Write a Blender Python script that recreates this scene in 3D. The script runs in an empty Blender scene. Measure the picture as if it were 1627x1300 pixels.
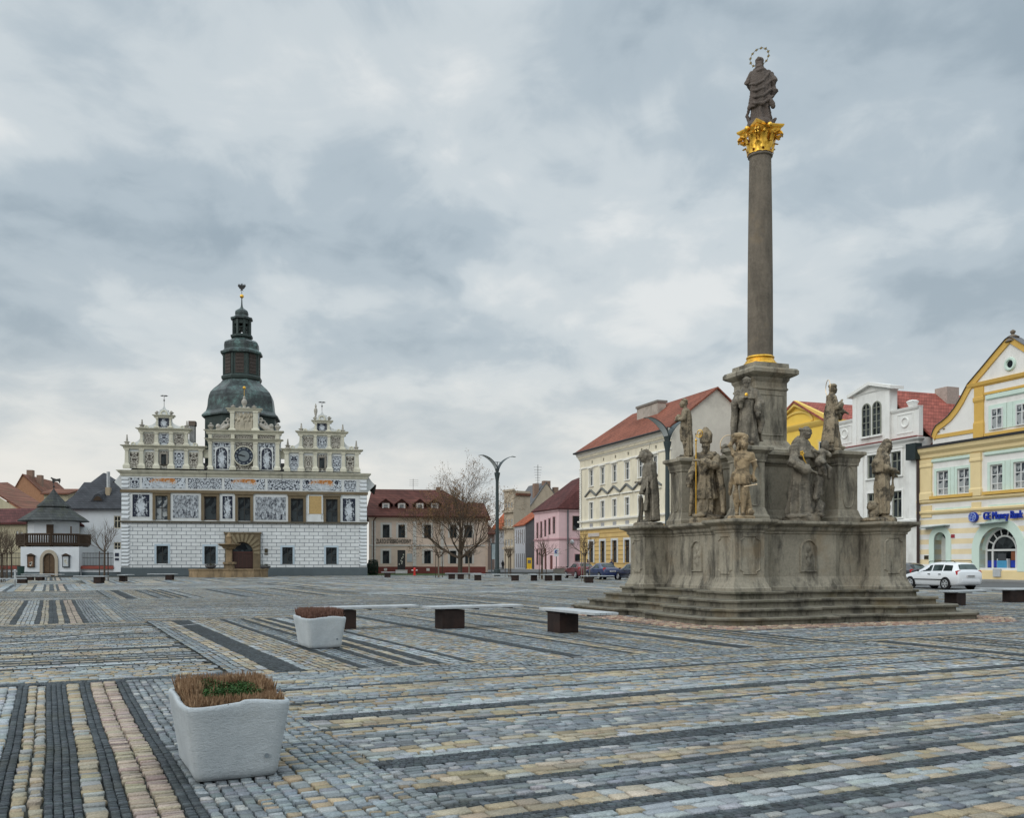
import bpy, bmesh, math, random
import numpy as np
from mathutils import Vector, Matrix, noise as mnoise
SC = bpy.context.scene
COL = SC.collection
F = 1475.0; CX = 813.5; HZ = 892.0; CH = 1.6     # lens, centre column, eye level, eye height of the survey
R = math.radians
rnd = random.Random(7)

def gp(px, py, z=0.0):
    Y = F*(CH-z)/(py-HZ); return ((px-CX)/F*Y, Y)
def at(px, py, Y):
    return Vector(((px-CX)/F*Y, Y, CH+(HZ-py)/F*Y))

# ------------------------------------------------------------------ mesh builder
class MB:
    def __init__(s): s.v = []; s.f = []; s.mi = []
    def add(s, vs, fs, m=0):
        o = len(s.v); s.v += [tuple(p) for p in vs]
        for f in fs: s.f.append(tuple(i+o for i in f)); s.mi.append(m)
        return s
    def quad(s, a, b, c, d, m=0): return s.add([a, b, c, d], [(0, 1, 2, 3)], m)
    def poly(s, pts, m=0): return s.add(pts, [tuple(range(len(pts)))], m)
    def box(s, x0, x1, y0, y1, z0, z1, m=0):
        v = [(x0,y0,z0),(x1,y0,z0),(x1,y1,z0),(x0,y1,z0),(x0,y0,z1),(x1,y0,z1),(x1,y1,z1),(x0,y1,z1)]
        return s.add(v, [(0,3,2,1),(4,5,6,7),(0,1,5,4),(1,2,6,5),(2,3,7,6),(3,0,4,7)], m)
    def prism(s, pts, z0, z1, m=0):
        n = len(pts)
        s.add([(p[0],p[1],z0) for p in pts]+[(p[0],p[1],z1) for p in pts],
              [tuple(range(n-1,-1,-1)), tuple(range(n,2*n))]+[(i,(i+1)%n,(i+1)%n+n,i+n) for i in range(n)], m)
        return s
    def slab(s, pts, y0, y1, m=0):          # outline in x,z pulled through y
        n = len(pts)
        return s.add([(p[0],y0,p[1]) for p in pts]+[(p[0],y1,p[1]) for p in pts],
              [tuple(range(n)), tuple(range(2*n-1,n-1,-1))]+[(i,i+n,(i+1)%n+n,(i+1)%n) for i in range(n)], m)
    def loft(s, rings, m=0, cap=True, closed=True):
        n = len(rings[0]); vs = [p for r in rings for p in r]; fs = []
        for k in range(len(rings)-1):
            for i in range(n if closed else n-1):
                j = (i+1) % n
                fs.append((k*n+i, k*n+j, (k+1)*n+j, (k+1)*n+i))
        if cap:
            fs.append(tuple(range(n-1,-1,-1))); fs.append(tuple((len(rings)-1)*n+i for i in range(n)))
        return s.add(vs, fs, m)
    def lathe(s, prof, n=24, c=(0,0,0), m=0, rot=0.0, cap=True):
        return s.loft([[(c[0]+r*math.cos(rot+2*math.pi*i/n), c[1]+r*math.sin(rot+2*math.pi*i/n), c[2]+z) for i in range(n)] for r, z in prof], m, cap)
    def tube(s, pts, rad, n=6, m=0, cap=True):
        P = [Vector(p) for p in pts]
        rs = rad if hasattr(rad, '__len__') else [rad]*len(P)
        rings = []; up = Vector((0,0,1))
        for i, p in enumerate(P):
            d = (P[min(i+1,len(P)-1)]-P[max(i-1,0)])
            if d.length < 1e-9: d = Vector((0,0,1))
            d.normalize()
            a = d.cross(up)
            if a.length < 1e-3: a = d.cross(Vector((0,1,0)))
            a.normalize(); b = a.cross(d)
            rings.append([p+(a*math.cos(2*math.pi*k/n)+b*math.sin(2*math.pi*k/n))*rs[i] for k in range(n)])
        return s.loft(rings, m, cap)
    def ball(s, c, r, n=10, k=6, m=0, rot=None):
        rx, ry, rz = r if hasattr(r, '__len__') else (r, r, r)
        rings = []
        for i in range(k+1):
            t = -math.pi/2+math.pi*i/k; cr = max(math.cos(t), .02)
            rg = []
            for j in range(n):
                p = Vector((rx*cr*math.cos(2*math.pi*j/n), ry*cr*math.sin(2*math.pi*j/n), rz*math.sin(t)))
                if rot is not None: p = rot @ p
                rg.append(p+Vector(c))
            rings.append(rg)
        return s.loft(rings, m)
    def torus(s, c, R0, r, n=24, k=8, m=0, axis='z', a0=0, a1=2*math.pi):
        full = abs(a1-a0-2*math.pi) < 1e-6
        rings = []
        for i in range(n if full else n+1):
            a = a0+(a1-a0)*i/n; rg = []
            for j in range(k):
                b = 2*math.pi*j/k; q = R0+r*math.cos(b)
                x, y, z = q*math.cos(a), q*math.sin(a), r*math.sin(b)
                if axis == 'y': x, y, z = x, z, y
                if axis == 'x': x, y, z = z, x, y
                rg.append((c[0]+x, c[1]+y, c[2]+z))
            rings.append(rg)
        if full: rings.append(rings[0])
        return s.loft(rings, m, cap=not full)
    def sweep(s, poly, prof, m=0, cap=True):   # moulding: profile (offset, z) carried round a closed ccw outline
        return s.loft([[(p[0],p[1],z) for p in offset(poly, o)] for o, z in prof], m, cap)
    def mesh(s, name, mats, smooth=False, ang=35):
        me = bpy.data.meshes.new(name)
        me.from_pydata(s.v, [], s.f)
        for m in (mats if isinstance(mats, (list, tuple)) else [mats]): me.materials.append(m)
        if any(s.mi): me.polygons.foreach_set('material_index', s.mi)
        bm = bmesh.new(); bm.from_mesh(me)
        bmesh.ops.recalc_face_normals(bm, faces=bm.faces)
        bm.to_mesh(me); bm.free()
        if smooth:
            me.polygons.foreach_set('use_smooth', [True]*len(me.polygons))
            me.set_sharp_from_angle(angle=R(ang))
        me.update()
        return me
    def build(s, name, mats, parent=None, loc=(0,0,0), rot=0, smooth=False, bevel=0, ang=35):
        o = bpy.data.objects.new(name, s.mesh(name, mats, smooth, ang)); COL.objects.link(o)
        o.location = loc; o.rotation_euler = (0,0,rot) if not hasattr(rot,'__len__') else rot
        if parent is not None: o.parent = parent
        if bevel:
            b = o.modifiers.new('bevel', 'BEVEL'); b.width = bevel; b.segments = 2; b.limit_method = 'ANGLE'; b.angle_limit = R(40)
        return o

def offset(poly, d):
    if abs(d) < 1e-9: return list(poly)
    n = len(poly); out = []
    for i in range(n):
        a = Vector(poly[i-1][:2]); b = Vector(poly[i][:2]); c = Vector(poly[(i+1)%n][:2])
        n1 = Vector(((b-a).y, -(b-a).x)).normalized(); n2 = Vector(((c-b).y, -(c-b).x)).normalized()
        k = (n1+n2); den = 1+n1.dot(n2)
        k = k/max(den, .35)
        out.append((b.x+k.x*d, b.y+k.y*d))
    return out

def tag(o, label=None, cat=None, group=None, kind=None):
    if label: o['label'] = label
    if cat: o['category'] = cat
    if group: o['group'] = group
    if kind: o['kind'] = kind
    return o
def empty(name, loc, rot=0, label=None, cat=None, group=None):
    o = bpy.data.objects.new(name, None); COL.objects.link(o)
    o.location = loc; o.rotation_euler = (0,0,rot); o.empty_display_size = .3
    return tag(o, label, cat, group)
def dup(root, loc, rot, label, group=None, scale=None):
    r = root.copy(); COL.objects.link(r); r.location = loc; r.rotation_euler = (0,0,rot)
    r['label'] = label
    if group: r['group'] = group
    if scale: r.scale = scale
    for ch in list(root.children):
        c = ch.copy(); COL.objects.link(c); c.parent = r
        for g in ch.children:
            d = g.copy(); COL.objects.link(d); d.parent = c
    return r

# ------------------------------------------------------------------ materials
def srgb(r, g, b):
    f = lambda c: (c/255/12.92) if c/255 <= .04045 else ((c/255+.055)/1.055)**2.4
    return (f(r), f(g), f(b))
MATS = {}
class NT:
    def __init__(s, name):
        s.m = bpy.data.materials.new(name); s.m.use_nodes = True
        s.t = s.m.node_tree; s.b = s.t.nodes['Principled BSDF']
        s.tc = s.n('ShaderNodeTexCoord')
    def n(s, typ, **kw):
        x = s.t.nodes.new(typ)
        for k, v in kw.items(): setattr(x, k, v)
        return x
    def l(s, a, b): s.t.links.new(a, b)
    def val(s, sock, v):
        if isinstance(v, (int, float, tuple, list)): sock.default_value = v
        else: s.l(v, sock)
    def math(s, op, a, b=0.0, c=None):
        x = s.n('ShaderNodeMath', operation=op); s.val(x.inputs[0], a); s.val(x.inputs[1], b)
        if c is not None: s.val(x.inputs[2], c)
        return x.outputs[0]
    def noise(s, vec, scale, detail=4, rough=.55, dist=0):
        x = s.n('ShaderNodeTexNoise'); s.l(vec, x.inputs['Vector']); x.inputs['Scale'].default_value = scale
        x.inputs['Detail'].default_value = detail; x.inputs['Roughness'].default_value = rough; x.inputs['Distortion'].default_value = dist
        return x.outputs['Fac']
    def ramp(s, fac, stops):
        x = s.n('ShaderNodeValToRGB'); s.l(fac, x.inputs[0]); e = x.color_ramp.elements
        while len(e) < len(stops): e.new(.5)
        for el, (p, c) in zip(e, stops):
            el.position = p; el.color = (c[0], c[1], c[2], 1) if hasattr(c, '__len__') else (c, c, c, 1)
        return x.outputs[0]
    def mix(s, fac, a, b, mode='MIX'):
        x = s.n('ShaderNodeMix', data_type='RGBA', blend_type=mode)
        s.val(x.inputs[0], fac)
        for k, v in ((6, a), (7, b)):
            if isinstance(v, (tuple, list)): x.inputs[k].default_value = (v[0], v[1], v[2], 1)
            else: s.l(v, x.inputs[k])
        return x.outputs[2]
    def sep(s, vec):
        x = s.n('ShaderNodeSeparateXYZ'); s.l(vec, x.inputs[0]); return x.outputs
    def comb(s, x, y, z):
        c = s.n('ShaderNodeCombineXYZ')
        for i, v in enumerate((x, y, z)): s.val(c.inputs[i], v)
        return c.outputs[0]
    def bump(s, h, strength=.3, dist=.01):
        x = s.n('ShaderNodeBump'); x.inputs['Strength'].default_value = strength; x.inputs['Distance'].default_value = dist
        s.l(h, x.inputs['Height']); s.l(x.outputs[0], s.b.inputs['Normal'])
    def base(s, c): s.val(s.b.inputs['Base Color'], c if not isinstance(c, (tuple, list)) else (c[0], c[1], c[2], 1))
    def set(s, rough=.8, spec=.3, metal=0):
        s.b.inputs['Roughness'].default_value = rough; s.b.inputs['Specular IOR Level'].default_value = spec; s.b.inputs['Metallic'].default_value = metal

def mul(c, k): return tuple(min(1, x*k) for x in c)
def M(name, col, rough=.8, var=.15, scale=1.5, bump=.15, bscale=30, spec=.25, metal=0, stain=0, staincol=(.05,.045,.035), sscale=.6, streak=0):
    """plain surface with mottling, grain and (stain>0) dirt patches"""
    if name in MATS: return MATS[name]
    t = NT(name); v = t.tc.outputs['Object']; t.set(rough, spec, metal)
    n1 = t.noise(v, scale, 6, .6); n2 = t.noise(v, scale*9, 3, .6)
    f = t.math('ADD', t.math('MULTIPLY', n1, .65), t.math('MULTIPLY', n2, .35))
    c = t.ramp(f, [(.3, mul(col, 1-var)), (.7, mul(col, 1+var))])
    if stain:
        mp = t.n('ShaderNodeMapping'); t.l(v, mp.inputs[0]); mp.inputs['Scale'].default_value = (1, 1, .35 if streak else 1)
        ns = t.noise(mp.outputs[0], sscale, 7, .65)
        fs = t.ramp(ns, [(.48, 0.0), (.68, 1.0)])
        c = t.mix(t.math('MULTIPLY', fs, stain), c, staincol)
    t.base(c)
    if bump: t.bump(t.noise(v, bscale, 4, .6), bump, .02)
    MATS[name] = t.m; return t.m

def tile_mat(name, col, row=.34, var=.25, colw=.26, moss=0):
    if name in MATS: return MATS[name]
    t = NT(name); t.set(.85, .2); v = t.tc.outputs['Object']
    x, y, z = t.sep(v)
    fr = t.math('FRACT', t.math('DIVIDE', z, row))
    fx = t.math('FRACT', t.math('DIVIDE', t.math('ADD', x, y), colw))
    ln = t.ramp(fr, [(0, .35), (.2, 1.0), (.9, 1.12)])
    lx = t.ramp(fx, [(0, .75), (.25, 1.05), (1, .95)])
    cell = t.n('ShaderNodeTexWhiteNoise', noise_dimensions='3D')
    t.l(t.comb(t.math('FLOOR', t.math('DIVIDE', t.math('ADD', x, y), colw)), t.math('FLOOR', t.math('DIVIDE', z, row)), 0.0), cell.inputs[0])
    cv = t.ramp(cell.outputs[0], [(0, mul(col, 1-var)), (1, mul(col, 1+var))])
    big = t.ramp(t.noise(v, .35, 5), [(.3, .72), (.7, 1.2)])
    c = t.mix(1.0, cv, ln, 'MULTIPLY'); c = t.mix(1.0, c, lx, 'MULTIPLY'); c = t.mix(1.0, c, big, 'MULTIPLY')
    if moss: c = t.mix(t.math('MULTIPLY', t.ramp(t.noise(v, .8, 6), [(.5, 0.0), (.7, 1.0)]), moss), c, (.09, .1, .05))
    t.base(c); t.bump(t.math('ADD', fr, t.math('MULTIPLY', fx, .4)), .6, .03)
    MATS[name] = t.m; return t.m

def glass_mat(name='window_glass', dark=(.007,.009,.011), light=(.09,.105,.11), amt=.4, scale=1.3):
    if name in MATS: return MATS[name]
    t = NT(name); t.set(.08, .12); v = t.tc.outputs['Object']
    x = t.n('ShaderNodeTexVoronoi'); t.l(v, x.inputs['Vector']); x.inputs['Scale'].default_value = scale
    g = t.sep(x.outputs['Color'])[0]
    f = t.math('MULTIPLY', t.ramp(t.math('ADD', t.math('MULTIPLY', g, .6), t.math('MULTIPLY', t.noise(v, scale*1.5, 3), .4)), [(.42, 0.0), (.62, 1.0)]), amt)
    t.base(t.mix(f, dark, light)); t.bump(t.noise(v, 1.5, 2), .04, .05)
    MATS[name] = t.m; return t.m

# ------------------------------------------------------------------ buildings
class Bld:
    """a building stands on an Empty; local x runs along its front, y goes in, z up"""
    def __init__(s, name, ox, oy, ang, label=None, cat='building', group=None):
        s.o = (ox, oy); s.a = ang
        s.ex = (math.cos(ang), math.sin(ang)); s.ey = (-math.sin(ang), math.cos(ang))
        s.e = empty(name, (ox, oy, 0), ang, label, cat, group)
    def x(s, px, o=0.0):
        k = (px-CX)/F
        return (k*(s.o[1]-o*s.ey[1])-(s.o[0]-o*s.ey[0]))/(s.ex[0]-k*s.ex[1])
    def z(s, px, py, o=0.0):
        Y = s.o[1]+s.ex[1]*s.x(px, o)-o*s.ey[1]
        return CH+(HZ-py)/F*Y
    def y(s, px, x):                     # depth behind the front at which column px meets local x
        k = (px-CX)/F
        return (k*(s.o[1]+s.ex[1]*x)-(s.o[0]+s.ex[0]*x))/(s.ey[0]-k*s.ey[1])
    def zat(s, py, x, y):
        return CH+(HZ-py)/F*(s.o[1]+s.ex[1]*x+s.ey[1]*y)
    def rect(s, px0, py0, px1, py1, o=0.0):
        pm = (px0+px1)/2
        a, b = sorted((s.x(px0, o), s.x(px1, o)))
        return (a, b, s.z(pm, py1, o), s.z(pm, py0, o))
    def put(s, mb, name, mats, parent=None, **kw): return mb.build(name, mats, s.e if parent is None else parent, **kw)
    def window(s, r, mats, depth=.16, mull=1, trans=(.62,), bar=.06, sur=None, sw=.16, so=.05, sill=None, name='window', cap=None):
        """frame with bars (part) > pane, surround, sill (sub-parts)"""
        x0, x1, z0, z1 = r; fm, gm = mats
        mb = MB(); y0, y1 = depth-.05, depth+.03
        mb.box(x0, x0+bar, y0, y1, z0, z1).box(x1-bar, x1, y0, y1, z0, z1).box(x0+bar, x1-bar, y0, y1, z0, z0+bar).box(x0+bar, x1-bar, y0, y1, z1-bar, z1)
        for k in range(mull):
            xm = x0+(x1-x0)*(k+1)/(mull+1); mb.box(xm-bar*.45, xm+bar*.45, y0+.006, y1, z0+bar, z1-bar)
        for tr in trans:
            zm = z0+(z1-z0)*tr; mb.box(x0+bar, x1-bar, y0+.012, y1-.006, zm-bar*.4, zm+bar*.4)
        w = s.put(mb, name, fm)
        xm, zm = (x0+x1)/2, (z0+z1)/2
        p = MB().quad((x0-xm,0,z0-zm),(x1-xm,0,z0-zm),(x1-xm,0,z1-zm),(x0-xm,0,z1-zm)).build('pane', gm, w, loc=(xm, depth+.01, zm))
        if sur:
            sb = MB(); sb.box(x0-sw, x0, -so, .03, z0, z1+sw).box(x1, x1+sw, -so, .03, z0, z1+sw).box(x0, x1, -so, .03, z1, z1+sw)
            sb.build('surround', sur, w)
        if cap:
            cm, ch, co = cap
            MB().box(x0-sw-.08, x1+sw+.08, -co, .03, z1+sw+.004, z1+sw+ch).build('cornice', cm, w)
        if sill: MB().box(x0-sw, x1+sw, -so-.07, .05, z0-.12, z0).build('sill', sill, w)
        return w
def wall_holes(mb, x0, x1, z0, z1, holes, y=0.0, depth=.2, m=0):
    xs = sorted(set([x0, x1]+[min(max(h[i], x0), x1) for h in holes for i in (0, 1)]))
    zs = sorted(set([z0, z1]+[min(max(h[i], z0), z1) for h in holes for i in (2, 3)]))
    for i in range(len(xs)-1):
        for j in range(len(zs)-1):
            cx, cz = (xs[i]+xs[i+1])/2, (zs[j]+zs[j+1])/2
            if any(h[0] < cx < h[1] and h[2] < cz < h[3] for h in holes): continue
            mb.quad((xs[i],y,zs[j]),(xs[i+1],y,zs[j]),(xs[i+1],y,zs[j+1]),(xs[i],y,zs[j+1]), m)
    for a, b, c, d in holes:
        mb.quad((a,y,c),(a,y+depth,c),(a,y+depth,d),(a,y,d), m); mb.quad((b,y,c),(b,y,d),(b,y+depth,d),(b,y+depth,c), m)
        mb.quad((a,y,d),(a,y+depth,d),(b,y+depth,d),(b,y,d), m); mb.quad((a,y,c),(b,y,c),(b,y+depth,c),(a,y+depth,c), m)
    return mb
def shell(mb, x0, x1, dep, z0, z1, m=0):     # side and back walls
    mb.quad((x0,0,z0),(x0,dep,z0),(x0,dep,z1),(x0,0,z1), m); mb.quad((x1,0,z0),(x1,0,z1),(x1,dep,z1),(x1,dep,z0), m)
    mb.quad((x0,dep,z0),(x1,dep,z0),(x1,dep,z1),(x0,dep,z1), m); return mb
def roof_faces(mb, polys, th=.22, m=0):       # roof planes with thickness
    for P in polys:
        n = len(P); Q = [(p[0],p[1],p[2]-th) for p in P]
        mb.add(list(P)+Q, [tuple(range(n)), tuple(range(2*n-1,n-1,-1))]+[(i,i+n,(i+1)%n+n,(i+1)%n) for i in range(n)], m)
    return mb
def gable_x(x0, x1, y0, y1, ze, zr, ov=.4, yr=None):   # ridge along x
    yr = (y0+y1)/2 if yr is None else yr
    k = (zr-ze)/(yr-y0)
    return [[(x0-ov,y0-ov,ze-k*ov),(x1+ov,y0-ov,ze-k*ov),(x1+ov,yr,zr),(x0-ov,yr,zr)], [(x1+ov,y1+ov,ze-k*ov),(x0-ov,y1+ov,ze-k*ov),(x0-ov,yr,zr),(x1+ov,yr,zr)]]
def gable_y(x0, x1, y0, y1, ze, zr, ov=.4, oy=.3, xr=None):   # ridge along y
    xr = (x0+x1)/2 if xr is None else xr
    k0 = (zr-ze)/(xr-x0); k1 = (zr-ze)/(x1-xr)
    return [[(x0-ov,y1+oy,ze-k0*ov),(x0-ov,y0-oy,ze-k0*ov),(xr,y0-oy,zr),(xr,y1+oy,zr)], [(x1+ov,y0-oy,ze-k1*ov),(x1+ov,y1+oy,ze-k1*ov),(xr,y1+oy,zr),(xr,y0-oy,zr)]]
def hip(x0, x1, y0, y1, ze, zr, h0, h1, ov=.4):   # ridge along x, hips of run h0 (left) and h1 (right)
    ym = (y0+y1)/2; a, b = x0-ov, x1+ov; c, d = y0-ov, y1+ov; ra, rb = x0+h0, x1-h1
    return [[(a,c,ze),(b,c,ze),(rb,ym,zr),(ra,ym,zr)], [(b,d,ze),(a,d,ze),(ra,ym,zr),(rb,ym,zr)], [(a,d,ze),(a,c,ze),(ra,ym,zr)], [(b,c,ze),(b,d,ze),(rb,ym,zr)]]
def arch_pts(xc, w, zs, n=12, h=None, a0=0, a1=math.pi):
    h = w if h is None else h
    return [(xc+w*math.cos(a0+(a1-a0)*i/n), zs+h*math.sin(a0+(a1-a0)*i/n)) for i in range(n+1)]
def text_mesh(body, size, name, mat, parent, loc, rot, ext=.02, width=None, font_scale=(1,1)):
    cu = bpy.data.curves.new(name, 'FONT'); cu.body = body; cu.size = size; cu.extrude = ext; cu.align_x = 'CENTER'; cu.align_y = 'CENTER'
    ob = bpy.data.objects.new(name, cu); COL.objects.link(ob); bpy.context.view_layer.update()
    dg = bpy.context.evaluated_depsgraph_get(); me = bpy.data.meshes.new_from_object(ob.evaluated_get(dg))
    bpy.data.objects.remove(ob); me.materials.clear(); me.materials.append(mat)
    o = bpy.data.objects.new(name, me); COL.objects.link(o); o.parent = parent; o.location = loc; o.rotation_euler = rot
    w = max(v.co.x for v in me.vertices)-min(v.co.x for v in me.vertices)
    o.scale = ((width/w if width else 1)*font_scale[0], font_scale[1], 1)
    return o
# ------------------------------------------------------------------ camera, sky, sun
cam = bpy.data.objects.new('camera', bpy.data.cameras.new('camera')); COL.objects.link(cam); SC.camera = cam
cam.location = (0, 0, CH); cam.rotation_euler = (R(90), 0, 0)
cam.data.sensor_width = 36; cam.data.lens = 36*F/1627; cam.data.shift_y = (HZ-650)/1627
cam.data.clip_start = .1; cam.data.clip_end = 3000
SC.view_settings.view_transform = 'Standard'; SC.view_settings.look = 'None'; SC.view_settings.exposure = 0; SC.view_settings.gamma = 1
SC.cycles.max_bounces = 5; SC.cycles.diffuse_bounces = 3
SUN = Vector((-.62, -.66, .62)).normalized()
sl = bpy.data.lights.new('sun', 'SUN'); sl.energy = 1.35; sl.angle = R(50); sl.color = (1, .97, .92)
so = bpy.data.objects.new('sun', sl); COL.objects.link(so); so.rotation_euler = SUN.to_track_quat('Z', 'Y').to_euler(); so.location = (-20, -20, 40)
w = bpy.data.worlds.new('World'); SC.world = w; w.use_nodes = True
nt = w.node_tree; N = nt.nodes; L = nt.links
bg = N['Background']
def wn(t, **k):
    x = N.new(t)
    for a, b in k.items(): setattr(x, a, b)
    return x
def wm(op, a, b=0.0):
    x = wn('ShaderNodeMath', operation=op)
    for i, v in enumerate((a, b)):
        if isinstance(v, (int, float)): x.inputs[i].default_value = v
        else: L.new(v, x.inputs[i])
    return x.outputs[0]
def wramp(f, stops, interp='EASE'):
    x = wn('ShaderNodeValToRGB'); L.new(f, x.inputs[0]); e = x.color_ramp.elements; x.color_ramp.interpolation = interp
    while len(e) < len(stops): e.new(.5)
    for el, (p, c) in zip(e, stops):
        el.position = p; el.color = (c[0], c[1], c[2], 1) if hasattr(c, '__len__') else (c, c, c, 1)
    return x.outputs[0]
def wmix(f, a, b):
    x = wn('ShaderNodeMix', data_type='RGBA')
    for i, v in ((0, f), (6, a), (7, b)):
        if isinstance(v, (int, float)): x.inputs[i].default_value = v
        elif isinstance(v, tuple): x.inputs[i].default_value = (*v, 1)
        else: L.new(v, x.inputs[i])
    return x.outputs[2]
sky = wn('ShaderNodeTexSky', sky_type='NISHITA', sun_disc=False)
sky.sun_elevation = math.asin(SUN.z); sky.sun_rotation = math.atan2(SUN.x, SUN.y); sky.air_density = 1.4; sky.dust_density = 3
tc = wn('ShaderNodeTexCoord'); sx = wn('ShaderNodeSeparateXYZ'); L.new(tc.outputs['Generated'], sx.inputs[0])
dz = wm('MAXIMUM', sx.outputs[2], 0.0)
# cloud layer: the view direction carried out to a flat ceiling of cloud
den = wm('ADD', dz, .30)
cb = wn('ShaderNodeCombineXYZ'); L.new(wm('DIVIDE', sx.outputs[0], den), cb.inputs[0]); L.new(wm('DIVIDE', sx.outputs[1], den), cb.inputs[1])
def cloud(scale, detail, off, sy=1.0, dist=.4):
    mp = wn('ShaderNodeMapping'); L.new(cb.outputs[0], mp.inputs[0]); mp.inputs['Location'].default_value = off; mp.inputs['Scale'].default_value = (1, sy, 1)
    n = wn('ShaderNodeTexNoise'); L.new(mp.outputs[0], n.inputs['Vector']); n.inputs['Scale'].default_value = scale; n.inputs['Detail'].default_value = detail
    n.inputs['Roughness'].default_value = .56; n.inputs['Distortion'].default_value = dist
    return n.outputs[0]
CLOUD_OFF = (31.0, 8.8, 0)
c1 = cloud(1.5, 4, CLOUD_OFF, .95, .2); c2 = cloud(5.2, 9, (7.3, 4.4, 0), .9, .5); c3 = cloud(13, 8, (2.3, 9.4, 0), .9, .8)
cl = wm('ADD', wm('ADD', wm('MULTIPLY', c1, .68), wm('MULTIPLY', c2, .25)), wm('MULTIPLY', c3, .07))
grey = wramp(cl, [(.38, srgb(156,171,182)), (.465, srgb(178,191,200)), (.54, srgb(202,211,216)), (.62, srgb(224,228,229))])
low = wramp(cl, [(.36, srgb(203,209,211)), (.6, srgb(234,232,226))])
hz = wramp(dz, [(.0, 1.0), (.08, .9), (.24, .12), (.34, 0.0)])
col = wmix(hz, grey, low)
zen = wramp(dz, [(.5, 1.0), (.72, 2.5)])       # the overcast is brightest overhead
mz = wn('ShaderNodeMix', data_type='RGBA', blend_type='MULTIPLY'); mz.inputs[0].default_value = 1; L.new(col, mz.inputs[6]); L.new(zen, mz.inputs[7])
mz.clamp_result = False
sk = wn('ShaderNodeMix', data_type='RGBA', blend_type='MIX'); sk.inputs[0].default_value = .93
sc_ = wn('ShaderNodeMix', data_type='RGBA', blend_type='MULTIPLY'); sc_.inputs[0].default_value = 1; sc_.inputs[7].default_value = (.9, .9, .9, 1)
L.new(sky.outputs[0], sc_.inputs[6])
cs = wn('ShaderNodeVectorMath', operation='SCALE'); L.new(mz.outputs[2], cs.inputs[0]); cs.inputs['Scale'].default_value = 10.5
L.new(sc_.outputs[2], sk.inputs[6]); L.new(cs.outputs[0], sk.inputs[7])
L.new(sk.outputs[2], bg.inputs[0]); bg.inputs[1].default_value = .1

# ------------------------------------------------------------------ ground
PH = R(26.45); PU = np.array([math.cos(PH), math.sin(PH)]); PV = np.array([-math.sin(PH), math.cos(PH)])
gm = NT('paving_bed'); gm.set(.9, .2); gv = gm.tc.outputs['Object']
gm.base(gm.ramp(gm.noise(gv, 2.5, 8, .7), [(.3, (.022,.023,.02)), (.55, (.04,.042,.037)), (.72, (.035,.042,.02))])); gm.bump(gm.noise(gv, 40, 4), .4, .01)
gs = MB(); GN = 12
gs.add([(-450+900*i/GN, -60+560*j/GN, -.030) for j in range(GN+1) for i in range(GN+1)], [(j*(GN+1)+i, j*(GN+1)+i+1, (j+1)*(GN+1)+i+1, (j+1)*(GN+1)+i) for j in range(GN) for i in range(GN)])
tag(gs.build('ground', gm.m), kind='structure')

def stone_mat():
    t = NT('paving_stone'); t.set(.72, .2); v = t.tc.outputs['Object']
    a = t.n('ShaderNodeAttribute', attribute_name='stone')
    g = t.ramp(t.noise(v, 70, 5, .75), [(.3, .55), (.5, .95), (.7, 1.4)])
    c = t.mix(1.0, a.outputs['Color'], g, 'MULTIPLY')
    big = t.ramp(t.noise(v, .22, 4, .6), [(.35, .82), (.65, 1.12)])
    c = t.mix(1.0, c, big, 'MULTIPLY')
    mo = t.ramp(t.noise(v, 1.1, 6, .7), [(.52, 0.0), (.72, .45)])
    c = t.mix(mo, c, (.055,.056,.036)); t.base(c)
    t.bump(t.math('ADD', t.noise(v, 24, 6, .7), t.math('MULTIPLY', t.noise(v, 95, 3), .4)), .8, .018)
    return t.m
KIND = {  # row width, stone length, colours (linear) with weights
 'd': (.052, (.045,.07), [((.056,.067,.074),4),((.072,.083,.09),2),((.045,.054,.06),2)], .2),
 'g': (.10, (.09,.17), [((.23,.265,.285),6),((.30,.33,.335),3),((.33,.28,.20),1)], .16),
 'b': (.095, (.12,.21), [((.18,.203,.218),6),((.23,.25,.262),3),((.33,.335,.325),2)], .18),
 't': (.115, (.14,.27), [((.355,.295,.20),5),((.31,.32,.31),4),((.38,.335,.255),3)], .15),
 'k': (.155, (.11,.19), [((.42,.345,.275),5),((.36,.28,.25),3),((.43,.37,.27),3)], .13),
 'l': (.12, (.13,.26), [((.37,.40,.41),6),((.30,.335,.35),4),((.40,.35,.26),2)], .12),
 'w': (.11, (.12,.24), [((.27,.30,.31),5),((.36,.295,.20),4),((.34,.36,.36),2)], .15)}
SEQ_A = [('g',.50),('w',.27),('g',.30),('b',.34),('d',.12),('k',.31),('d',.12),('t',.15),('d',.228),('t',.2),('d',.12),('l',.42),('d',.15),('t',.8),('g',.36),('d',.2),('l',.42),('t',.4),('d',.12)]
SEQ_B = [('g',.33),('t',.27),('d',.44),('l',.14),('t',.65),('d',.15),('g',.36),('d',.15),('t',.19),('d',.2),('t',.15),('d',.23),('l',.36),('d',.14),('w',1.7),('d',.3),('g',.9),('d',.15),('t',.4),('d',.12),('g',.8),('t',.3)]
SEQ_C = [('t',.14),('g',.8),('t',.27),('g',.58),('d',.17),('t',.55),('g',.46),('d',.12),('w',.45),('l',.42),('d',.27),('t',.5),('d',.12),('w',.28),('b',.68),('t',.27),('l',.2),('d',.3),('b',.34),('t',.36),('d',.14),('b',.34),('d',.12),('t',.28),('d',.2),('l',.32),('d',.17),('b',.46),('t',.28),('d',.22),('l',.4),('b',.6)]
rng = np.random.default_rng(11)
ST = [[], [], []]    # corner arrays by level of detail
SCOL = [[], [], []]
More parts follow.
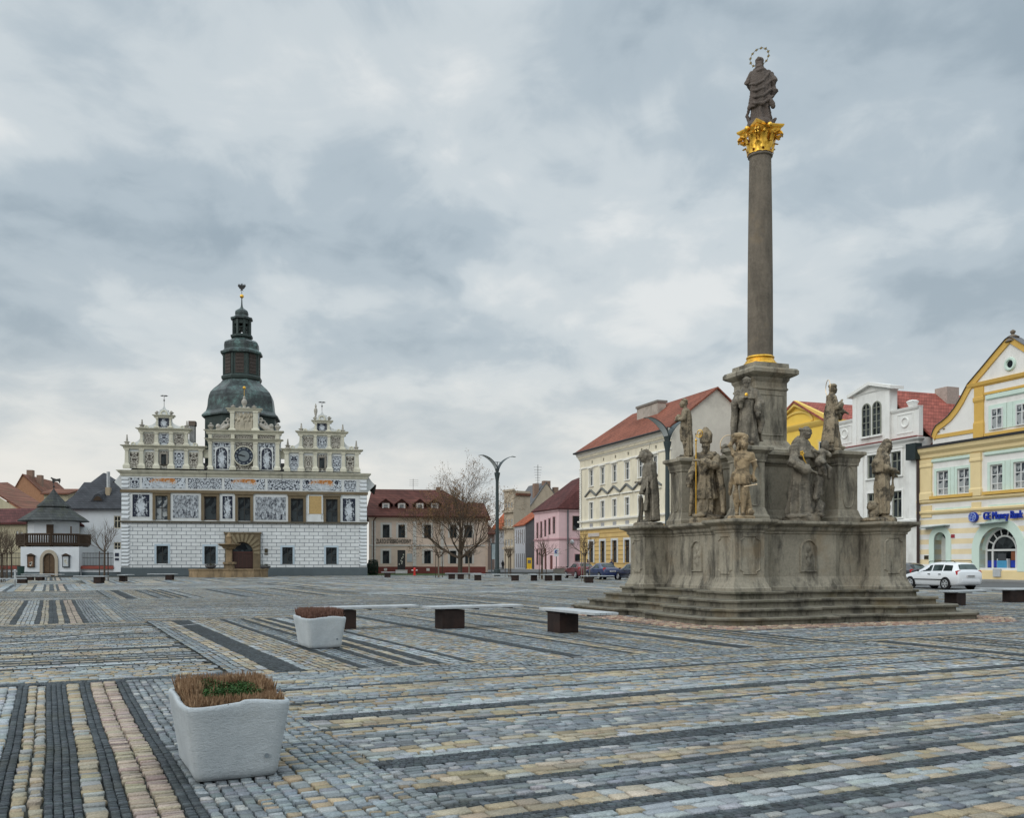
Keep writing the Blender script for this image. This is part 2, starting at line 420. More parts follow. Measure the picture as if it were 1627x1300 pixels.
def add_row(axis, c0, wd, a0, a1, kind, lf):
    """one row of stones: axis 0 runs along p at q=c0, axis 1 along q at p=c0"""
    rw, (l0, l1), cols, jit = KIND[kind]
    l0 *= lf*.8; l1 *= lf*1.05
    n = int((a1-a0)/((l0+l1)/2)*1.25)+4
    cut = a0-rng.random()*l1+np.concatenate([[0], np.cumsum(rng.uniform(l0, l1, n))])
    cut = cut[cut < a1]
    if len(cut) < 2: return
    s, e = cut[:-1].copy(), cut[1:].copy(); s[0] = max(s[0], a0)
    k = len(s); mid = (s+e)/2
    if axis == 0: X = mid*PU[0]+(c0+wd/2)*PV[0]; Y = mid*PU[1]+(c0+wd/2)*PV[1]
    else: X = (c0+wd/2)*PU[0]+mid*PV[0]; Y = (c0+wd/2)*PU[1]+mid*PV[1]
    keep = (Y > 3.6) & (np.abs(X) < .60*Y+5.5)
    s, e, Y, X = s[keep], e[keep], Y[keep], X[keep]; k = len(s)
    if not k: return
    gap = .0035 if kind == 'd' else rng.uniform(.006,.012)
    jt = .004 if kind == 'd' else .012
    A = np.empty((k, 4, 2)); J = rng.uniform(-jt, jt, (k, 4, 2))
    A[:,0] = np.stack([s+gap, np.full(k, c0+gap)], 1); A[:,1] = np.stack([e-gap, np.full(k, c0+gap)], 1)
    A[:,2] = np.stack([e-gap, np.full(k, c0+wd-gap)], 1); A[:,3] = np.stack([s+gap, np.full(k, c0+wd-gap)], 1)
    wob = .007*np.sin(s*.9+c0*2.1)+.003*np.sin(s*2.3+c0*3)
    A[:,:,1] += wob[:,None]
    A += J
    if axis == 1: A = A[:,[0,3,2,1],::-1]
    P = A[...,0:1]*PU+A[...,1:2]*PV
    w_ = np.array([c[1] for c in cols], float); ci = rng.choice(len(cols), k, p=w_/w_.sum())
    C = np.array([c[0] for c in cols])[ci]*(1.1 if kind == 'd' else .92)*rng.normal(1, jit, (k, 1)).clip(.5, 1.6)*rng.normal(1, .02, (k, 3))
    lod = np.where(Y < 13.5, 0, 1)
    for d in (0, 1):
        q = lod == d
        if q.any(): ST[d].append(P[q]); SCOL[d].append(C[q])
def panel(axis, c0, c1, a0, a1, seq, rev, far, lf, si=0):
    c = 0.0; W = c1-c0; i = si
    while c < W-.01:
        k, wd = seq[i % len(seq)]; i += 1
        wd = min(wd, W-c)
        lo = c1-c-wd if rev else c0+c
        if far >= 2:                      # beyond about 45 m: the rows of a stripe merge
            n = 1 if wd < .5 else 2
            r0 = KIND[k]; sv = KIND[k]; KIND[k] = (wd/n, (.35,.9), sv[2], sv[3]*.7)
            for j in range(n): add_row(axis, lo+j*wd/n, wd/n, a0, a1, k, 1)
            KIND[k] = sv
        else:
            rw = KIND[k][0]*(2 if far == 1 and k == 'd' else 1)
            n = max(1, round(wd/rw))
            for j in range(n): add_row(axis, lo+j*wd/n, wd/n, a0, a1, k, lf*(1.7 if far == 1 and k == 'd' else 1))
        c += wd
QS = [-2.6, 13.4, 26.4, 42.4, 55.4, 71.4, 84.4, 100.4]; PS = [2.3+11.7*i for i in range(-5, 7)]
for ci in range(len(PS)-1):
    for qi in range(len(QS)-1):
        p0, p1, q0, q1 = PS[ci], PS[ci+1], QS[qi], QS[qi+1]
        cc = (PU*(p0+p1)/2+PV*(q0+q1)/2)
        ys = [(PU*a+PV*b)[1] for a in (p0, p1) for b in (q0, q1)]
        if max(ys) < 3 or not any(abs((PU*a+PV*b)[0]) < .62*max((PU*a+PV*b)[1], 0)+12 for a in np.linspace(p0, p1, 5) for b in np.linspace(q0, q1, 5)): continue
        along_q = (ci-4+qi) % 2 == 0
        far = 0 if min(ys) < 16 else (1 if min(ys) < 40 else 2)
        if along_q:
            if ci == 4: panel(1, p0, p1, q0, q1, SEQ_A, True, far, .55 if qi == 0 else .7)
            else: panel(1, p0, p1, q0, q1, SEQ_B, False, far, .8)
        else: panel(0, q0, q1, p0, p1, SEQ_C if (ci > 4) else SEQ_B, True, far, 1.0, 0 if ci > 4 else 4)
def build_stones():
    V = []; FQ = []; CC = []; o = 0
    P = np.concatenate(ST[0]); C = np.concatenate(SCOL[0]); n = len(P)
    sz = np.linalg.norm(P[:,0]-P[:,2], axis=1)
    h = rng.normal(0, 1, n)*np.where(sz < .10, .0014, .0038)
    cen = P.mean(1, keepdims=True)
    d = P-cen; ln = np.linalg.norm(d, axis=2, keepdims=True)
    ins = P-d/ln*np.minimum(.0055, ln*.14)
    zt = np.repeat((h+.004)[:,None], 4, 1)+rng.normal(0, 1, (n, 4))*np.where(sz < .10, .0008, .0016)[:,None]
    top = np.concatenate([ins, zt[...,None]], 2); mid = np.concatenate([P, zt[...,None]-.007], 2); bot = np.concatenate([P, np.full((n,4,1), -.045)], 2)
    v = np.concatenate([top, mid, bot], 1).reshape(-1, 3)
    base = (np.arange(n)*12)[:,None]
    fs = [base+np.array([[0,1,2,3]])]
    for i in range(4):
        j = (i+1) % 4
        fs.append(base+np.array([[4+i,4+j,j,i]])); fs.append(base+np.array([[8+i,8+j,4+j,4+i]]))
    V.append(v); FQ.append(np.concatenate(fs)); CC.append(np.repeat(C, 12, 0)); o = len(v)
    P = np.concatenate(ST[1]); C = np.concatenate(SCOL[1]); n = len(P)
    z = rng.normal(0, .002, n)[:,None,None]+np.zeros((n,4,1))
    V.append(np.concatenate([P, z], 2).reshape(-1, 3)); FQ.append(o+np.arange(n*4).reshape(n, 4)); CC.append(np.repeat(C, 4, 0))
    V = np.concatenate(V); FQ = np.concatenate(FQ); CC = np.clip(np.concatenate(CC), 0, 1)
    me = bpy.data.meshes.new('cobblestone_paving')
    me.vertices.add(len(V)); me.vertices.foreach_set('co', V.astype(np.float32).ravel())
    me.loops.add(len(FQ)*4); me.loops.foreach_set('vertex_index', FQ.astype(np.int32).ravel())
    me.polygons.add(len(FQ)); me.polygons.foreach_set('loop_start', np.arange(0, len(FQ)*4, 4, dtype=np.int32))
    at_ = me.attributes.new('stone', 'FLOAT_COLOR', 'POINT'); at_.data.foreach_set('color', np.concatenate([CC, np.ones((len(CC),1))], 1).astype(np.float32).ravel())
    me.update(calc_edges=True); me.validate()
    me.materials.append(stone_mat())
    ob = bpy.data.objects.new('cobblestone_paving', me); COL.objects.link(ob); tag(ob, kind='structure')
    print('stones', len(V), len(FQ))
# ------------------------------------------------------------------ the column monument
def stone_old(name, col, dark=.6, sc=.9, moss=0, crust=0):
    t = NT(name); t.set(.88, .2); v = t.tc.outputs['Object']
    n1 = t.noise(v, sc, 7, .65); n2 = t.noise(v, 14, 4, .6)
    c = t.ramp(t.math('ADD', t.math('MULTIPLY', n1, .6), t.math('MULTIPLY', n2, .4)), [(.28, mul(col, .62)), (.5, col), (.72, mul(col, 1.32))])
    mp = t.n('ShaderNodeMapping'); t.l(v, mp.inputs[0]); mp.inputs['Scale'].default_value = (1, 1, .28)
    st = t.ramp(t.noise(mp.outputs[0], 2.1, 7, .7), [(.47, 0.0), (.62, dark)])
    c = t.mix(st, c, (.045, .042, .036))
    pt = t.ramp(t.noise(v, .7, 5, .6), [(.56, 0.0), (.7, .5)])
    c = t.mix(pt, c, (.23, .165, .095))
    if crust:
        c = t.mix(t.ramp(t.noise(mp.outputs[0], 4.2, 6, .7), [(.55, 0.0), (.66, .6)]), c, mul(col, 1.9))
        c = t.mix(t.ramp(t.noise(v, 3.4, 7, .75), [(.49, 0.0), (.56, crust)]), c, (.026, .025, .023))
    if moss: c = t.mix(t.ramp(t.noise(v, 1.4, 7, .7), [(.5, 0.0), (.68, moss)]), c, (.05, .055, .025))
    t.base(c); t.bump(t.math('ADD', t.noise(v, 22, 6, .7), t.math('MULTIPLY', t.noise(v, 3, 4), 1.2)), .45, .03)
    return t.m
MST = stone_old('monument_sandstone', (.285, .258, .203), .78, 1.0)
MSTEP = stone_old('step_stone', (.175, .16, .125), .8, 1.3, .45)
MSHAFT = stone_old('column_shaft_stone', (.17, .145, .115), .35, 1.4)
MSTA = stone_old('statue_sandstone', (.28, .23, .16), .7, 2.6, 0, .75)
MSTA2 = stone_old('statue_dark_stone', (.215, .19, .15), .7, 2.6, 0, .5)
MSTA3 = stone_old('statue_ochre_stone', (.34, .255, .155), .6, 2, 0, .6)
MTOP = stone_old('statue_brown_stone', (.12, .098, .085), .35, 2)
gt = NT('gilding'); gt.set(.38, .5, .85); gt.base(gt.ramp(gt.noise(gt.tc.outputs['Object'], 9, 5), [(.3, (.55,.30,.03)), (.7, (.95,.58,.10))])); gt.bump(gt.noise(gt.tc.outputs['Object'], 30, 4), .2, .01)
GOLD = gt.m
TH = R(21); MU = Vector((math.cos(TH), math.sin(TH))); MV = Vector((-math.sin(TH), math.cos(TH)))
MC = Vector((7.5, 28.05))
mon = empty('column_monument', (MC.x, MC.y, 0), TH, 'tall stone column with gilded capital rising from a stepped, many-cornered stone plinth', 'monument')
def sym4(q):          # a quarter outline (ccw, around the corner -u,-v) turned four times
    out = []
    for k in range(4):
        c, s_ = math.cos(k*math.pi/2), math.sin(k*math.pi/2)
        out += [(x*c-y*s_, x*s_+y*c) for x, y in q]
    return out
HP = 2.87; PW = .92; DI = .62
def plan(h, pw, d1, d2, curve=True):
    # one corner pier, the recessed wall and the bowed middle bay with the niche; from (-h, mid) round the corner to (mid, -h)
    q = []
    arc = []
    for i in range(5):
        t = i/4*math.pi/2
        arc.append((-(h-d2)-(d1-d2)*-1*0, 0))
    a, b = .95, 1.22
    left = [(-h+d2, -a+.0), (-h+d2+.05, -a-.10), (-h+d1-.05, -b+.06), (-h+d1, -b), (-h+d1, -h+pw), (-h, -h+pw), (-h, -h)]
    right = [(-h+pw, -h), (-h+pw, -h+d1), (-b, -h+d1), (-b+.06, -h+d1-.05), (-a-.10, -h+d2+.05), (-a, -h+d2)]
    return left+right
BASE = sym4(plan(HP, PW, .82, .66))
# steps
def stepplan(t):
    h = HP+t; r = .42
    return sym4([(-h+r, -h+PW+2*t*.75+.3), (-h, -h+PW+2*t*.75+.3), (-h, -h+.4*t), (-h+.4*t, -h), (-h+PW+2*t*.75+.3, -h), (-h+PW+2*t*.75+.3, -h+r)])
for i in range(4):
    t = .26+.445*(3-i); z0, z1 = (-.03 if i == 0 else .2*i+.002), .2*(i+1)
    P = stepplan(t)
    sb = MB().sweep(P, [(0,z0),(-.02,z0+.02),(-.03,z1-.07),(.035,z1-.06),(.045,z1-.015),(.025,z1)])
    jb = sb                       # joints between the step blocks
    n = len(P); rj = random.Random(40+i)
    for k in range(n):
        a, b = Vector(P[k]), Vector(P[(k+1)%n]); ln = (b-a).length
        if ln < 1.2: continue
        s_ = rj.uniform(.5, .9); d = (b-a)/ln; nn = Vector((d.y, -d.x))
        while s_ < ln-.3:
            c = a+d*s_; e = c+nn*.038
            jb.quad((c.x-d.x*.006-nn.x*.019, c.y-d.y*.006-nn.y*.019, z0+.02),(c.x+d.x*.006-nn.x*.019, c.y+d.y*.006-nn.y*.019, z0+.02),(e.x+d.x*.006,e.y+d.y*.006,z1-.012),(e.x-d.x*.006,e.y-d.y*.006,z1-.012), 1)
            s_ += rj.uniform(.8, 1.5)
    sb.build('step', [MSTEP, M('joint_dark', (.03,.028,.022))], mon)
zb, zt = .80, 2.71
plinth = MB().sweep(BASE, [(.13,zb),(.13,zb+.08),(.10,zb+.11),(.045,zb+.24),(.012,zb+.34),(0,zb+.37),(0,zt-.36),(.03,zt-.34),(.03,zt-.30)])
pl = plinth.build('plinth', MST, mon)
MB().sweep(BASE, [(.03,zt-.298),(.09,zt-.24),(.09,zt-.17),(.15,zt-.14),(.24,zt-.10),(.27,zt-.07),(.27,zt-.012),(.23,zt)]).build('plinth_cornice', MST, mon)
# sunk panels on the piers, niches in the bowed bays
def on_faces(fn):
    for k in range(4):
        c, s_ = math.cos(k*math.pi/2), math.sin(k*math.pi/2)
        for mir in (0, 1):
            def T(x, z, o, k=k, c=c, s_=s_, mir=mir):   # x along face (-v side), o outwards from pier face
                px_, py_ = (x, -HP-o) if not mir else (-HP-o, x)
                return (px_*c-py_*s_, px_*s_+py_*c, z)
            fn(T, mir)
pan = None
PZ0, PZ1 = zb+.44, zt-.43
def fr(T, mir):
    pan = MB(); nic = MB()
    x0, x1 = -HP+.12, -HP+PW-.12; q = .12
    out = [(x0+q,PZ0),(x1-q,PZ0),(x1-q,PZ0+.06),(x1,PZ0+q),(x1,PZ1-q),(x1-q,PZ1-.06),(x1-q,PZ1),(x0+q,PZ1),(x0+q,PZ1-.06),(x0,PZ1-q),(x0,PZ0+q),(x0+q,PZ0+.06)]
    cx, cz = (x0+x1)/2, (PZ0+PZ1)/2
    n = len(out); inn = [(cx+(x-cx)*.9, cz+(z-cz)*.955) for x, z in out]
    for i in range(n):
        j = (i+1) % n
        pan.quad(T(*out[i],.006),T(*out[j],.006),T(*inn[j],.032),T(*inn[i],.032)); 
        i2 = [(cx+(x-cx)*.84, cz+(z-cz)*.93) for x, z in out]
        pan.quad(T(*inn[i],.032),T(*inn[j],.032),T(*i2[j],.004),T(*i2[i],.004))
    if not mir:
        # arched niche: raised rim around a sunk field, a tablet relief inside
        w_, zs = .30, PZ1-.36
        rim = [(-w_,PZ0+.05),(-w_,zs)]+[(-w_*math.cos(a), zs+w_*math.sin(a)) for a in [math.pi*i/12 for i in range(1,12)]]+[(w_,zs),(w_,PZ0+.05)]
        o0 = -.66
        for (ka, oa), (kb, ob) in (((1.0,.004),(.94,.05)),((.94,.05),(.84,.05)),((.84,.05),(.80,.008))):
            for i in range(len(rim)):
                j = (i+1) % len(rim); cz = (PZ0+zs)/2+.15
                f = lambda p, k_: (p[0]*k_, cz+(p[1]-cz)*(1-(1-k_)*.55))
                nic.quad(T(*f(rim[i],ka),o0+oa),T(*f(rim[j],ka),o0+oa),T(*f(rim[j],kb),o0+ob),T(*f(rim[i],kb),o0+ob))
        for cx_, cz_, rr in ((0, PZ0+.32, .10), (-.08, PZ0+.5, .07), (.09, PZ0+.55, .08), (0, PZ0+.7, .09)):
            ring = [T(cx_+rr*math.cos(a), cz_+rr*1.3*math.sin(a), o0+.006) for a in [2*math.pi*i/9 for i in range(9)]]
            tip = T(cx_, cz_, o0+.05); nic.add(ring+[tip], [(i,(i+1)%9,9) for i in range(9)])
        nic.build('niche', MST, pl)
    pan.build('panel_moulding', MST, pl)
on_faces(fr)
# second stage: a core with four pedestals at its corners
b2, pw2 = 1.61, .34
q2 = []
core = 1.12
stage = sym4([(-core, -b2+pw2+.0), (-b2-pw2, -b2+pw2), (-b2-pw2, -b2-pw2), (-b2+pw2, -b2-pw2), (-b2+pw2, -core)])
zs0, zs1 = zt, 4.77
st2 = MB().sweep(stage, [(.10,zs0-.01),(.10,zs0+.14),(.06,zs0+.2),(.02,zs0+.34),(0,zs0+.38),(0,zs1-.42),(.03,zs1-.40),(.03,zs1-.34)]).build('upper_stage', MST, mon)
MB().sweep(stage, [(.03,zs1-.338),(.06,zs1-.26),(.06,zs1-.2),(.13,zs1-.13),(.18,zs1-.1),(.18,zs1-.02),(.15,zs1)]).build('upper_cornice', MST, mon)
for k in range(4):
    c, s_ = math.cos(k*math.pi/2), math.sin(k*math.pi/2)
    for mir in (0, 1):
        for sgn in (-1, 1):
            def T(x, z, o):
                a, b = (x, -b2-pw2-o) if not mir else (-b2-pw2-o, x)
                return (a*c-b*s_, a*s_+b*c, z)
            xc = sgn*b2 if False else -b2; cz = (zs0+zs1)/2
            pts = [(xc+.22*math.copysign(abs(math.cos(a))**.7, math.cos(a)), cz+.62*math.copysign(abs(math.sin(a))**.8, math.sin(a))) for a in [2*math.pi*i/24 for i in range(24)]]
            if sgn == 1: continue
            ov = MB()
            for i in range(24):
                j = (i+1) % 24; g = lambda p, k_: (xc+(p[0]-xc)*k_, cz+(p[1]-cz)*(1-(1-k_)*.4))
                ov.quad(T(*pts[i],.003),T(*pts[j],.003),T(*g(pts[j],.93),.03),T(*g(pts[i],.93),.03)); ov.quad(T(*g(pts[i],.93),.03),T(*g(pts[j],.93),.03),T(*g(pts[j],.84),.004),T(*g(pts[i],.84),.004))
            ov.build('oval_moulding', MST, st2)
# main pedestal
sq = lambda h: [(-h,-h),(h,-h),(h,h),(-h,h)]
zp = zs1; zc = 6.92
ped = MB().sweep(sq(.55), [(.26,zp-.01),(.26,zp+.12),(.2,zp+.16),(.10,zp+.26),(.04,zp+.36),(0,zp+.42),(0,zc-.24),(.03,zc-.22),(.03,zc-.17),(.005,zc-.15),(.005,zc-.01)]).build('pedestal', MST, mon)
MB().sweep(sq(.55), [(.005,zc-.008),(.06,zc+.08),(.06,zc+.13),(.20,zc+.2),(.25,zc+.24),(.25,zc+.34),(.21,zc+.40),(.05,zc+.42),(.04,zc+.57),(-.02,zc+.58)]).build('pedestal_cornice', MST, mon)
for k in range(4):
    pp = MB()
    c, s_ = math.cos(k*math.pi/2), math.sin(k*math.pi/2)
    T = lambda x, z, o: (x*c-(-.55-o)*s_, x*s_+(-.55-o)*c, z)
    a0, a1, c0_, c1_ = -.43, .43, zp+.55, zc-.36
    for (A, B) in (((0,.003),(.02,.022)),((.02,.022),(.045,.004))):
        P = lambda d, o: [T(a0+d,c0_+d,o),T(a1-d,c0_+d,o),T(a1-d,c1_-d,o),T(a0+d,c1_-d,o)]
        p, q = P(*A), P(*B)
        for i in range(4): pp.quad(p[i], p[(i+1)%4], q[(i+1)%4], q[i])
    pp.build('panel_moulding', MST, ped)
zz = zc+.58
MB().lathe([(.50,zz),(.50,zz+.03),(.49,zz+.06),(.46,zz+.08),(.44,zz+.1),(.44,zz+.13),(.40,zz+.17),(.39,zz+.19),(.41,zz+.21),(.42,zz+.235),(.41,zz+.26),(.385,zz+.28)], 40).build('column_base', GOLD, mon, smooth=True)
zsh = zz+.28; zsh1 = 13.78
prof = []
for i in range(25):
    t = i/24; prof.append((.375-.052*t**1.5+.006*math.sin(t*math.pi), zsh+.0+(zsh1-zsh)*t))
MB().lathe(prof+[(.34,zsh1+.01),(.365,zsh1+.03),(.37,zsh1+.06),(.36,zsh1+.09),(.325,zsh1+.10)], 40).build('column_shaft', MSHAFT, mon, smooth=True)
# gilded corinthian capital
z0 = zsh1+.10; z1 = 14.70
cap_ = MB().lathe([(.315,z0),(.31,z0+.1),(.31,z0+.4),(.34,z0+.58),(.42,z0+.70),(.44,z0+.73)], 32).build('capital', GOLD, mon, smooth=True, rot=R(45)*0)
ab = []
for k in range(4):
    a = R(45)+k*R(90)
    for i in range(7):
        t = i/7; aa = a+t*R(90)
        A = Vector((math.cos(a), math.sin(a)))*.67; B = Vector((math.cos(a+R(90)), math.sin(a+R(90))))*.67
        p = A.lerp(B, t); mid = p*(1-.22*math.sin(math.pi*t)); ab.append((mid.x, mid.y))
MB().sweep(ab, [(-.04,z1-.17),(-.02,z1-.10),(.0,z1-.09),(.02,z1-.03),(.02,z1)]).build('abacus', GOLD, cap_)
lf = MB()
def leaf(ang, zb_, h, w_, r0, flare):
    ca, sa = math.cos(ang), math.sin(ang); rows = []
    for i in range(7):
        t = i/6; z = zb_+h*(t if t < .85 else .85-(t-.85)*.8); r = r0+.035+flare*t**2.2+(.05*(t-.85)/.15 if t > .85 else 0)
        ww = w_*(1-.55*t*t)*(1+.24*math.cos(t*18)); rows.append([(r*ca-(-sa)*ww*0+(-sa)*x*ww, r*sa+ca*x*ww, z) for x in (-1,-.5,0,.5,1)])
        rows[-1] = [(p[0]+ca*(.025 if j in (1,3) else (.045 if j == 2 else 0)), p[1]+sa*(.025 if j in (1,3) else (.045 if j == 2 else 0)), p[2]) for j, p in enumerate(rows[-1])]
    lf.loft(rows, cap=False, closed=False)
for k in range(8): leaf(k*R(45), z0, .33, .12, .315, .10)
for k in range(8): leaf(k*R(45)+R(22.5), z0+.1, .50, .13, .32, .16)
for k in range(4):
    a = R(45)+k*R(90); ca, sa = math.cos(a), math.sin(a)
    for side in (-1, 1):
        pts = []; rad = []
        for i in range(26):
            t = i/25; th = -.5+t*4.6*math.pi; rr = .13*(1-t*.85)
            x = .53+rr*math.cos(th); z = z1-.31+rr*math.sin(th)
            pts.append((x*ca-side*.035*sa, x*sa+side*.035*ca, z)); rad.append(.028*(1-.4*t))
        lf.tube(pts, rad, 6)
        lf.tube([(.34*ca-side*.2*sa, .34*sa+side*.2*ca, z0+.42), (.45*ca-side*.12*sa, .45*sa+side*.12*ca, z1-.25), (.58*ca-side*.04*sa, .58*sa+side*.04*ca, z1-.18)], [.03,.03,.03], 6)
    a = k*R(90); lf.ball((.47*math.cos(a), .47*math.sin(a), z1-.10), (.085,.085,.085), 8, 6)
    for s2 in (-1, 1):
        pts = []; 
        for i in range(18):
            t = i/17; th = t*3.4*math.pi; rr = .075*(1-.8*t)
            x = s2*(.12+rr*math.cos(th)); z = z1-.28+rr*math.sin(th)
            pts.append((.43*math.cos(a)-x*math.sin(a), .43*math.sin(a)+x*math.cos(a), z))
        lf.tube(pts, .018, 5)
lf.build('acanthus_leaves', GOLD, cap_, smooth=True, ang=60)
# red-brown cobbles laid round the steps
def skirt():
    rs = random.Random(5); P0 = stepplan(.26+.445*3)
    # outline without the notches
    big = offset(stepplan(.26+.445*3), .0); big = [p for i, p in enumerate(big) if i % 6 not in (0, 5)]
    for row in range(7):
        o = .06+row*.135; Q = offset(big, o)
        for k in range(len(Q)):
            a, b = Vector(Q[k]), Vector(Q[(k+1)%len(Q)]); ln = (b-a).length; d = (b-a)/ln; nn = Vector((d.y,-d.x)); s_ = rs.uniform(0,.1)
            while s_ < ln:
                l_ = rs.uniform(.1,.24); c = a+d*(s_+l_/2)+nn*rs.uniform(-.02,.02); hx, hy = l_*.47, .062*rs.uniform(.75,1.15)
                q = []
                for sx_, sy_ in ((-1,-.6),(-.6,-1),(.6,-1),(1,-.6),(1,.6),(.6,1),(-.6,1),(-1,.6)):
                    p = c+d*(sx_*hx*rs.uniform(.85,1.05))+nn*(sy_*hy*rs.uniform(.85,1.05)); q.append(p)
                yield q, c
                s_ += l_
sk_v = []; 
kb = MB(); kc = []
rs2 = random.Random(9)
for q, c in skirt():
    colr = rs2.choice([(.36,.235,.17),(.30,.185,.14),(.42,.33,.23),(.22,.17,.15),(.34,.25,.2),(.46,.38,.28)]); f = rs2.uniform(.8,1.15)
    zt_ = .02+rs2.uniform(0,.012)
    kb.add([(p.x,p.y,-.01) for p in q]+[(c.x+(p.x-c.x)*.75, c.y+(p.y-c.y)*.75, zt_) for p in q], [tuple(range(8,16))]+[(i,(i+1)%8,(i+1)%8+8,i+8) for i in range(8)])
    kc += [mul(colr, f)]*16
me = kb.mesh('rubble_cobble_border', stone_mat())
a_ = me.attributes.new('stone', 'FLOAT_COLOR', 'POINT'); a_.data.foreach_set('color', np.concatenate([np.array(kc), np.ones((len(kc),1))], 1).astype(np.float32).ravel())
o = bpy.data.objects.new('rubble_cobble_border', me); COL.objects.link(o); o.location = (MC.x, MC.y, 0); o.rotation_euler = (0,0,TH); tag(o, kind='structure')
# ------------------------------------------------------------------ stone figures
V3 = Vector
class Fig:
    """solid pieces fused by voxel remeshing into one carved surface; figure faces -y, about 1.75 tall"""
    def __init__(s): s.b = MB()
    def cap(s, *pr, n=12):                  # tapered limb through (point, radius) pairs with round ends
        pts = [V3(p) for p, r in pr]; rs = [r for p, r in pr]
        d0 = (pts[0]-pts[1]).normalized(); d1 = (pts[-1]-pts[-2]).normalized()
        P = [pts[0]+d0*rs[0]*.9, pts[0]+d0*rs[0]*.55]+pts+[pts[-1]+d1*rs[-1]*.55, pts[-1]+d1*rs[-1]*.9]
        Q = [rs[0]*.35, rs[0]*.8]+rs+[rs[-1]*.8, rs[-1]*.35]
        s.b.tube(P, Q, n); return s
    def ball(s, c, r, rot=None): s.b.ball(c, r, 14, 9, rot=rot); return s
    def robe(s, rings, n=72):               # (z, cx, cy, rx, ry, fold depth, folds, phase)
        out = []
        for z, cx, cy, rx, ry, am, k, ph in rings:
            rg = []
            for i in range(n):
                a = 2*math.pi*i/n
                f = 1+am*(1-2*abs(math.sin(a*k/2+ph+.5*math.sin(2*a+ph)))**.7)
                rg.append((cx+rx*f*math.cos(a), cy+ry*f*math.sin(a), z))
            out.append(rg)
        s.b.loft(out); return s
    def sheet(s, rows, th=.035):            # hanging cloth: grid of points given thickness
        nr, nc = len(rows), len(rows[0]); vs = []; fs = []
        P = [[V3(p) for p in r] for r in rows]
        def nrm(i, j):
            a = P[min(i+1,nr-1)][j]-P[max(i-1,0)][j]; b = P[i][min(j+1,nc-1)]-P[i][max(j-1,0)]
            c = a.cross(b); return c.normalized() if c.length > 1e-9 else V3((0,1,0))
        for sg in (1, -1):
            for i in range(nr):
                for j in range(nc): vs.append(P[i][j]+nrm(i,j)*sg*th/2)
        o = nr*nc; ix = lambda i, j, k: k*o+i*nc+j
        for i in range(nr-1):
            for j in range(nc-1):
                fs.append((ix(i,j,0),ix(i,j+1,0),ix(i+1,j+1,0),ix(i+1,j,0))); fs.append((ix(i,j,1),ix(i+1,j,1),ix(i+1,j+1,1),ix(i,j+1,1)))
        for i in range(nr-1):
            fs.append((ix(i,0,0),ix(i+1,0,0),ix(i+1,0,1),ix(i,0,1))); fs.append((ix(i,nc-1,0),ix(i,nc-1,1),ix(i+1,nc-1,1),ix(i+1,nc-1,0)))
        for j in range(nc-1):
            fs.append((ix(0,j,0),ix(0,j,1),ix(0,j+1,1),ix(0,j+1,0))); fs.append((ix(nr-1,j,0),ix(nr-1,j+1,0),ix(nr-1,j+1,1),ix(nr-1,j,1)))
        s.b.add(vs, fs); return s
    def cape(s, x0, x1, zt, zb, yb, spread=1.3, wave=.04, k=4, cx=0, sag=0):
        rows = []
        for i in range(9):
            t = i/8; r = []
            for j in range(21):
                u = j/20*2-1
                x = cx+(x0+(x1-x0)*t)*u; y = yb[0]+(yb[1]-yb[0])*t-(abs(u)**2.5)*.16*(1-t*.3)+wave*(t+.15)*math.sin(k*u*3.1+t*1.3)
                r.append((x, y, zt+(zb-zt)*t-.10*abs(u)**2*(1-t)+sag*math.sin(u*3)*t))
            rows.append(r)
        return s.sheet(rows, .05)
    def head(s, c, yaw=0, pitch=0, hair=None, beard=False, roll=0):
        Rm = Matrix.Rotation(yaw, 3, 'Z') @ Matrix.Rotation(-pitch, 3, 'X') @ Matrix.Rotation(roll, 3, 'Y'); c = V3(c)
        T = lambda p: c+Rm @ V3(p)
        s.b.ball(c, (.078, .096, .116), 16, 10, rot=Rm)
        s.ball(T((0,-.055,-.055)), (.052,.05,.062), Rm)                       # jaw
        s.ball(T((0,-.102,-.012)), (.014,.022,.032), Rm); s.ball(T((0,-.082,.022)), (.055,.022,.012), Rm)   # nose, brow
        s.ball(T((0,-.092,-.066)), (.024,.014,.009), Rm)                      # mouth
        for sg in (-1, 1): s.ball(T((sg*.078,.005,-.005)), (.014,.024,.034), Rm); s.ball(T((sg*.045,-.078,-.03)), (.024,.02,.022), Rm)
        if hair == 'tonsure':
            for i in range(14):
                a = 2*math.pi*i/14
                s.ball(T((.078*math.cos(a), .012+.09*math.sin(a), .048)), (.024,.024,.026), Rm)
        if hair in ('curly', 'long'):
            rr = random.Random(int(c.z*1000))
            for i in range(40):
                a, e = rr.uniform(.1, math.pi-.1), rr.uniform(-.4, 1.4)
                if rr.random() < .35: a = rr.uniform(-.5, math.pi+.5); e = rr.uniform(.6, 1.45)
                s.ball(T((.082*math.cos(a)*math.cos(e), .02+.096*math.sin(a)*math.cos(e), .02+.118*math.sin(e))), (.028,.028,.028))
        if hair == 'long':
            for i in range(9):
                a = math.pi*i/8
                s.cap((T((.08*math.cos(a), .02+.085*math.sin(a), .02)), .035), (T((.098*math.cos(a), .03+.10*math.sin(a), -.18)), .03))
        if beard:
            s.ball(T((0,-.075,-.12)), (.05,.04,.075), Rm)
        return T
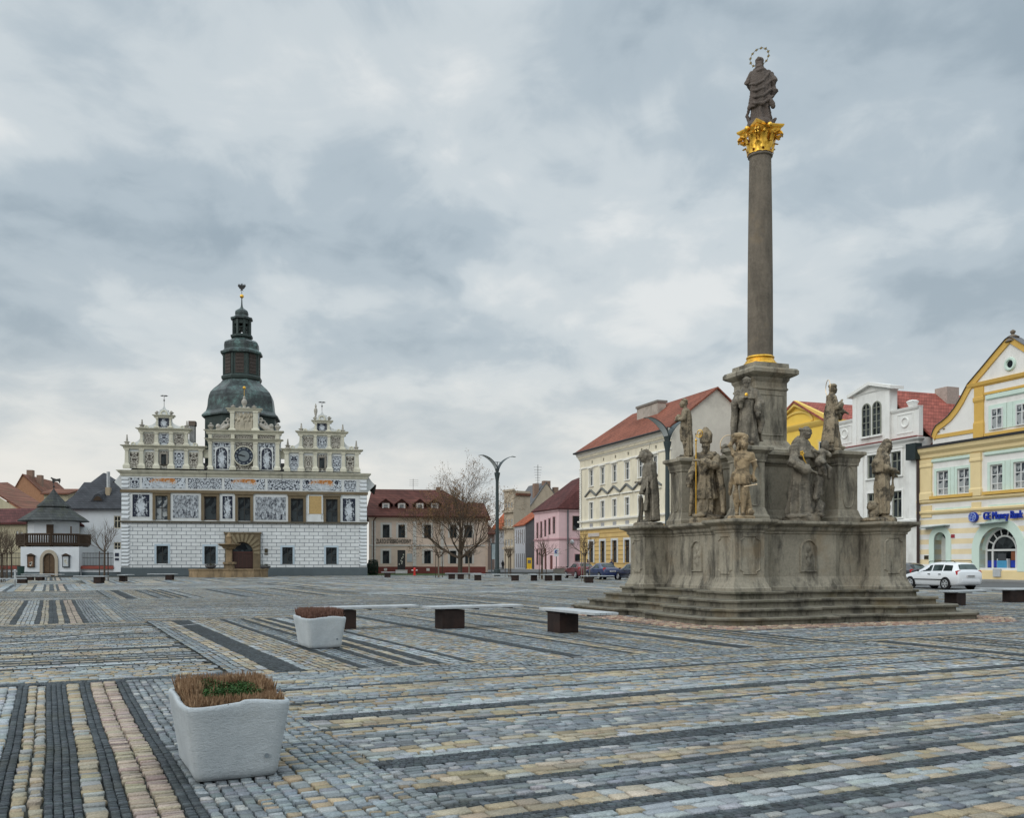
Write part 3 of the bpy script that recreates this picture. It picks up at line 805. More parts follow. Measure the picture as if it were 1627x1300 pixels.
    def hand(s, w, d, up=(0,0,1), size=1.0):
        w = V3(w); d = V3(d).normalized(); u = V3(up); sd = d.cross(u)
        if sd.length < .1: sd = V3((1,0,0))
        sd.normalize(); u = sd.cross(d)
        m = Matrix((sd, u, d)).transposed()
        s.ball(w+d*.045*size, (.042*size, .022*size, .052*size), m)
        for i, ln in enumerate((.06, .072, .068, .05)):
            p = w+d*.085*size+sd*(-.033+.022*i)*size
            s.cap((p, .0125*size), (p+d*ln*.55*size-u*.008, .012*size), (p+(d*ln-u*.03)*size, .010*size), n=8)
        p = w+d*.03*size+sd*-.045*size
        s.cap((p, .014*size), (p+(d*.05-sd*.025-u*.02)*size, .012*size), n=8)
    def arm(s, sh, el, wr, r=(.075,.06,.045), sleeve=0, hd=None):
        s.cap((sh, r[0]), (el, r[1]), n=12); s.cap((el, r[1]), (wr, r[2]), n=12)
        if sleeve:
            e, w_ = V3(el), V3(wr)
            s.cap((e, r[1]+.02), (e.lerp(w_, .8), r[1]+sleeve)); s.cap((e.lerp(w_,.75), .06), (e.lerp(w_,.75)-V3((0,0,.16+sleeve)), .045))
        s.hand(wr, hd if hd else V3(wr)-V3(el))
    def base(s, r=.36, h=.10, q=4):
        s.b.lathe([(r*1.05,-h),(r*1.03,-.02),(r*.95,.0)], q*2 if q > 4 else 8, rot=R(22.5)); return s
    def make(s, name, mat, vox=.014, smooth=1, rough=.010, seed=0, mirror=False):
        if mirror: s.b.v = [(-x, y, z) for x, y, z in s.b.v]
        me = bpy.data.meshes.new(name); me.from_pydata(s.b.v, [], s.b.f)
        bm = bmesh.new(); bm.from_mesh(me); bmesh.ops.recalc_face_normals(bm, faces=bm.faces); bm.to_mesh(me); bm.free()
        ob = bpy.data.objects.new(name, me); COL.objects.link(ob)
        md = ob.modifiers.new('r', 'REMESH'); md.mode = 'VOXEL'; md.voxel_size = vox
        bpy.context.view_layer.update()
        m2 = bpy.data.meshes.new_from_object(ob.evaluated_get(bpy.context.evaluated_depsgraph_get()))
        bpy.data.objects.remove(ob); bpy.data.meshes.remove(me); m2.name = name
        bm = bmesh.new(); bm.from_mesh(m2)
        for _ in range(smooth): bmesh.ops.smooth_vert(bm, verts=bm.verts, factor=.5, use_axis_x=True, use_axis_y=True, use_axis_z=True)
        bm.normal_update()
        off = V3((seed*3.1, seed*1.7, 0))
        for v in bm.verts:
            p = v.co; d = (1-2.4*abs(mnoise.noise(V3((p.x*8, p.y*8, p.z*1.9))+off)))*rough*1.15+mnoise.noise(p*24+off)*rough*.5
            v.co = p+v.normal*d
        bm.to_mesh(m2); bm.free()
        m2.polygons.foreach_set('use_smooth', [True]*len(m2.polygons)); m2.materials.clear(); m2.materials.append(mat); m2.update()
        return m2
def monpos(u, v): p = MC+MU*u+MV*v; return p
def statue(fig, name, mat, u, v, z, face, scale, label, vox=.0125, seed=0, rough=.015, wide=1.0, mirror=False):
    p = monpos(u, v)
    e = bpy.data.objects.new(name, fig.make(name, mat, vox, seed=seed, rough=rough, mirror=mirror)); COL.objects.link(e)
    e.location = (p.x, p.y, z); e.rotation_euler = (0,0,math.atan2(face[0], -face[1])); e.scale = (scale*wide, scale*wide, scale)
    return tag(e, label, 'statue', 'stone saints on the column monument')
def mon_dir(a, b): d = MU*a+MV*b; return (d.x, d.y)
def halo(parent, c, r0, tilt=0, mat=None, th=.012, axis='y'):
    mb = MB().torus((0,0,0), r0, th, 36, 6, axis=axis)
    o = mb.build('halo', mat or GOLD, parent, loc=c, rot=(tilt,0,0), smooth=True); return o
LEGS = lambda f, x=.09, h=.9: [f.cap(((sg*x,0,h), .095), ((sg*(x+.01),-.02,.48), .068), ((sg*x,.01,.09), .045)).ball((sg*x,-.07,.035), (.045,.12,.04)) for sg in (-1,1)]
def robed(f, k=9, am=.10, ph=0, lean=0.0, wide=1.0):
    f.robe([(.0,lean*-.6,0,.27*wide,.22*wide,am*1.5,k,ph),(.08,lean*-.6,0,.285*wide,.235*wide,am*1.5,k,ph+.05),(.45,lean*-.2,0,.23*wide,.195,am*1.3,k,ph+.3),(.8,lean*.2,0,.195,.165,am*.9,k,ph+.5),
            (1.02,lean*.5,0,.175,.135,am*.5,k,ph+.6),(1.25,lean*.8,.0,.195,.135,am*.35,k,ph+.7),(1.40,lean,.0,.205,.12,am*.2,k,ph+.8),(1.48,lean,.005,.14,.085,.02,k,0),(1.53,lean,.0,.07,.06,0,k,0)])
    for x in (-.09,.11): f.ball((x+lean*-.6,-.24,.03), (.05,.1,.04))
    f.cap(((lean,0,1.47), .062), ((lean,-.015,1.58), .055))

# Madonna on top of the column, seen from behind
f = Fig()
robed(f, 8, .11, .4, .03, .92)
f.base(.33, .10)
T = f.head((.02,-.03,1.655), R(-15), .1)
f.ball((.02,.02,1.70), (.092,.10,.095)); f.ball((.03,.10,1.71), (.05,.05,.05)); f.cap(((.02,.06,1.62), .075), ((.02,.08,1.50), .095), ((.0,.07,1.40), .13))
f.robe([(.42,.03,.05,.24,.17,.10,7,.2),(.7,.02,.05,.255,.18,.09,7,.5),(.95,.0,.05,.25,.185,.07,6,.8),(1.2,.0,.04,.235,.165,.05,6,1.0),(1.38,.0,.03,.20,.13,.03,6,1.2),(1.47,.01,.02,.12,.09,0,6,0)])
for i in range(4):                                    # mantle folds falling across the back from the right shoulder
    f.cap(((-.20-.03*i,.12,1.30-.21*i), .022), ((-.06,.225,1.06-.20*i), .03), ((.10,.225,.98-.17*i), .03), ((.25,.12,1.06-.16*i), .018))
f.cap(((.19,0,1.38), .075), ((.30,-.02,1.16), .07), ((.20,-.18,1.10), .05))
f.cap(((-.17,.0,1.36), .085), ((-.29,.0,1.12), .12), ((-.31,-.04,.90), .11), ((-.25,-.02,.72), .05)); f.ball((-.28,-.16,1.22), (.10,.10,.15)); f.ball((-.27,-.2,1.42), .065)
f.cap(((-.18,.1,.66), .08), ((-.30,.12,.40), .05)); f.cap(((.2,.05,.60), .07), ((.27,.1,.42), .035)); f.cap(((.27,.08,.42), .032), ((.32,.05,.25), .038), ((.25,.03,.06), .055), ((.12,.0,.0), .07))
f.ball((0,0,.02), (.32,.28,.10)); f.cap(((-.28,-.02,.03), .05), ((-.36,.0,.12), .03))
top = statue(f, 'madonna_statue', MTOP, 0, 0, 14.79, (.22, .95), 1.13, 'dark mantled stone figure with a ring of stars, on top of the column', seed=1, rough=.016, wide=1.1)
hr = MB().torus((0,0,0), .235, .006, 40, 5, axis='y')
ho = hr.build('halo', M('dark_gilt', (.12,.085,.02), .45, metal=.6), top, loc=(.02,.03,1.80), rot=(0,0,R(-25)))
for i in range(12):
    a = 2*math.pi*i/12+.2; pts = []
    for k in range(10):
        r = .042 if k % 2 == 0 else .018; b = a+2*math.pi*k/10; pts.append((r*math.cos(b), r*math.sin(b)))
    MB().slab(pts, -.008, .008).build('star', M('dark_gilt', (0,0,0)), ho, loc=(.235*math.cos(a), 0, .235*math.sin(a)))

# soldier saint with helmet and cloak on the left corner pier
f = Fig(); f.base(.36)
LEGS(f, .11)
f.robe([(.72,0,0,.24,.19,.16,12,0),(.95,0,0,.19,.15,.10,12,0),(1.05,0,0,.175,.135,0,12,0),(1.25,0,0,.2,.14,0,8,0),(1.40,0,0,.2,.12,0,8,0),(1.48,0,0,.12,.08,0,8,0)])
f.cap(((0,0,1.46), .06), ((0,-.05,1.58), .055))
T = f.head((0,-.09,1.63), 0, -.28)
f.ball(T((0,.0,.045)), (.098,.118,.10)); f.cap((T((0,-.09,.055)), .04), (T((0,-.20,.035)), .02)); f.cap((T((0,.12,.03)), .05), (T((0,.14,-.10)), .05), (T((0,.13,-.3)), .08), (T((0,.14,-.5)), .06)) ; f.cap((T((0,-.06,.15)), .02), (T((0,.1,.17)), .03), (T((0,.18,.0)), .05))
f.cape(.30, .36, 1.52, .06, (.15,.22), wave=.05, k=3)
f.robe([(.05,.02,.12,.25,.13,.16,9,0),(.6,.02,.10,.26,.15,.16,9,.2),(1.2,.0,.06,.25,.15,.10,9,.4),(1.45,0,.04,.19,.12,.05,9,.5)])
f.cap(((-.2,0,1.40), .085), ((-.26,-.02,1.12), .065), ((-.16,-.16,1.0), .05)); f.hand((-.16,-.16,1.0), (.3,-1,.4))
f.arm((.2,0,1.40), (.26,.02,1.12), (.22,-.10,.90))
for i in range(4): f.cap(((.10+.06*i,-.05,1.1), .02), ((.16+.06*i,-.1,.3), .03))
f.cap(((-.2,-.16,.02), .07), ((-.18,-.14,.35), .05), ((-.15,-.15,.62), .06))
st_f = statue(f, 'soldier_statue', MSTA2, -2.5, 2.40, 2.81, mon_dir(-1,.35), 1.27, 'stone soldier in a crested helmet and long cloak, in profile on the far left pier', seed=2, wide=1.0)
MB().tube([(.02,-.22,.0),(.0,-.16,1.0),(-.02,.06,2.0)], [.012,.012,.004], 6).build('lance', M('iron_dark', (.03,.03,.03), .5), st_f)

# figure carrying a bundle on the left upper pedestal
f = Fig(); f.base(.28, .07)
LEGS(f, .08)
f.robe([(.50,0,0,.19,.16,.14,9,0),(.8,0,0,.2,.16,.12,9,.3),(1.0,0,0,.185,.14,.05,9,.4),(1.25,0,0,.2,.135,.05,7,.5),(1.40,0,0,.2,.12,.02,7,0),(1.48,0,0,.12,.085,0,7,0)])
f.robe([(.03,.05,.12,.20,.10,.2,7,0),(.5,.03,.12,.2,.09,.2,7,.3),(1.0,.0,.1,.2,.09,.12,7,.6),(1.42,0,.07,.18,.08,.05,7,.9)])
f.cap(((0,0,1.46), .06), ((0,-.03,1.58), .055)); f.head((0,-.06,1.65), R(12), -.15, 'curly')
f.arm((-.2,0,1.38), (-.27,-.04,1.12), (-.10,-.20,1.20)); f.arm((.2,0,1.38), (.27,-.03,1.14), (.08,-.20,1.16))
f.ball((0,-.21,1.22), (.13,.08,.10)); f.cap(((-.18,-.05,.98), .05), ((.18,-.08,.92), .05))
statue(f, 'bundle_bearer_statue', MSTA, -1.61, 1.61, 4.84, mon_dir(-1,.75), 1.02, 'bare-headed stone figure clasping a bundle, in profile on the left upper pedestal', seed=3)

# bishop with mitre and gilded crozier
f = Fig(); f.base(.36, .12)
f.robe([(.05,-.02,0,.20,.16,.10,9,0),(.4,0,0,.19,.16,.12,9,.2),(.62,0,0,.2,.17,.05,9,.3)])
f.robe([(.44,0,0,.225,.19,.16,12,0),(.7,0,0,.205,.175,.13,12,.2),(1.0,0,0,.18,.145,.07,12,.3),(1.25,0,0,.2,.14,.05,8,.4),(1.40,0,0,.205,.12,.02,8,0),(1.49,0,0,.12,.085,0,8,0)])
for x in (-.1,.12): f.ball((x,-.17,.03), (.05,.12,.045))
f.cap(((0,0,1.46), .062), ((0,-.02,1.57), .058)); T = f.head((0,-.035,1.635), R(-12), -.05, None, True)
rows = []
for i in range(7):
    t = i/6; ww = .10+.035*t-.14*max(0,t-.45)**1.2*1.0
    rows.append(t)
for sg in (-1, 1):
    P_ = []
    for i in range(8):
        t = i/7; half = (.098+.03*min(t,.5)*2) if t < .55 else .128*(1-(t-.55)/.45)+.008
        P_.append([T((x*half, sg*(.085-.04*t)*(1-.25*abs(x))*1.0, .06+.33*t)) for x in (-1,-.5,0,.5,1)])
    f.sheet(P_, .045)
f.ball(T((0,0,.08)), (.10,.10,.06))
f.cape(.25, .40, 1.49, .08, (.12,.20), wave=.06, k=2.6)
f.cap(((.18,-.02,1.42), .06), ((.30,-.07,1.1), .065), ((.36,-.05,.6), .06), ((.38,-.02,.15), .05)); f.cap(((-.17,-.05,1.43), .06), ((0,-.14,1.28), .06), ((.17,-.05,1.43), .06))
f.arm((-.21,0,1.38), (-.30,.0,1.10), (-.36,-.14,.86), sleeve=.02); f.arm((.22,0,1.38), (.24,-.18,1.16), (-.06,-.27,1.26), sleeve=.03)
f.ball((-.10,-.22,.06), (.16,.12,.07)); f.ball((.12,-.05,.02), (.26,.22,.06))
bp = statue(f, 'bishop_statue', MSTA, -1.90, -.02, 2.85, mon_dir(-.75,-.75), 1.32, 'stone bishop in a tall mitre holding a thin gilded crozier', seed=4)
cz = MB().tube([(-.17,-.30,.03),(-.17,-.30,1.72)], .014, 8)
sp = [(-.17, -.30, 1.72)]
for i in range(30):
    t = i/29; th = math.pi+t*3.6*math.pi; rr = .085*(1-.75*t); sp.append((-.09+rr*math.cos(th), -.30, 1.88+rr*math.sin(th)*1.15))
cz.tube(sp, [.014]+[.013*(1-.4*i/29) for i in range(30)], 6); cz.ball((-.17,-.30,1.72), .028, 8, 6); cz.ball((-.17,-.30,1.66), .02, 8, 6)
cz.build('crozier', GOLD, bp, smooth=True)

# friar with halo on the far side (only head and ring show)
f = Fig(); robed(f); f.base(.32); f.head((0,-.02,1.66), 0, 0, 'tonsure'); f.cape(.22,.36,1.48,.1,(.12,.2)); f.arm((-.2,0,1.38),(-.3,-.05,1.1),(-.12,-.26,1.15),sleeve=.03); f.arm((.2,0,1.38),(.3,-.05,1.1),(.1,-.26,1.1),sleeve=.03)
fr_ = statue(f, 'friar_statue', MSTA2, .05, 1.87, 2.85, mon_dir(0,1), 1.42, 'stone friar behind the bishop of whom only the head and a thin light ring show', seed=5, vox=.02, wide=1.0)
halo(fr_, (0,.12,1.72), .235, mat=M('pale_gilt', (.75,.58,.38), .4, metal=.5), th=.011)

# Sebastian: bound, bare torso, loincloth, one arm raised to the tree stump
f = Fig(); f.base(.32, .10)
f.cap(((-.09,.0,.93), .105), ((-.13,-.06,.50), .072), ((-.10,.02,.10), .046)); f.cap(((.09,0,.93), .105), ((.07,-.05,.50), .072), ((.03,-.02,.10), .046))
f.ball((-.10,-.06,.04), (.045,.12,.04)); f.ball((.04,-.10,.04), (.045,.12,.04))
f.cap(((-.09,-.01,.34), .064), ((-.10,.03,.22), .055)); f.cap(((.05,-.0,.34), .064), ((.04,.02,.22), .055))
f.robe([(.80,0,0,.185,.135,0,6,0),(.95,0,0,.175,.13,0,6,0),(1.08,.01,0,.15,.115,0,6,0),(1.22,.02,-.01,.18,.125,0,6,0),(1.34,.03,-.01,.2,.125,0,6,0),(1.43,.03,0,.19,.10,0,6,0),(1.50,.03,0,.08,.07,0,6,0)])
for sg in (-1, 1): f.ball((sg*.085+.02,-.105,1.30), (.085,.04,.065)); f.ball((sg*.05+.01,-.105,1.12), (.045,.025,.10))
f.robe([(.72,.01,-.01,.19,.15,.18,11,0),(.86,.0,-.01,.205,.16,.14,11,.4),(.98,0,0,.18,.14,.06,11,.8)])
f.cap(((-.17,-.08,.98), .04), ((-.24,-.02,.75), .05), ((-.26,.05,.5), .03))
f.cap(((.03,0,1.48), .055), ((.04,-.03,1.58), .052)); f.head((.05,-.055,1.65), R(22), -.28, 'long', False, .15)
f.cap(((-.17,0,1.42), .07), ((-.26,-.02,1.62), .058), ((-.16,.02,1.80), .042)); f.hand((-.16,.02,1.80), (.5,.1,.6))
f.cap(((.22,0,1.40), .07), ((.30,.08,1.14), .055), ((.26,.06,.92), .042)); f.hand((.26,.06,.92), (-.1,-.2,-1))
f.cap(((.10,.22,.0), .13), ((.06,.22,.7), .10), ((.0,.2,1.3), .08), ((-.05,.12,1.68), .085), ((-.1,.05,1.82), .075)); f.ball((-.06,.03,1.85), (.17,.09,.07)); f.ball((.06,.06,1.82), (.10,.08,.07))
f.cap(((.12,.2,.95), .07), ((.3,.12,.82), .05)); f.cap(((.14,.14,.02), .1), ((.2,-.02,.08), .09)); f.cap(((.16,.18,.1), .09), ((.12,.12,.6), .05))
sb_ = statue(f, 'bound_youth_statue', MSTA3, -2.40, -2.48, 2.81, mon_dir(-.75,-1.0), 1.17, 'bare-chested ochre stone youth in a loincloth, tied to a tree stump at the front corner', seed=6, rough=.006, wide=1.0)
MB().tube([(.06,-.16,.66),(.34,-.22,.70)], .009, 6).ball((.34,-.22,.70), .018, 6, 4).build('arrow', M('pale_gilt', (0,0,0)), sb_)
MB().tube([(.2,-.10,1.22),(.33,-.24,1.25)], .009, 6).ball((.33,-.24,1.25), .018, 6, 4).build('arrow', M('pale_gilt', (0,0,0)), sb_)

# bearded monk in mantle on the middle upper pedestal
f = Fig(); robed(f, 8, .10, .2); f.base(.30, .07)
T = f.head((-.01,-.03,1.66), R(-8), -.12, 'tonsure', True)
f.cape(.23, .40, 1.49, .10, (.12,.20), wave=.06, k=2.6)
f.robe([(1.18,0,-.01,.26,.19,.06,6,0),(1.34,0,0,.235,.15,.04,6,.3),(1.50,0,0,.11,.09,0,6,0)])
f.cap(((-.22,-.03,1.36), .09), ((-.31,-.06,1.08), .09), ((-.33,-.02,.62), .08), ((-.33,0,.2), .06)); f.cap(((.22,-.03,1.36), .09), ((.33,-.05,1.05), .10), ((.37,0,.62), .08), ((.34,.02,.35), .06))
f.arm((-.2,0,1.36), (-.30,-.08,1.10), (-.12,-.27,1.17), sleeve=.03); f.arm((.2,0,1.36), (.29,-.05,1.08), (.26,-.2,.86), sleeve=.04)
f.robe([(.12,-.02,-.14,.13,.10,.04,5,0),(.7,-.02,-.12,.12,.08,.03,5,0),(1.15,-.01,-.1,.10,.06,0,5,0)])
mk = statue(f, 'bearded_monk_statue', MSTA2, -1.61, -1.61, 4.84, mon_dir(-.62,-1.0), 1.08, 'bearded stone monk in a wide mantle on the middle upper pedestal below the column', seed=7)
MB().ball((-.03,-.20,1.28), (.045,.02,.05), 8, 6).build('flaming_heart', GOLD, mk)

# saint with ring halo on the right upper pedestal
f = Fig(); robed(f, 8, .09, .9); f.base(.30, .06)
T = f.head((0,-.03,1.66), R(10), .02); f.ball(T((0,0,.085)), (.098,.11,.045)); f.ball(T((0,0,.12)), (.08,.09,.03))
f.cape(.2, .30, 1.48, .15, (.11,.2), wave=.05, k=3); f.robe([(.95,0,0,.225,.18,.10,10,0),(1.2,0,0,.22,.16,.06,10,.2),(1.46,0,0,.16,.11,.02,10,.4)])
f.arm((-.2,0,1.38), (-.27,-.08,1.12), (-.08,-.24,1.24), sleeve=.02, hd=(.2,-.2,1)); f.arm((.2,0,1.38), (.28,-.10,1.12), (.12,-.34,1.05), sleeve=.05); f.cap(((.16,-.14,.98), .05), ((.02,-.22,.92), .05), ((-.16,-.12,1.0), .04))
sa = statue(f, 'canon_statue', MSTA, 1.22, -1.72, 4.84, mon_dir(1,-.45), 1.05, 'pale stone cleric in a biretta with a thin ring halo, on the right upper pedestal', seed=8)
halo(sa, (0,.10,1.70), .215, mat=M('pale_gilt', (0,0,0)), th=.010)

# friar holding a child
f = Fig(); robed(f, 9, .11, .5, .03, 1.05); f.base(.36, .10)
T = f.head((.06,-.06,1.66), R(35), -.12, 'tonsure'); f.robe([(1.16,.02,-.01,.27,.19,.05,7,0),(1.32,.03,0,.25,.16,.05,7,.3),(1.48,.04,0,.14,.10,0,7,0),(1.53,.04,.02,.10,.09,0,7,0)])
f.cap(((.03,.08,1.52), .08), ((.0,.13,1.42), .09))
f.cap(((-.2,-.02,1.34), .09), ((-.30,-.08,1.05), .12), ((-.14,-.26,.90), .10)); f.cap(((-.14,-.26,.90), .05), ((-.06,-.31,.88), .042)); f.hand((-.07,-.31,.88), (.8,-.3,-.3))
f.arm((.24,-.02,1.34), (.36,-.12,1.06), (.20,-.34,1.06), sleeve=.05)
# child
f.cap(((.30,-.24,1.06), .075), ((.34,-.22,1.28), .07)); f.ball((.42,-.24,1.42), (.066,.075,.08)); f.cap(((.36,-.22,1.30), .038), ((.24,-.22,1.26), .03), ((.14,-.2,1.30), .024)); f.cap(((.36,-.28,1.28), .036), ((.46,-.32,1.2), .028))
f.cap(((.30,-.27,1.05), .052), ((.38,-.38,.92), .042), ((.40,-.34,.76), .028)); f.cap(((.26,-.28,1.05), .052), ((.22,-.38,.92), .04), ((.28,-.36,.82), .028))
f.cap(((.24,-.22,.72), .09), ((.34,-.16,.70), .07)); f.cap(((.22,-.22,.7), .08), ((.34,-.12,.45), .09), ((.40,-.1,.25), .11), ((.30,-.16,.10), .08)); f.cap(((.22,-.24,.65), .07), ((.16,-.26,.35), .06), ((.2,-.24,.12), .06))
f.ball((.2,-.12,.03), (.24,.2,.07)); f.ball((-.05,-.05,.0), (.34,.28,.07))
an = statue(f, 'friar_with_child_statue', MSTA2, -.02, -1.92, 2.85, mon_dir(.15,-1), 1.44, 'tonsured dark stone friar holding a naked child on his arm', seed=9)
fl = MB()
for i in range(5):
    a = 2*math.pi*i/5; fl.ball((-.17+.035*math.cos(a), -.19, 1.22+.035*math.sin(a)), (.024,.012,.024), 7, 5)
fl.tube([(-.17,-.19,1.22),(-.14,-.21,1.10),(-.1,-.24,1.0)], .010, 5); fl.build('gilt_lily', GOLD, an)

# penitent with a lion at the feet on the right corner pier
f = Fig(); f.base(.30, .12)
LEGS(f, .08)
f.robe([(.10,0,.0,.19,.16,.14,8,0),(.45,0,0,.19,.165,.14,8,.3),(.80,0,0,.195,.16,.12,8,.6),(1.0,0,0,.175,.135,.07,8,.8),(1.1,0,0,.17,.13,.03,8,0)])
f.robe([(1.02,0,.02,.23,.18,.10,7,0),(1.2,0,.01,.235,.165,.08,7,.2),(1.38,0,0,.22,.13,.04,7,.4),(1.48,0,0,.13,.09,0,7,0)])
f.cap(((0,0,1.46), .065), ((0,-.07,1.57), .06)); f.head((0,-.12,1.62), R(5), -.42, 'long', True)
f.arm((-.2,0,1.36), (-.29,.02,1.1), (-.10,-.24,1.06)); f.arm((.2,0,1.36), (.28,-.02,1.1), (.10,-.26,1.0), sleeve=.03)
f.cap(((.0,-.24,.98), .05), ((-.02,-.23,.7), .05), ((.05,-.2,.42), .04)); f.ball((.0,.14,1.22), (.16,.07,.14))
f.ball((-.04,.20,.15), (.14,.11,.16)); f.ball((-.10,.27,.27), (.11,.09,.11)); f.ball((-.12,.34,.24), (.055,.055,.05)); f.cap(((-.1,.25,.15), .05), ((-.12,.30,.0), .05)); f.cap(((.05,.2,.12), .09), ((.1,.16,.0), .06)); f.ball((0,.12,-.04), (.3,.34,.06))
statue(f, 'penitent_statue', MSTA, 2.42, -2.42, 2.83, mon_dir(1,-.35), 1.28, 'long-haired stone figure with a small lion at its feet, on the right pier', seed=10)
# ------------------------------------------------------------------ town hall
WHITE = (.60,.62,.625)
def ashlar_mat(name, white, line, bw, bh, mortar=.035, var=.06, off=.5, bump=.2):
    t = NT(name); t.set(.85, .2); v = t.tc.outputs['Object']; x, y, z = t.sep(v)
    b = t.n('ShaderNodeTexBrick', offset=off); t.l(t.comb(x, z, 0.0), b.inputs['Vector'])
    for k, q in (('Scale',1),('Mortar Size',mortar),('Mortar Smooth',.2),('Brick Width',bw),('Row Height',bh),('Bias',0)): b.inputs[k].default_value = q
    b.inputs['Color1'].default_value = (*mul(white,1-var),1); b.inputs['Color2'].default_value = (*mul(white,1+var),1); b.inputs['Mortar'].default_value = (*line,1)
    c = t.mix(1.0, b.outputs[0], t.ramp(t.noise(v, .6, 6, .65), [(.3,.84),(.65,1.06)]), 'MULTIPLY')
    t.base(c); t.bump(b.outputs['Fac'], -bump, .02); return t.m
def sgraf(name, kind='scroll', dark=(.03,.035,.05), light=(.52,.55,.58), k=2.2, fr=9.0, w=1.0, h=1.2, seed=0, t_w=.26):
    t = NT(name); t.set(.9, .15); v = t.tc.outputs['Object']; x, y, z = t.sep(v)
    xm = t.math('ABSOLUTE', x)
    fine = t.noise(v, 9, 3, .7, 1.5)
    p = t.comb(t.math('ADD', xm, seed*1.37), t.math('ADD', z, seed*2.1), seed*.7)
    vo = t.n('ShaderNodeTexVoronoi', feature='F1'); t.l(p, vo.inputs['Vector']); vo.inputs['Scale'].default_value = k; vo.inputs['Randomness'].default_value = .8
    n = t.noise(p, k*2.2, 3, .6, .6)
    s = t.math('SINE', t.math('ADD', t.math('MULTIPLY', vo.outputs['Distance'], fr*1.6), t.math('MULTIPLY', n, 7.0)))
    if kind == 'scroll': f = t.ramp(t.math('MULTIPLY_ADD', s, .5, .5), [(.26, 0.0), (.40, 1.0)]); c = t.mix(f, dark, t.mix(t.ramp(fine, [(.40, .75), (.5, 0.0)]), light, mul(light, .45)))
    elif kind == 'figure':
        d = t.math('SQRT', t.math('ADD', t.math('POWER', t.math('DIVIDE', x, w*t_w), 2.0), t.math('POWER', t.math('DIVIDE', t.math('ADD', z, h*.08), h*.44), 2.0)))
        vs = t.comb(t.math('MULTIPLY', x, 1.0), 0.0, t.math('MULTIPLY', z, .55)); n2 = t.noise(vs, k*3.4, 5, .7, .8)
        f = t.math('ADD', t.math('MULTIPLY', n2, 1.9), t.math('MULTIPLY', t.math('SUBTRACT', .72, d), .42))
        c = t.ramp(f, [(.78, dark), (.86, mul(light,.5)), (1.0, light)])
    elif kind == 'crowd':
        vs = t.comb(t.math('MULTIPLY', x, 1.0), 0.0, t.math('MULTIPLY', z, .5)); n2 = t.noise(vs, k*2.6, 6, .75, 1.0); c = t.ramp(n2, [(.40, dark), (.48, mul(light,.4)), (.56, mul(light,.8)), (.64, light)])
    elif kind == 'orange':
        n2 = t.noise(v, k*1.5, 4, .65, 1.2)
        f = t.ramp(t.math('MULTIPLY_ADD', s, .5, .5), [(.26, 0.0), (.40, 1.0)]); base = t.mix(f, dark, light)
        fig = t.ramp(n2, [(.35, mul(light,.45)), (.55, light)])
        e = t.math('SQRT', t.math('ADD', t.math('POWER', t.math('DIVIDE', x, w*.33), 2.0), t.math('POWER', t.math('DIVIDE', z, h*.62), 2.0)))
        e = t.math('ADD', e, t.math('MULTIPLY', n2, .5)); inside = t.ramp(e, [(1.05, 1.0), (1.25, 0.0)]) if False else t.ramp(t.math('MULTIPLY', e, .7), [(.78, 1.0), (.86, 0.0)])
        up = t.ramp(t.math('ADD', t.math('MULTIPLY', z, .9/h), t.math('MULTIPLY', t.noise(v, 1.6, 3), .9)), [(.48, 0.0), (.54, 1.0)])
        sc = t.mix(up, fig, t.mix(t.ramp(n2, [(.47,0.0),(.56,1.0)]), (.44,.18,.05), (.52,.47,.42)))
        c = t.mix(inside, base, sc)
    c = t.mix(1.0, c, t.ramp(t.noise(v, .9, 5), [(.3,.82),(.7,1.08)]), 'MULTIPLY')
    t.base(c); return t.m
TH_A = math.atan2(.160, .987)
th = Bld('town_hall', -29.03, 100.4, TH_A, 'white town hall with black and white wall paintings, stepped gables and a dark onion-domed tower', 'building')
zl = lambda a, b: (th.z(193, a)+th.z(583, b))/2
Zc0, Zc1 = zl(756.5, 762), zl(747, 753)       # main cornice
Zf0 = zl(777.7, 783); Zs0 = zl(781.2, 788)    # frieze bottom, string course bottom
Zfl = zl(826, 832); Zfl0 = zl(829, 834.5); Zpl = zl(901, 903)
X0, X1 = th.x(193), th.x(583); DEP = 14.0
m_ash = ashlar_mat('sgraffito_ashlar', WHITE, (.17,.19,.21), .99, .40, .033)
m_wh = M('town_hall_white', (.58,.60,.60), var=.08, stain=.25, staincol=(.3,.3,.28), streak=1)
m_cream = M('town_hall_cream_trim', (.56,.54,.44), var=.1, stain=.35, staincol=(.2,.19,.15), streak=1, sscale=1.5)
m_grey = M('slate_grey_plinth', (.085,.105,.115), var=.12)
m_brown = M('brown_sandstone', (.15,.115,.07), var=.22, stain=.4)
m_dkstr = M('dark_string_stone', (.085,.075,.055), var=.2)
m_blue = M('pale_blue_surround', (.38,.46,.52), var=.08)
m_frame_dk = M('dark_window_frame', (.035,.035,.033), .5, var=.1, bump=0)
m_frame_wh = M('white_window_frame', (.62,.63,.62), .5, var=.05, bump=0)
m_frame_br = M('brown_window_frame', (.10,.065,.04), .5, var=.1, bump=0)
G1 = glass_mat(); G2 = glass_mat('curtained_glass', (.045,.055,.065), (.36,.38,.38), .9, 2.2); G3 = glass_mat('dark_glass', (.012,.015,.018), (.07,.085,.09), .5, 1.6)
gw = [th.rect(*r) for r in ((248.5,867.7,267,896),(324.7,868.5,343,896.5),(448.5,870,465,897),(518,870.2,535,897))]
uw = [th.rect(*r) for r in ((247,788,266.5,826.5),(324,789,344.5,827.3),(378,790.5,398,828.3),(462,792.5,482,830),(518,793.5,536.5,831))]
px0, px1 = th.x(358), th.x(414); pz1 = th.z(386, 848.5)
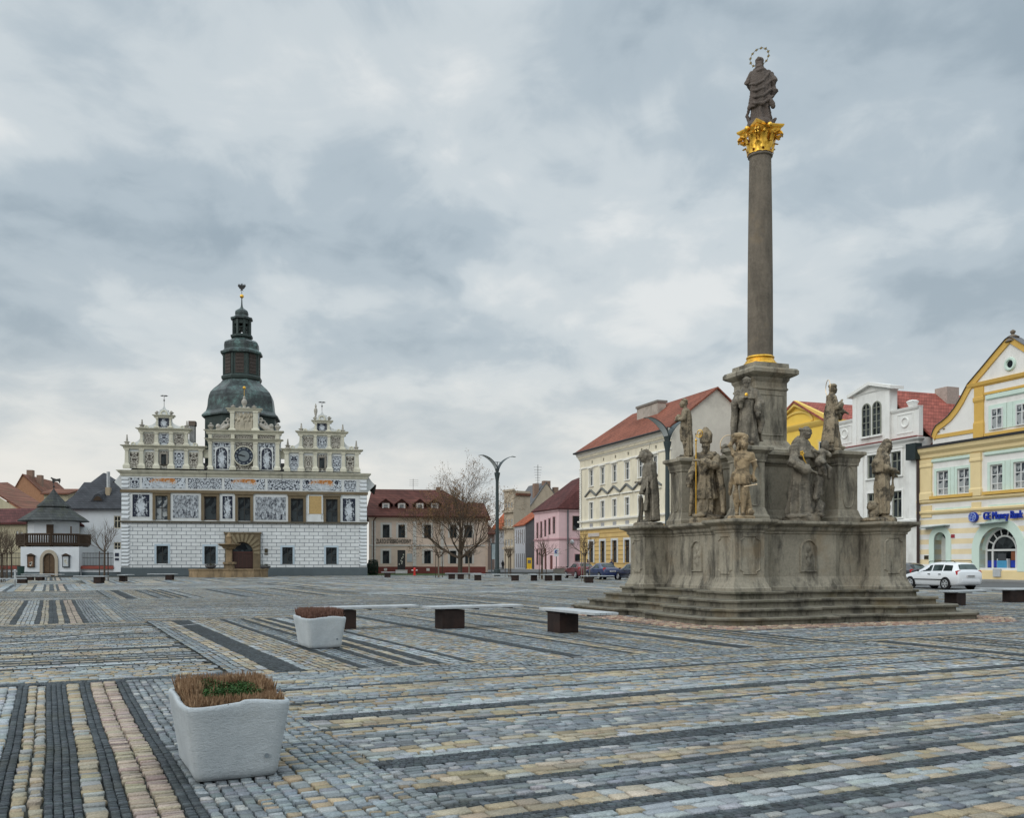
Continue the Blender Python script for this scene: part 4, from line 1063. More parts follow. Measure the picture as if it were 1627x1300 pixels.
dx0, dx1 = th.x(368.5), th.x(402.5); dxc = (dx0+dx1)/2; dw = (dx1-dx0)/2; dzs = th.z(386, 862)-dw
mb = MB()
wall_holes(mb, X0, X1, Zpl, Zfl0, gw+[(px0+.1, px1-.1, Zpl, pz1-.1)], depth=.28)
wall_holes(mb, X0, X1, Zfl0, Zc0+.02, uw, depth=.28, m=1)
shell(mb, X0, X1, DEP, 0, Zc0, 1)
mb.box(X0-.06, px0+.1, -.06, .3, 0, Zpl, 2).box(px1-.1, X1+.06, -.06, .3, 0, Zpl, 2)
th.put(mb, 'wall', [m_ash, m_wh, m_grey])
th.put(MB().slab([(X0-.1,Zfl0),(X1+.1,Zfl0),(X1+.1,Zfl0+.16),(X1+.16,Zfl),(X0-.16,Zfl),(X0-.1,Zfl0+.16)], -.16, .02), 'string_course', m_dkstr)
th.put(MB().box(X0-.12, X1+.12, -.14, .02, Zs0, Zf0), 'string_course', m_brown)
def moulded(x0, x1, prof, y1=.02):     # horizontal moulding with returned ends; prof = (projection, z)
    return MB().loft([[(x0-p, -p, z),(x1+p, -p, z),(x1+p, y1, z),(x0-p, y1, z)] for p, z in prof])
th.put(moulded(X0, X1, [(.04,Zc0),(.10,Zc0+.1),(.12,Zc0+.25),(.30,Zc0+.38),(.34,Zc0+.5),(.44,Zc1-.1),(.46,Zc1)], .6), 'main_cornice', m_cream)
# roof: low hipped slate with eaves hanging at the sides
m_slate = tile_mat('dark_slate', (.055,.058,.062), .28, .18, .3)
rf = MB(); ze = th.z(583, 770); zr = Zc1+1.6
roof_faces(rf, [[(X0-.9,.7,ze),(X0-.9,DEP,ze),(X0+.3,DEP,Zc1+.0),(X0+.3,.7,Zc1+.0)],[(X1+.9,DEP,ze),(X1+.9,.7,ze),(X1-.3,.7,Zc1+.0),(X1-.3,DEP,Zc1+.0)],
    [(X0+.3,.7,Zc1-.05),(X1-.3,.7,Zc1-.05),(X1-3,7,zr),(X0+3,7,zr)],[(X1-.3,DEP,Zc1-.05),(X0+.3,DEP,Zc1-.05),(X0+3,7,zr),(X1-3,7,zr)],[(X0+.3,DEP,Zc1),(X0+.3,.7,Zc1),(X0+3,7,zr)],[(X1-.3,.7,Zc1),(X1-.3,DEP,Zc1),(X1-3,7,zr)]], .12)
rfo = th.put(rf, 'roof', m_slate)
for sg, xx in ((-1, X0), (1, X1)):
    MB().tube([(xx+sg*.95,.6,ze-.05),(xx+sg*.95,DEP,ze-.05)], .09, 8).build('gutter', M('dark_metal', (.03,.03,.032), .5), rfo)
    th.put(MB().slab([(xx,ze-.9),(xx+sg*.85,ze-.05),(xx,Zc1-.1)], .5, .8), 'eave_bracket', m_wh)
for sg, xx in ((-1, X0), (1, X1)):
    pr = []; n = 21; z = Zpl+.15; nb = 11
    x_in = xx-sg*.95
    for seg, (za, zb_, nn) in enumerate(((Zpl+.05, Zfl0-.25, 12), (Zfl+.1, Zs0-.05, 6), (Zf0+.08, Zc0-.08, 3))):
        pts = []
        for i in range(nn):
            a = za+(zb_-za)*i/nn; b = za+(zb_-za)*(i+1)/nn
            pts += [(.012, a), (.11, a+(b-a)*.35), (.11, a+(b-a)*.6), (.012, b-.01)]
        q = MB().loft([[(xx-sg*.02,-p,z),(x_in+sg*.25*(p/.11),-p,z)] for p, z in pts], cap=False, closed=False)
        th.put(q, 'quoin_strip', M('quoin_white', (.56,.59,.61), var=.08))
for r in gw: th.window(r, (m_frame_dk, G3), .2, 1, (.5,), .06, m_blue, .2, .03)
for i, r in enumerate(uw):
    g = (G2, G3, G3, G3, G3)[i]
    w_ = th.window(r, (m_frame_dk if i != 1 else m_frame_br, g), .2, 1 if i != 1 else 0, (.5,) if i != 1 else (), .08, m_brown, .28, .10, cap=(m_brown, .16, .18))
# painted panels: each a shallow framed field
def panel_part(px, py, kind, name='wall_painting', o=.03, frame=.1, tone=0, **kw):
    x0, x1, z0, z1 = th.rect(px[0], px[1], py[0], py[1])
    xm, zm = (x0+x1)/2, (z0+z1)/2; hw, hh = (x1-x0)/2, (z1-z0)/2
    key = f'sgraffito_{kind}_{tone}_{len([k for k in MATS if k.startswith("sg_")])}'
    d, l = (((.022,.026,.042),(.50,.54,.58)), ((.06,.052,.045),(.44,.42,.37)))[tone]
    m = sgraf(key, kind, d, l, w=hw*2, h=hh*2, seed=kw.get('seed', rnd.randint(0,30)), k=kw.get('k', 2.0), fr=kw.get('fr', 9.0)); MATS['sg_'+key] = m
    q = MB()
    arch = kw.get('arch')
    if arch:
        pts = [(-hw+frame,-hh),(hw-frame,-hh)]+arch_pts(0, hw-frame, hh-(hw-frame)-frame*.4, 10)
        q.slab(pts, -o-.004, .0)
    else: q.box(-hw+frame, hw-frame, -o-.004, 0, -hh+frame, hh-frame)
    ob = th.put(q, name, m, loc=(xm, -.0, zm))
    if frame:
        f = MB()
        f.slab([(-hw,-hh),(hw,-hh),(hw,hh),(-hw,hh)], -o+.012, .0)
        f.build('painting_frame', m_wh if tone == 0 else m_cream, ob)
    return ob
for a, b in (((209,784.5),(239,823)),): panel_part(a, b, 'figure', k=1.7)
panel_part((273,785.5),(317,825), 'crowd', k=2.2); panel_part((352,787),(371,826), 'figure', k=1.9); panel_part((404,788.5),(455.5,828), 'crowd', k=1.8); panel_part((543,791),(566,830), 'figure', k=1.9)
x0, x1, z0, z1 = th.rect(491, 788.5, 511, 817)
pq = MB().box(x0, x1, -.05, 0, z0, z1); po = th.put(pq, 'inscription_panel', M('ochre_panel', (.40,.275,.12), var=.2, scale=6))
MB().box(x0-.12, x0, -.09, 0, z0, z1+.1).box(x1, x1+.12, -.09, 0, z0, z1+.1).build('panel_frame', m_wh, po)
x0, x1, z0, z1 = th.rect(488.5, 817.5, 514, 829.5)
th.put(MB().slab([(x0,z0),(x1,z0),(x1,z0+.22),(x1-.25,z0+.25),(x1-.25,z1-.1),(x1-.35,z1),(x0+.35,z1),(x0+.25,z1-.1),(x0+.25,z0+.25),(x0,z0+.22)], -.12, 0), 'panel_console', m_wh)
for a, b, kd in (((205.5,758.5),(223,777),'scroll'),((224.5,758.8),(296,777.3),'orange'),((297.5,759.5),(353.5,778.2),'scroll'),((355.5,760.3),(422,779),'orange'),((424,761.2),(477.5,780),'scroll'),((479.5,762),(543.5,781),'orange'),((545.5,763),(567,782),'scroll')):
    panel_part(a, b, kd, 'frieze_painting', frame=.08, k=2.3 if kd == 'scroll' else 1.9, fr=10)
# portal
pm = MB(); pts = [(px0,0),(dx0,0),(dx0,dzs)]+arch_pts(dxc, dw, dzs, 18, a0=math.pi, a1=0)+[(dx1,0),(px1,0),(px1,pz1),(px0,pz1)]
pm.slab(pts, -.30, .1)
po = th.put(pm, 'portal', m_brown)
MB().box(px0-.12, px1+.12, -.38, .0, pz1+.003, pz1+.16).build('portal_cornice', m_brown, po)
for i in range(13):
    a = math.pi*i/12; r0, r1 = dw+.06, min(dw+1.15, (pz1-dzs-.05)/max(math.sin(a), .01), (px1-dxc-.05)/max(abs(math.cos(a)), .01))
    p = MB(); c, s_ = math.cos(a), math.sin(a); n_ = .16
    q = [(dxc+c*r0-s_*-n_*.6, dzs+s_*r0+c*-n_*.6),(dxc+c*r1+s_*n_, dzs+s_*r1-c*n_),(dxc+c*r1-s_*n_, dzs+s_*r1+c*n_),(dxc+c*r0+s_*-n_*.6, dzs+s_*r0-c*-n_*.6)]
    q = [(max(px0+.02,min(px1-.02,x)), min(z, pz1-.02)) for x, z in q]
    p.slab(q, -.36, -.295).build('voussoir', M('voussoir_stone', (.20,.165,.105), var=.25, stain=.3), po)
dm = MB().slab([(dx0,0),(dx1,0),(dx1,dzs)]+arch_pts(dxc, dw, dzs, 18)[1:-1]+[(dx0,dzs)], .05, .12)
dobj = dm.build('door', M('dark_red_brown_door', (.045,.024,.02), .6, var=.25, scale=4), po)
MB().slab([(dxc-dw*.93,dzs+.12)]+[(dxc+dw*.93*math.cos(a), dzs+.1+dw*.85*math.sin(a)) for a in [math.pi-math.pi*i/14 for i in range(1,14)]]+[(dxc+dw*.93,dzs+.12)], .02, .045).build('fanlight', G3, dobj)
for q in range(5):
    xx = dxc-dw+dw*2*(q+.5)/5; MB().box(xx-.02, xx+.02, .03, .05, .1, dzs-.1).build('door_batten', M('door_rail', (.07,.03,.025), .6), dobj)
MB().box(dxc-dw, dxc+dw, .01, .05, dzs-.04, dzs+.1).build('door_rail', M('door_rail', (0,0,0)), dobj)
for px_, py_, s_ in ((423,875.5,.18),(423,881,.2)):
    th.put(MB().box(th.x(px_)-s_*.95, th.x(px_)+s_*.95, -.05, 0, th.z(px_,py_)-(.22 if s_ < .19 else .07), th.z(px_,py_)+(.22 if s_ < .19 else .07)), 'wall_plaque', M('bronze_plaque', (.06,.05,.03), .4, metal=.4))
m_gs = M('gable_stone', (.36,.34,.30), var=.25, stain=.5)
# ---- gables
def pil(pxa, pxb, ya, yb, o=.22, mat=m_cream, base=.35):
    x0, x1, z0, z1 = th.rect(pxa, ya, pxb, yb)
    w_ = x1-x0; e = .10
    q = MB().loft([[(x0-p,-o-p*.8,z),(x1+p,-o-p*.8,z),(x1+p,.02,z),(x0-p,.02,z)] for p, z in ((.16,z0),(.16,z0+base*.55),(.05,z0+base*.8),(0,z0+base),(-.03,z1-.2),(.03,z1-.16),(.03,z1))])
    return th.put(q, 'pilaster', mat)
def entab(pxa, pxb, ya, yb, o=.25):        # ya top, yb bottom (at the middle)
    x0, x1, z0, z1 = th.rect(pxa, ya, pxb, yb); h = z1-z0
    return th.put(moulded(x0+o*.9, x1-o*.9, [(.16,z0),(.2,z0+h*.22),(.2,z0+h*.55),(.3,z0+h*.62),(o+.2,z0+h*.85),(o+.22,z1)], .5), 'gable_cornice', m_cream)
def backing(pxa, pxb, ya, yb, th_=.6):
    x0, x1, z0, z1 = th.rect(pxa, ya, pxb, yb); return th.put(MB().box(x0, x1, .0, th_, z0, z1), 'gable_wall', m_wh)
def obelisk(px, ya, yb, w_=.42):
    x = th.x(px); z0, z1 = th.z(px, yb), th.z(px, ya); h = z1-z0
    q = MB().lathe([(w_*.75,z0),(w_*.75,z0+h*.1),(w_*.45,z0+h*.14),(w_*.5,z0+h*.26),(w_*.8,z0+h*.33),(w_*.35,z0+h*.38),(w_*.3,z0+h*.42),(w_*.14,z0+h*.9),(w_*.2,z0+h*.94),(.02,z1)], 10, (x,.2,0))
    return th.put(q, 'obelisk', M('gable_stone', (.33,.31,.27), var=.25, stain=.6))
def urn(px, ya, yb, w_=.3):
    x = th.x(px); z0, z1 = th.z(px, yb), th.z(px, ya); h = z1-z0
    return th.put(MB().lathe([(w_*.6,z0),(w_*.6,z0+h*.12),(w_*.3,z0+h*.2),(w_*.9,z0+h*.55),(w_*.8,z0+h*.68),(w_*.35,z0+h*.75),(w_*.5,z0+h*.85),(.03,z1)], 10, (x,.2,0)), 'urn', M('gable_stone', (0,0,0)))
def scroll(px_in, px_out, ytop, ybot, mat=m_wh, th_=.35):   # concave curve down from (px_in,ytop) to (px_out,ybot) with a curl
    xi, xo = th.x(px_in), th.x(px_out); z1, z0 = th.z(px_in, ytop), th.z(px_out, ybot); pts = [(xi,z0),(xi,z1)]
    for i in range(1, 11):
        t = i/10; pts.append((xi+(xo-xi)*(math.sin(t*math.pi/2)**1.0), z1-(z1-z0)*.82*(1-math.cos(t*math.pi/2)) if False else z1-(z1-z0)*.80*math.sin(t*math.pi/2)**.55 if False else z1-(z1-z0)*.78*(1-(1-t)**2)))
    pts += [(xo, z0)]
    # x runs fast at the end (concave)
    pts2 = [(xi,z0),(xi,z1)]
    for i in range(1, 11):
        t = i/10; pts2.append((xi+(xo-xi)*(1-math.sqrt(max(0,1-t*t))) if t < 1 else xo-(xo-xi)*.12, z1-(z1-z0)*.76*t))
    pts2 += [(xo-(xo-xi)*.02, z1-(z1-z0)*.72), (xo+(xo-xi)*.03, z1-(z1-z0)*.86), (xo, z0)]
    ob = th.put(MB().slab(pts2, -.02, th_), 'gable_scroll', mat)
    sg = 1 if xo > xi else -1
    MB().torus((xo-sg*.22, -.03, z0+(z1-z0)*.14), .17, .07, 14, 6, axis='y').build('volute', m_cream, ob)
    return ob
def vane(px, ya, yb, kind='arrow'):
    x = th.x(px); z0, z1 = th.z(px, yb), th.z(px, ya)
    q = MB().tube([(x,.2,z0),(x,.2,z1)], .025, 5); q.ball((x,.2,z0+(z1-z0)*.55), .09, 8, 6)
    q.slab([(x-.42,z1-.02),(x-.2,z1-.09),(x-.05,z1-.04),(x+.2,z1-.1),(x+.42,z1-.02),(x+.2,z1+.06),(x,z1+.03),(x-.2,z1+.06)], .19, .21)
    return th.put(q, 'weathervane', M('iron_dark', (.03,.03,.03), .5))
def gable(pil1, y1, pil2, y2, pil3, y3, cx, ycr, skew, tones, win_px, flip=False):
    (a0, b0), (a1, b1), (a2, b2_) = y1, y2, y3           # (top of pilasters, base) per tier
    lo, hi = pil1[0][0], pil1[-1][1]
    backing(lo+1, hi-1, a0-3, b0)
    for p, q in pil1: pil(p, q, a0+skew*(p-lo), b0+skew*(p-lo), base=.6)
    n = 0
    for i in range(len(pil1)-1):
        l, r = pil1[i][1]+.8, pil1[i+1][0]-.8
        if r-l < 8: continue
        if l < win_px < r:
            w_ = 8.5; y_ = a0+7+skew*(l-lo)
            th.window(th.rect(win_px-w_/2+.0, y_+1, win_px+w_/2-.0, y_+17.5), (m_frame_dk, G3), -.04, 1, (), .05, M('frame_brown_grey', (.24,.22,.19), var=.2), .16, .10)
            panel_part((l, a0+2.5+skew*(l-lo)), (r, b0-1+skew*(l-lo)), 'scroll', tone=1, o=.01, frame=.05, k=2.6, fr=11)
        else: panel_part((l, a0+4.5+skew*(l-lo)), (r, b0-1.2+skew*(l-lo)), 'scroll' , tone=tones[n % len(tones)], frame=.06, k=2.4, fr=11); n += 1
    entab(lo-3, hi+3, a0-5.5+skew*(hi-lo)/2, a0+.6+skew*(hi-lo)/2)
    l2, h2 = pil2[0][0], pil2[-1][1]; sk = skew*(l2-lo)
    backing(l2+1, h2-1, a1-3, b1+2)
    for p, q in pil2: pil(p, q, a1+skew*(p-l2), b1+skew*(p-l2), base=.3)
    for i in range(len(pil2)-1): panel_part((pil2[i][1]+.6, a1+2+skew*(pil2[i][1]-l2)), (pil2[i+1][0]-.6, b1-1+skew*(pil2[i][1]-l2)), 'scroll', tone=tones[(i+1) % len(tones)], frame=.06, k=2.4, fr=12)
    entab(l2-3, h2+3, a1-6+skew*(h2-l2)/2, a1+.6+skew*(h2-l2)/2)
    l3, h3 = pil3[0][0], pil3[-1][1]
    backing(l3+.5, h3-.5, a2-1, b2_+1)
    for p, q in pil3: pil(p, q, a2+skew*(p-l3), b2_+skew*(p-l3), base=.2, o=.16)
    panel_part((pil3[0][1]+.3, a2+1), (pil3[1][0]-.3, b2_-.5), 'figure', tone=0, frame=.04, k=3)
    entab(l3-2, h3+2, a2-3.6, a2+.6, .15)
    yb2 = a0-5.5
    scroll(l2+.5, lo+9.5, a1+6, yb2+skew*3); scroll(h2-.5, hi-9, a1+6+skew*(hi-lo), yb2+skew*(hi-lo))
    scroll(l3+.5, l2+6, a2+3, a1-5.5); scroll(h3-.5, h2-5.5, a2+3, a1-5.5+skew*(h2-l2))
    # crowning shell with bell-cast cap
    x = th.x(cx); z0 = th.z(cx, a2-3.4); zt_ = th.z(cx, ycr); h = zt_-z0
    cr = th.put(MB().slab([(x-.62,z0),(x+.62,z0),(x+.66,z0+h*.22),(x+.42,z0+h*.42),(x+.48,z0+h*.52),(x+.2,z0+h*.62),(x+.08,z0+h*.8),(x,zt_),(x-.08,z0+h*.8),(x-.2,z0+h*.62),(x-.48,z0+h*.52),(x-.42,z0+h*.42),(x-.66,z0+h*.22)], .02, .4), 'crowning_piece', m_wh)
    MB().torus((x,0,z0+h*.2), .3, .07, 16, 6, axis='y').build('roundel', m_cream, cr); 
    urn(l3+1, a2-11, a2-3.5); urn(h3-1, a2-11, a2-3.5)
gable([(198.7,205),(222,228.7),(246,252),(269.2,275.5),(293.5,299.3),(316,322.6)], (713.3,744.7), [(222.8,227.8),(246.2,252),(269.3,275.5),(293.7,298.8)], (686.7,708), [(248,251.3),(269.3,272.6)], (663.5,680), 260.3, 644.5, .012, [1,1,0], 260.3)
gable([(452,459),(475.5,482),(498,504),(520.5,527),(543,548.5),(564,570.5)], (719,749.5), [(475.7,480.4),(499,503.4),(520.6,525),(542,547)], (691.5,714), [(499.8,503.3),(520,524)], (672,686), 511.8, 652.5, .012, [0,1,0,1], 511.5)
for px_, ya, yb_ in ((201,690,708),(225,666,679.5),(296.5,668.5,680.5),(457,697,713),(478.5,672,686),(544.5,674,688.5),(566,700,716)): obelisk(px_, ya, yb_)
vane(260.2, 628.3, 645); vane(511.5, 638.7, 653); urn(501.5, 641, 668, .22)

# centre block with the clock
backing(331, 445, 700, 747.5, 1.2)
for p, q in ((331.5,337),(367.3,373),(402.7,409.5),(438,444.3)): pil(p, q, 702.5+.012*(p-331), 747+.012*(p-331), .26, base=.5)
for a, b in (((338.5,703.5),(366,746)),((410.8,704.5),(437,747.5))):
    panel_part(a, b, 'scroll', tone=0, frame=.05, k=2.2, o=.02); panel_part((a[0]+3, a[1]+7), (b[0]-3, b[1]-1.5), 'figure', 'niche_painting', o=.09, frame=.12, arch=True, k=2.2)
panel_part((374,703.5),(402,747), 'scroll', tone=1, frame=.03, k=2.8, o=.02)
entab(328.5, 446.5, 698, 702.8); backing(331, 445, 690, 699)
for a, b in (((338,691.2),(367,697.4)),((373,691.5),(402,697.6)),((409,691.8),(437,698))): panel_part(a, b, 'scroll', tone=1, frame=.03, k=3, fr=14)
for p, q in ((331.5,337),(367.3,373),(402.7,409.5),(438,444.3)):
    x0, x1, z0, z1 = th.rect(p, 690.5, q, 698); th.put(MB().box(x0, x1, -.22, .02, z0, z1), 'frieze_block', m_cream)
entab(327.5, 447.5, 684.5, 690.8)
cxp, czp = th.x(387.8), th.z(387.8, 725.2); cr_ = 15.2*100.4/F
def disc(c, r, y0, y1, n=40): return MB().slab([(c[0]+r*math.cos(2*math.pi*i/n), c[1]+r*math.sin(2*math.pi*i/n)) for i in range(n)], y0, y1)
ck = th.put(disc((cxp,czp), cr_, -.26, .0), 'clock', M('clock_dark_blue', (.02,.028,.042), .6, var=.15))
disc((cxp,czp), cr_*.56, -.275, -.25).build('clock_centre', M('clock_grey', (.15,.175,.185), .7), ck)
MB().torus((cxp,-.27,czp), cr_, .05, 40, 6, axis='y').build('clock_rim', m_cream, ck)
mnum = M('clock_pale', (.36,.40,.42), .6)
for h_, s_ in enumerate(('XII','I','II','III','IIII','V','VI','VII','VIII','IX','X','XI')):
    a = math.pi/2-h_*math.pi/6; text_mesh(s_, .27, 'numeral', mnum, ck, (cxp+cr_*.78*math.cos(a), -.268, czp+cr_*.78*math.sin(a)), (R(90), math.pi/2-a if False else -(a-math.pi/2), 0), .004)
def handm(a, l, w_): 
    d = (math.cos(a), math.sin(a)); n_ = (-d[1], d[0]); P = lambda t, s_: (cxp+d[0]*t+n_[0]*s_, czp+d[1]*t+n_[1]*s_)
    return MB().slab([P(-.15,w_*.6),P(-.15,-w_*.6),P(l*.6,-w_),P(l,0),P(l*.6,w_)], -.30, -.285)
handm(R(171), cr_*.8, .05).build('clock_hand', M('clock_hand_black', (.006,.006,.008), .5), ck); handm(R(165), cr_*.55, .075).build('clock_hand', M('clock_hand_black', (0,0,0)), ck)
# upper aedicule with relief
backing(365.5, 410.5, 652, 686, .9)
for p, q in ((365.6,372.6),(402.2,410.3)): pil(p, q, 654, 685, .2, base=.3)
entab(362.5, 413.5, 649.2, 654.3, .15)
rel = Fig(); x0, x1, z0, z1 = th.rect(373, 655.5, 401.8, 684.5)
rr = random.Random(3)
rel.b.box(x0, x1, .0, .1, z0, z1)
for i in range(9):
    cx_ = x0+(x1-x0)*(i+.5)/9; hz_ = rr.uniform(.55,.85)*(z1-z0); rel.cap(((cx_,-.02,z0+.1), .14), ((cx_+rr.uniform(-.1,.1),-.02,z0+hz_*.7), .12)); rel.ball((cx_+rr.uniform(-.1,.1),-.05,z0+hz_), (.11,.11,.14))
    rel.cap(((cx_,-.05,z0+hz_*.65), .06), ((cx_+rr.choice((-.25,.25)),-.1,z0+hz_*rr.uniform(.6,1)), .05))
o = bpy.data.objects.new('relief', rel.make('relief', M('relief_stone', (.40,.36,.28), var=.3, stain=.5), .045)); COL.objects.link(o); o.parent = th.e
for sg, (pa, pb) in ((1,(343.5,364)),(-1,(434,412))):     # carved scrollwork beasts beside it
    g = Fig(); xa, xb = th.x(pa), th.x(pb); z0 = th.z(pa, 685.5); W = abs(xb-xa); s_ = sg
    g.cap(((xa+s_*.1,.15,z0+.15), .2), ((xa+s_*.5*W,.15,z0+.3), .26), ((xb-s_*.1,.15,z0+.7), .22)); g.ball((xa+s_*.2,.1,z0+.55), .27)
    for c_, r_ in (((.35,.42),.20),((.72,.95),.24),((.9,1.35),.16),((.55,.75),.16)):
        g.b.torus((xa+s_*W*c_[0], .12, z0+c_[1]*.95), r_, .085, 14, 6, axis='y')
    o = bpy.data.objects.new('carved_beast', g.make('carved_beast', M('gable_stone', (0,0,0)), .05)); COL.objects.link(o); o.parent = th.e
urn(334.5, 671, 685, .38); urn(441, 672, 686.5, .38); urn(370, 642.5, 650); urn(403.5, 643.5, 650.5)
g = Fig(); x = th.x(387.7); z0 = th.z(387.7, 650); z1 = th.z(387.7, 629); h = z1-z0
for sg in (-1,1): g.ball((x+sg*.42,.2,z0+.13), (.2,.15,.17))
g.cap(((x,.2,z0+.05), .22), ((x,.2,z0+h*.25), .14), ((x,.2,z0+h*.45), .30), ((x,.2,z0+h*.65), .28), ((x,.2,z0+h*.78), .12)); g.ball((x,.2,z0+h*.88), (.14,.14,.17))
o = bpy.data.objects.new('crowning_figure', g.make('crowning_figure', M('gable_stone', (0,0,0)), .035)); COL.objects.link(o); o.parent = th.e
sx_, sz_ = th.x(387.7), th.z(387.7, 615.8)
th.put(MB().tube([(sx_,.2,z1-.1),(sx_,.2,sz_)], .025, 5).ball((sx_,.2,sz_), .17, 10, 8), 'gilt_ball', GOLD)
# transverse roofs behind the gables, walls between, chimney
for pa, pb, yp, ybase in ((224,297,676,706),(477,545,681,712)):
    xa, xb = th.x(pa), th.x(pb); zr_, z0 = th.z((pa+pb)/2, yp), th.z((pa+pb)/2, ybase)
    q = MB(); roof_faces(q, gable_y(xa-1.2, xb+1.2, .7, DEP-1, Zc1+.1, zr_, 0, 0)); th.put(q, 'gable_roof', m_slate)
xa, xb = th.x(301, -4), th.x(311, -4); z0, z1 = Zc1, th.z(306, 670, -4)
ch = th.put(MB().box(xa+.05, xb-.05, 3.6, 4.4, z0, z1-.5), 'chimney', M('chimney_grey', (.30,.30,.29), var=.25, stain=.5))
MB().box(xa-.03, xb+.03, 3.5, 4.5, z1-.5, z1).build('chimney_cap', M('chimney_brown', (.14,.11,.09), var=.3), ch)
for px_, y_ in ((328.5,745),(448.5,748)): th.put(MB().ball((th.x(px_), -.25, th.z(px_, y_)), (.28,.2,.2)).tube([(th.x(px_),-.3,Zc0-.3),(th.x(px_),-.3,th.z(px_,y_))], .03, 5), 'rain_hopper', M('dark_metal', (0,0,0)))
# link walls between gables and centre block
for pa, pb in ((322.6,331.5),(444.3,452)):
    x0, x1 = th.x(pa), th.x(pb); za = th.z(pa, 714+.012*(pa-322)); th.put(MB().box(x0, x1, .2, .7, za-.9, za), 'link_wall', m_cream)
    th.put(MB().box(x0, x1, .9, 1.2, Zc1-.1, th.z(pa, 735)), 'roof_dormer', M('grey_wood', (.16,.15,.15), var=.2))
# ---- tower
def copper_mat():
    t = NT('patinated_copper'); t.set(.42, .5, .35); v = t.tc.outputs['Object']; x, y, z = t.sep(v)
    n = t.noise(v, .7, 6, .65); n2 = t.noise(v, 4, 4, .6)
    c = t.ramp(t.math('ADD', t.math('MULTIPLY', n, .7), t.math('MULTIPLY', n2, .3)), [(.38, (.018,.022,.024)), (.5, (.045,.06,.058)), (.6, (.09,.15,.14)), (.72, (.17,.27,.25))])
    seam = t.ramp(t.math('FRACT', t.math('DIVIDE', z, .42)), [(0,.6),(.08,1.0)])
    t.base(t.mix(1.0, c, seam, 'MULTIPLY')); t.bump(n2, .2, .03); return t.m
m_cop = copper_mat(); m_copd = M('dark_copper', (.042,.058,.054), .5, var=.3, metal=.3)
tx = th.x(384.2, -6); ZT = lambda py: th.z(384.2, py, -6); YT = 106.4*1.0; S_ = lambda hw: hw*106/F/.924
def oct_(prof, name, mat, parent=None, smooth=False): return MB().lathe([(S_(h_), ZT(y_)) for h_, y_ in prof], 8, (tx, 6, 0), rot=R(22.5)).build(name, mat, th.e if parent is None else parent, smooth=smooth, ang=50)
tw = oct_([(53,748),(53,668),(55,666.5)], 'tower', m_copd)
prf = [(57.7,666.5),(57.7,664)]
kp = [(57.7,664),(51.5,657.5),(49.6,650),(48.8,641),(47.5,633),(45,626.5),(40,620.5),(35,615.8),(30.5,611),(28,607)]
for i in range(len(kp)-1):
    for k in range(3): t = k/3; prf.append((kp[i][0]*(1-t)+kp[i+1][0]*t, kp[i][1]*(1-t)+kp[i+1][1]*t))
prf.append(kp[-1])
on = oct_(prf, 'onion_dome', m_cop, tw)
oct_([(27.5,607.5),(29.5,605),(30,601.5),(29,600),(26.8,599)], 'ledge', m_copd, tw)
dr = oct_([(26.2,599.5),(26.2,563)], 'lantern_drum', m_copd, tw)
for k in range(8):
    a = R(22.5)+k*R(45)+R(22.5); ap = S_(26.2)*.924; c, s_ = math.cos(a), math.sin(a)
    P = lambda u, z, o: (tx+c*(ap+o)-s_*u, 6+s_*(ap+o)+c*u, z)
    za, zb_ = ZT(597), ZT(569.5); ww = .46
    pts = [(-ww,za),(ww,za),(ww,zb_)]+[(ww*math.cos(t), zb_+ww*math.sin(t)) for t in [math.pi*i/10 for i in range(1,10)]]+[(-ww,zb_)]
    q = MB(); q.add([P(u,z,.05) for u, z in pts]+[P(u,z,-.1) for u, z in pts], [tuple(range(len(pts)))]+[(i,(i+1)%len(pts),(i+1)%len(pts)+len(pts),i+len(pts)) for i in range(len(pts))])
    lo = q.build('louvre_window', M('brown_louvre', (.058,.046,.04), .7, var=.3, scale=5), dr)
    for j in range(5):
        zz_ = za+(zb_-za)*(j+.6)/5; MB().add([P(-ww*.9,zz_,.075),P(ww*.9,zz_,.075),P(ww*.9,zz_+.05,.055),P(-ww*.9,zz_+.05,.055)], [(0,1,2,3)]).build('louvre', M('louvre_dark', (.02,.016,.014)), lo)
    q = MB(); e = S_(26.2); a2 = R(22.5)+k*R(45); q.tube([(tx+e*math.cos(a2),6+e*math.sin(a2),ZT(599)),(tx+e*math.cos(a2),6+e*math.sin(a2),ZT(564))], .11, 6); q.build('corner_strip', m_copd, dr)
oct_([(26.5,566.5),(31,564.5),(31,561.5),(27,559.5),(25.5,557),(25.8,551),(25.2,546.5),(22.5,543.8),(17,541.5),(13.5,539),(13.2,538)], 'upper_dome', m_cop, tw)
oct_([(13.2,538.5),(16.4,537),(16.4,534),(12.8,532.5)], 'ledge', m_copd, tw)
for k in range(8):
    a = R(22.5)+k*R(45); e = S_(11.6); MB().box(-.15,.15,-.12,.12,ZT(533),ZT(509.5)).build('lantern_post', m_copd, tw, loc=(tx+e*math.cos(a),6+e*math.sin(a),0), rot=a)
    for z_ in (ZT(521.5),): 
        b = R(22.5)+(k+1)*R(45); MB().tube([(tx+e*math.cos(a),6+e*math.sin(a),z_),(tx+e*math.cos(b),6+e*math.sin(b),z_)], .06, 5).build('rail', m_copd, tw)
oct_([(12.4,516),(12.4,509.5),(9.5,509.4),(9.5,516)], 'lantern_arches', m_copd, tw)
MB().lathe([(.50,ZT(526.5)),(.46,ZT(525.5)),(.36,ZT(521)),(.3,ZT(518)),(.1,ZT(516.5))], 16, (tx,6,0)).build('bell', M('bell_bronze', (.04,.045,.04), .4, metal=.6), tw, smooth=True)
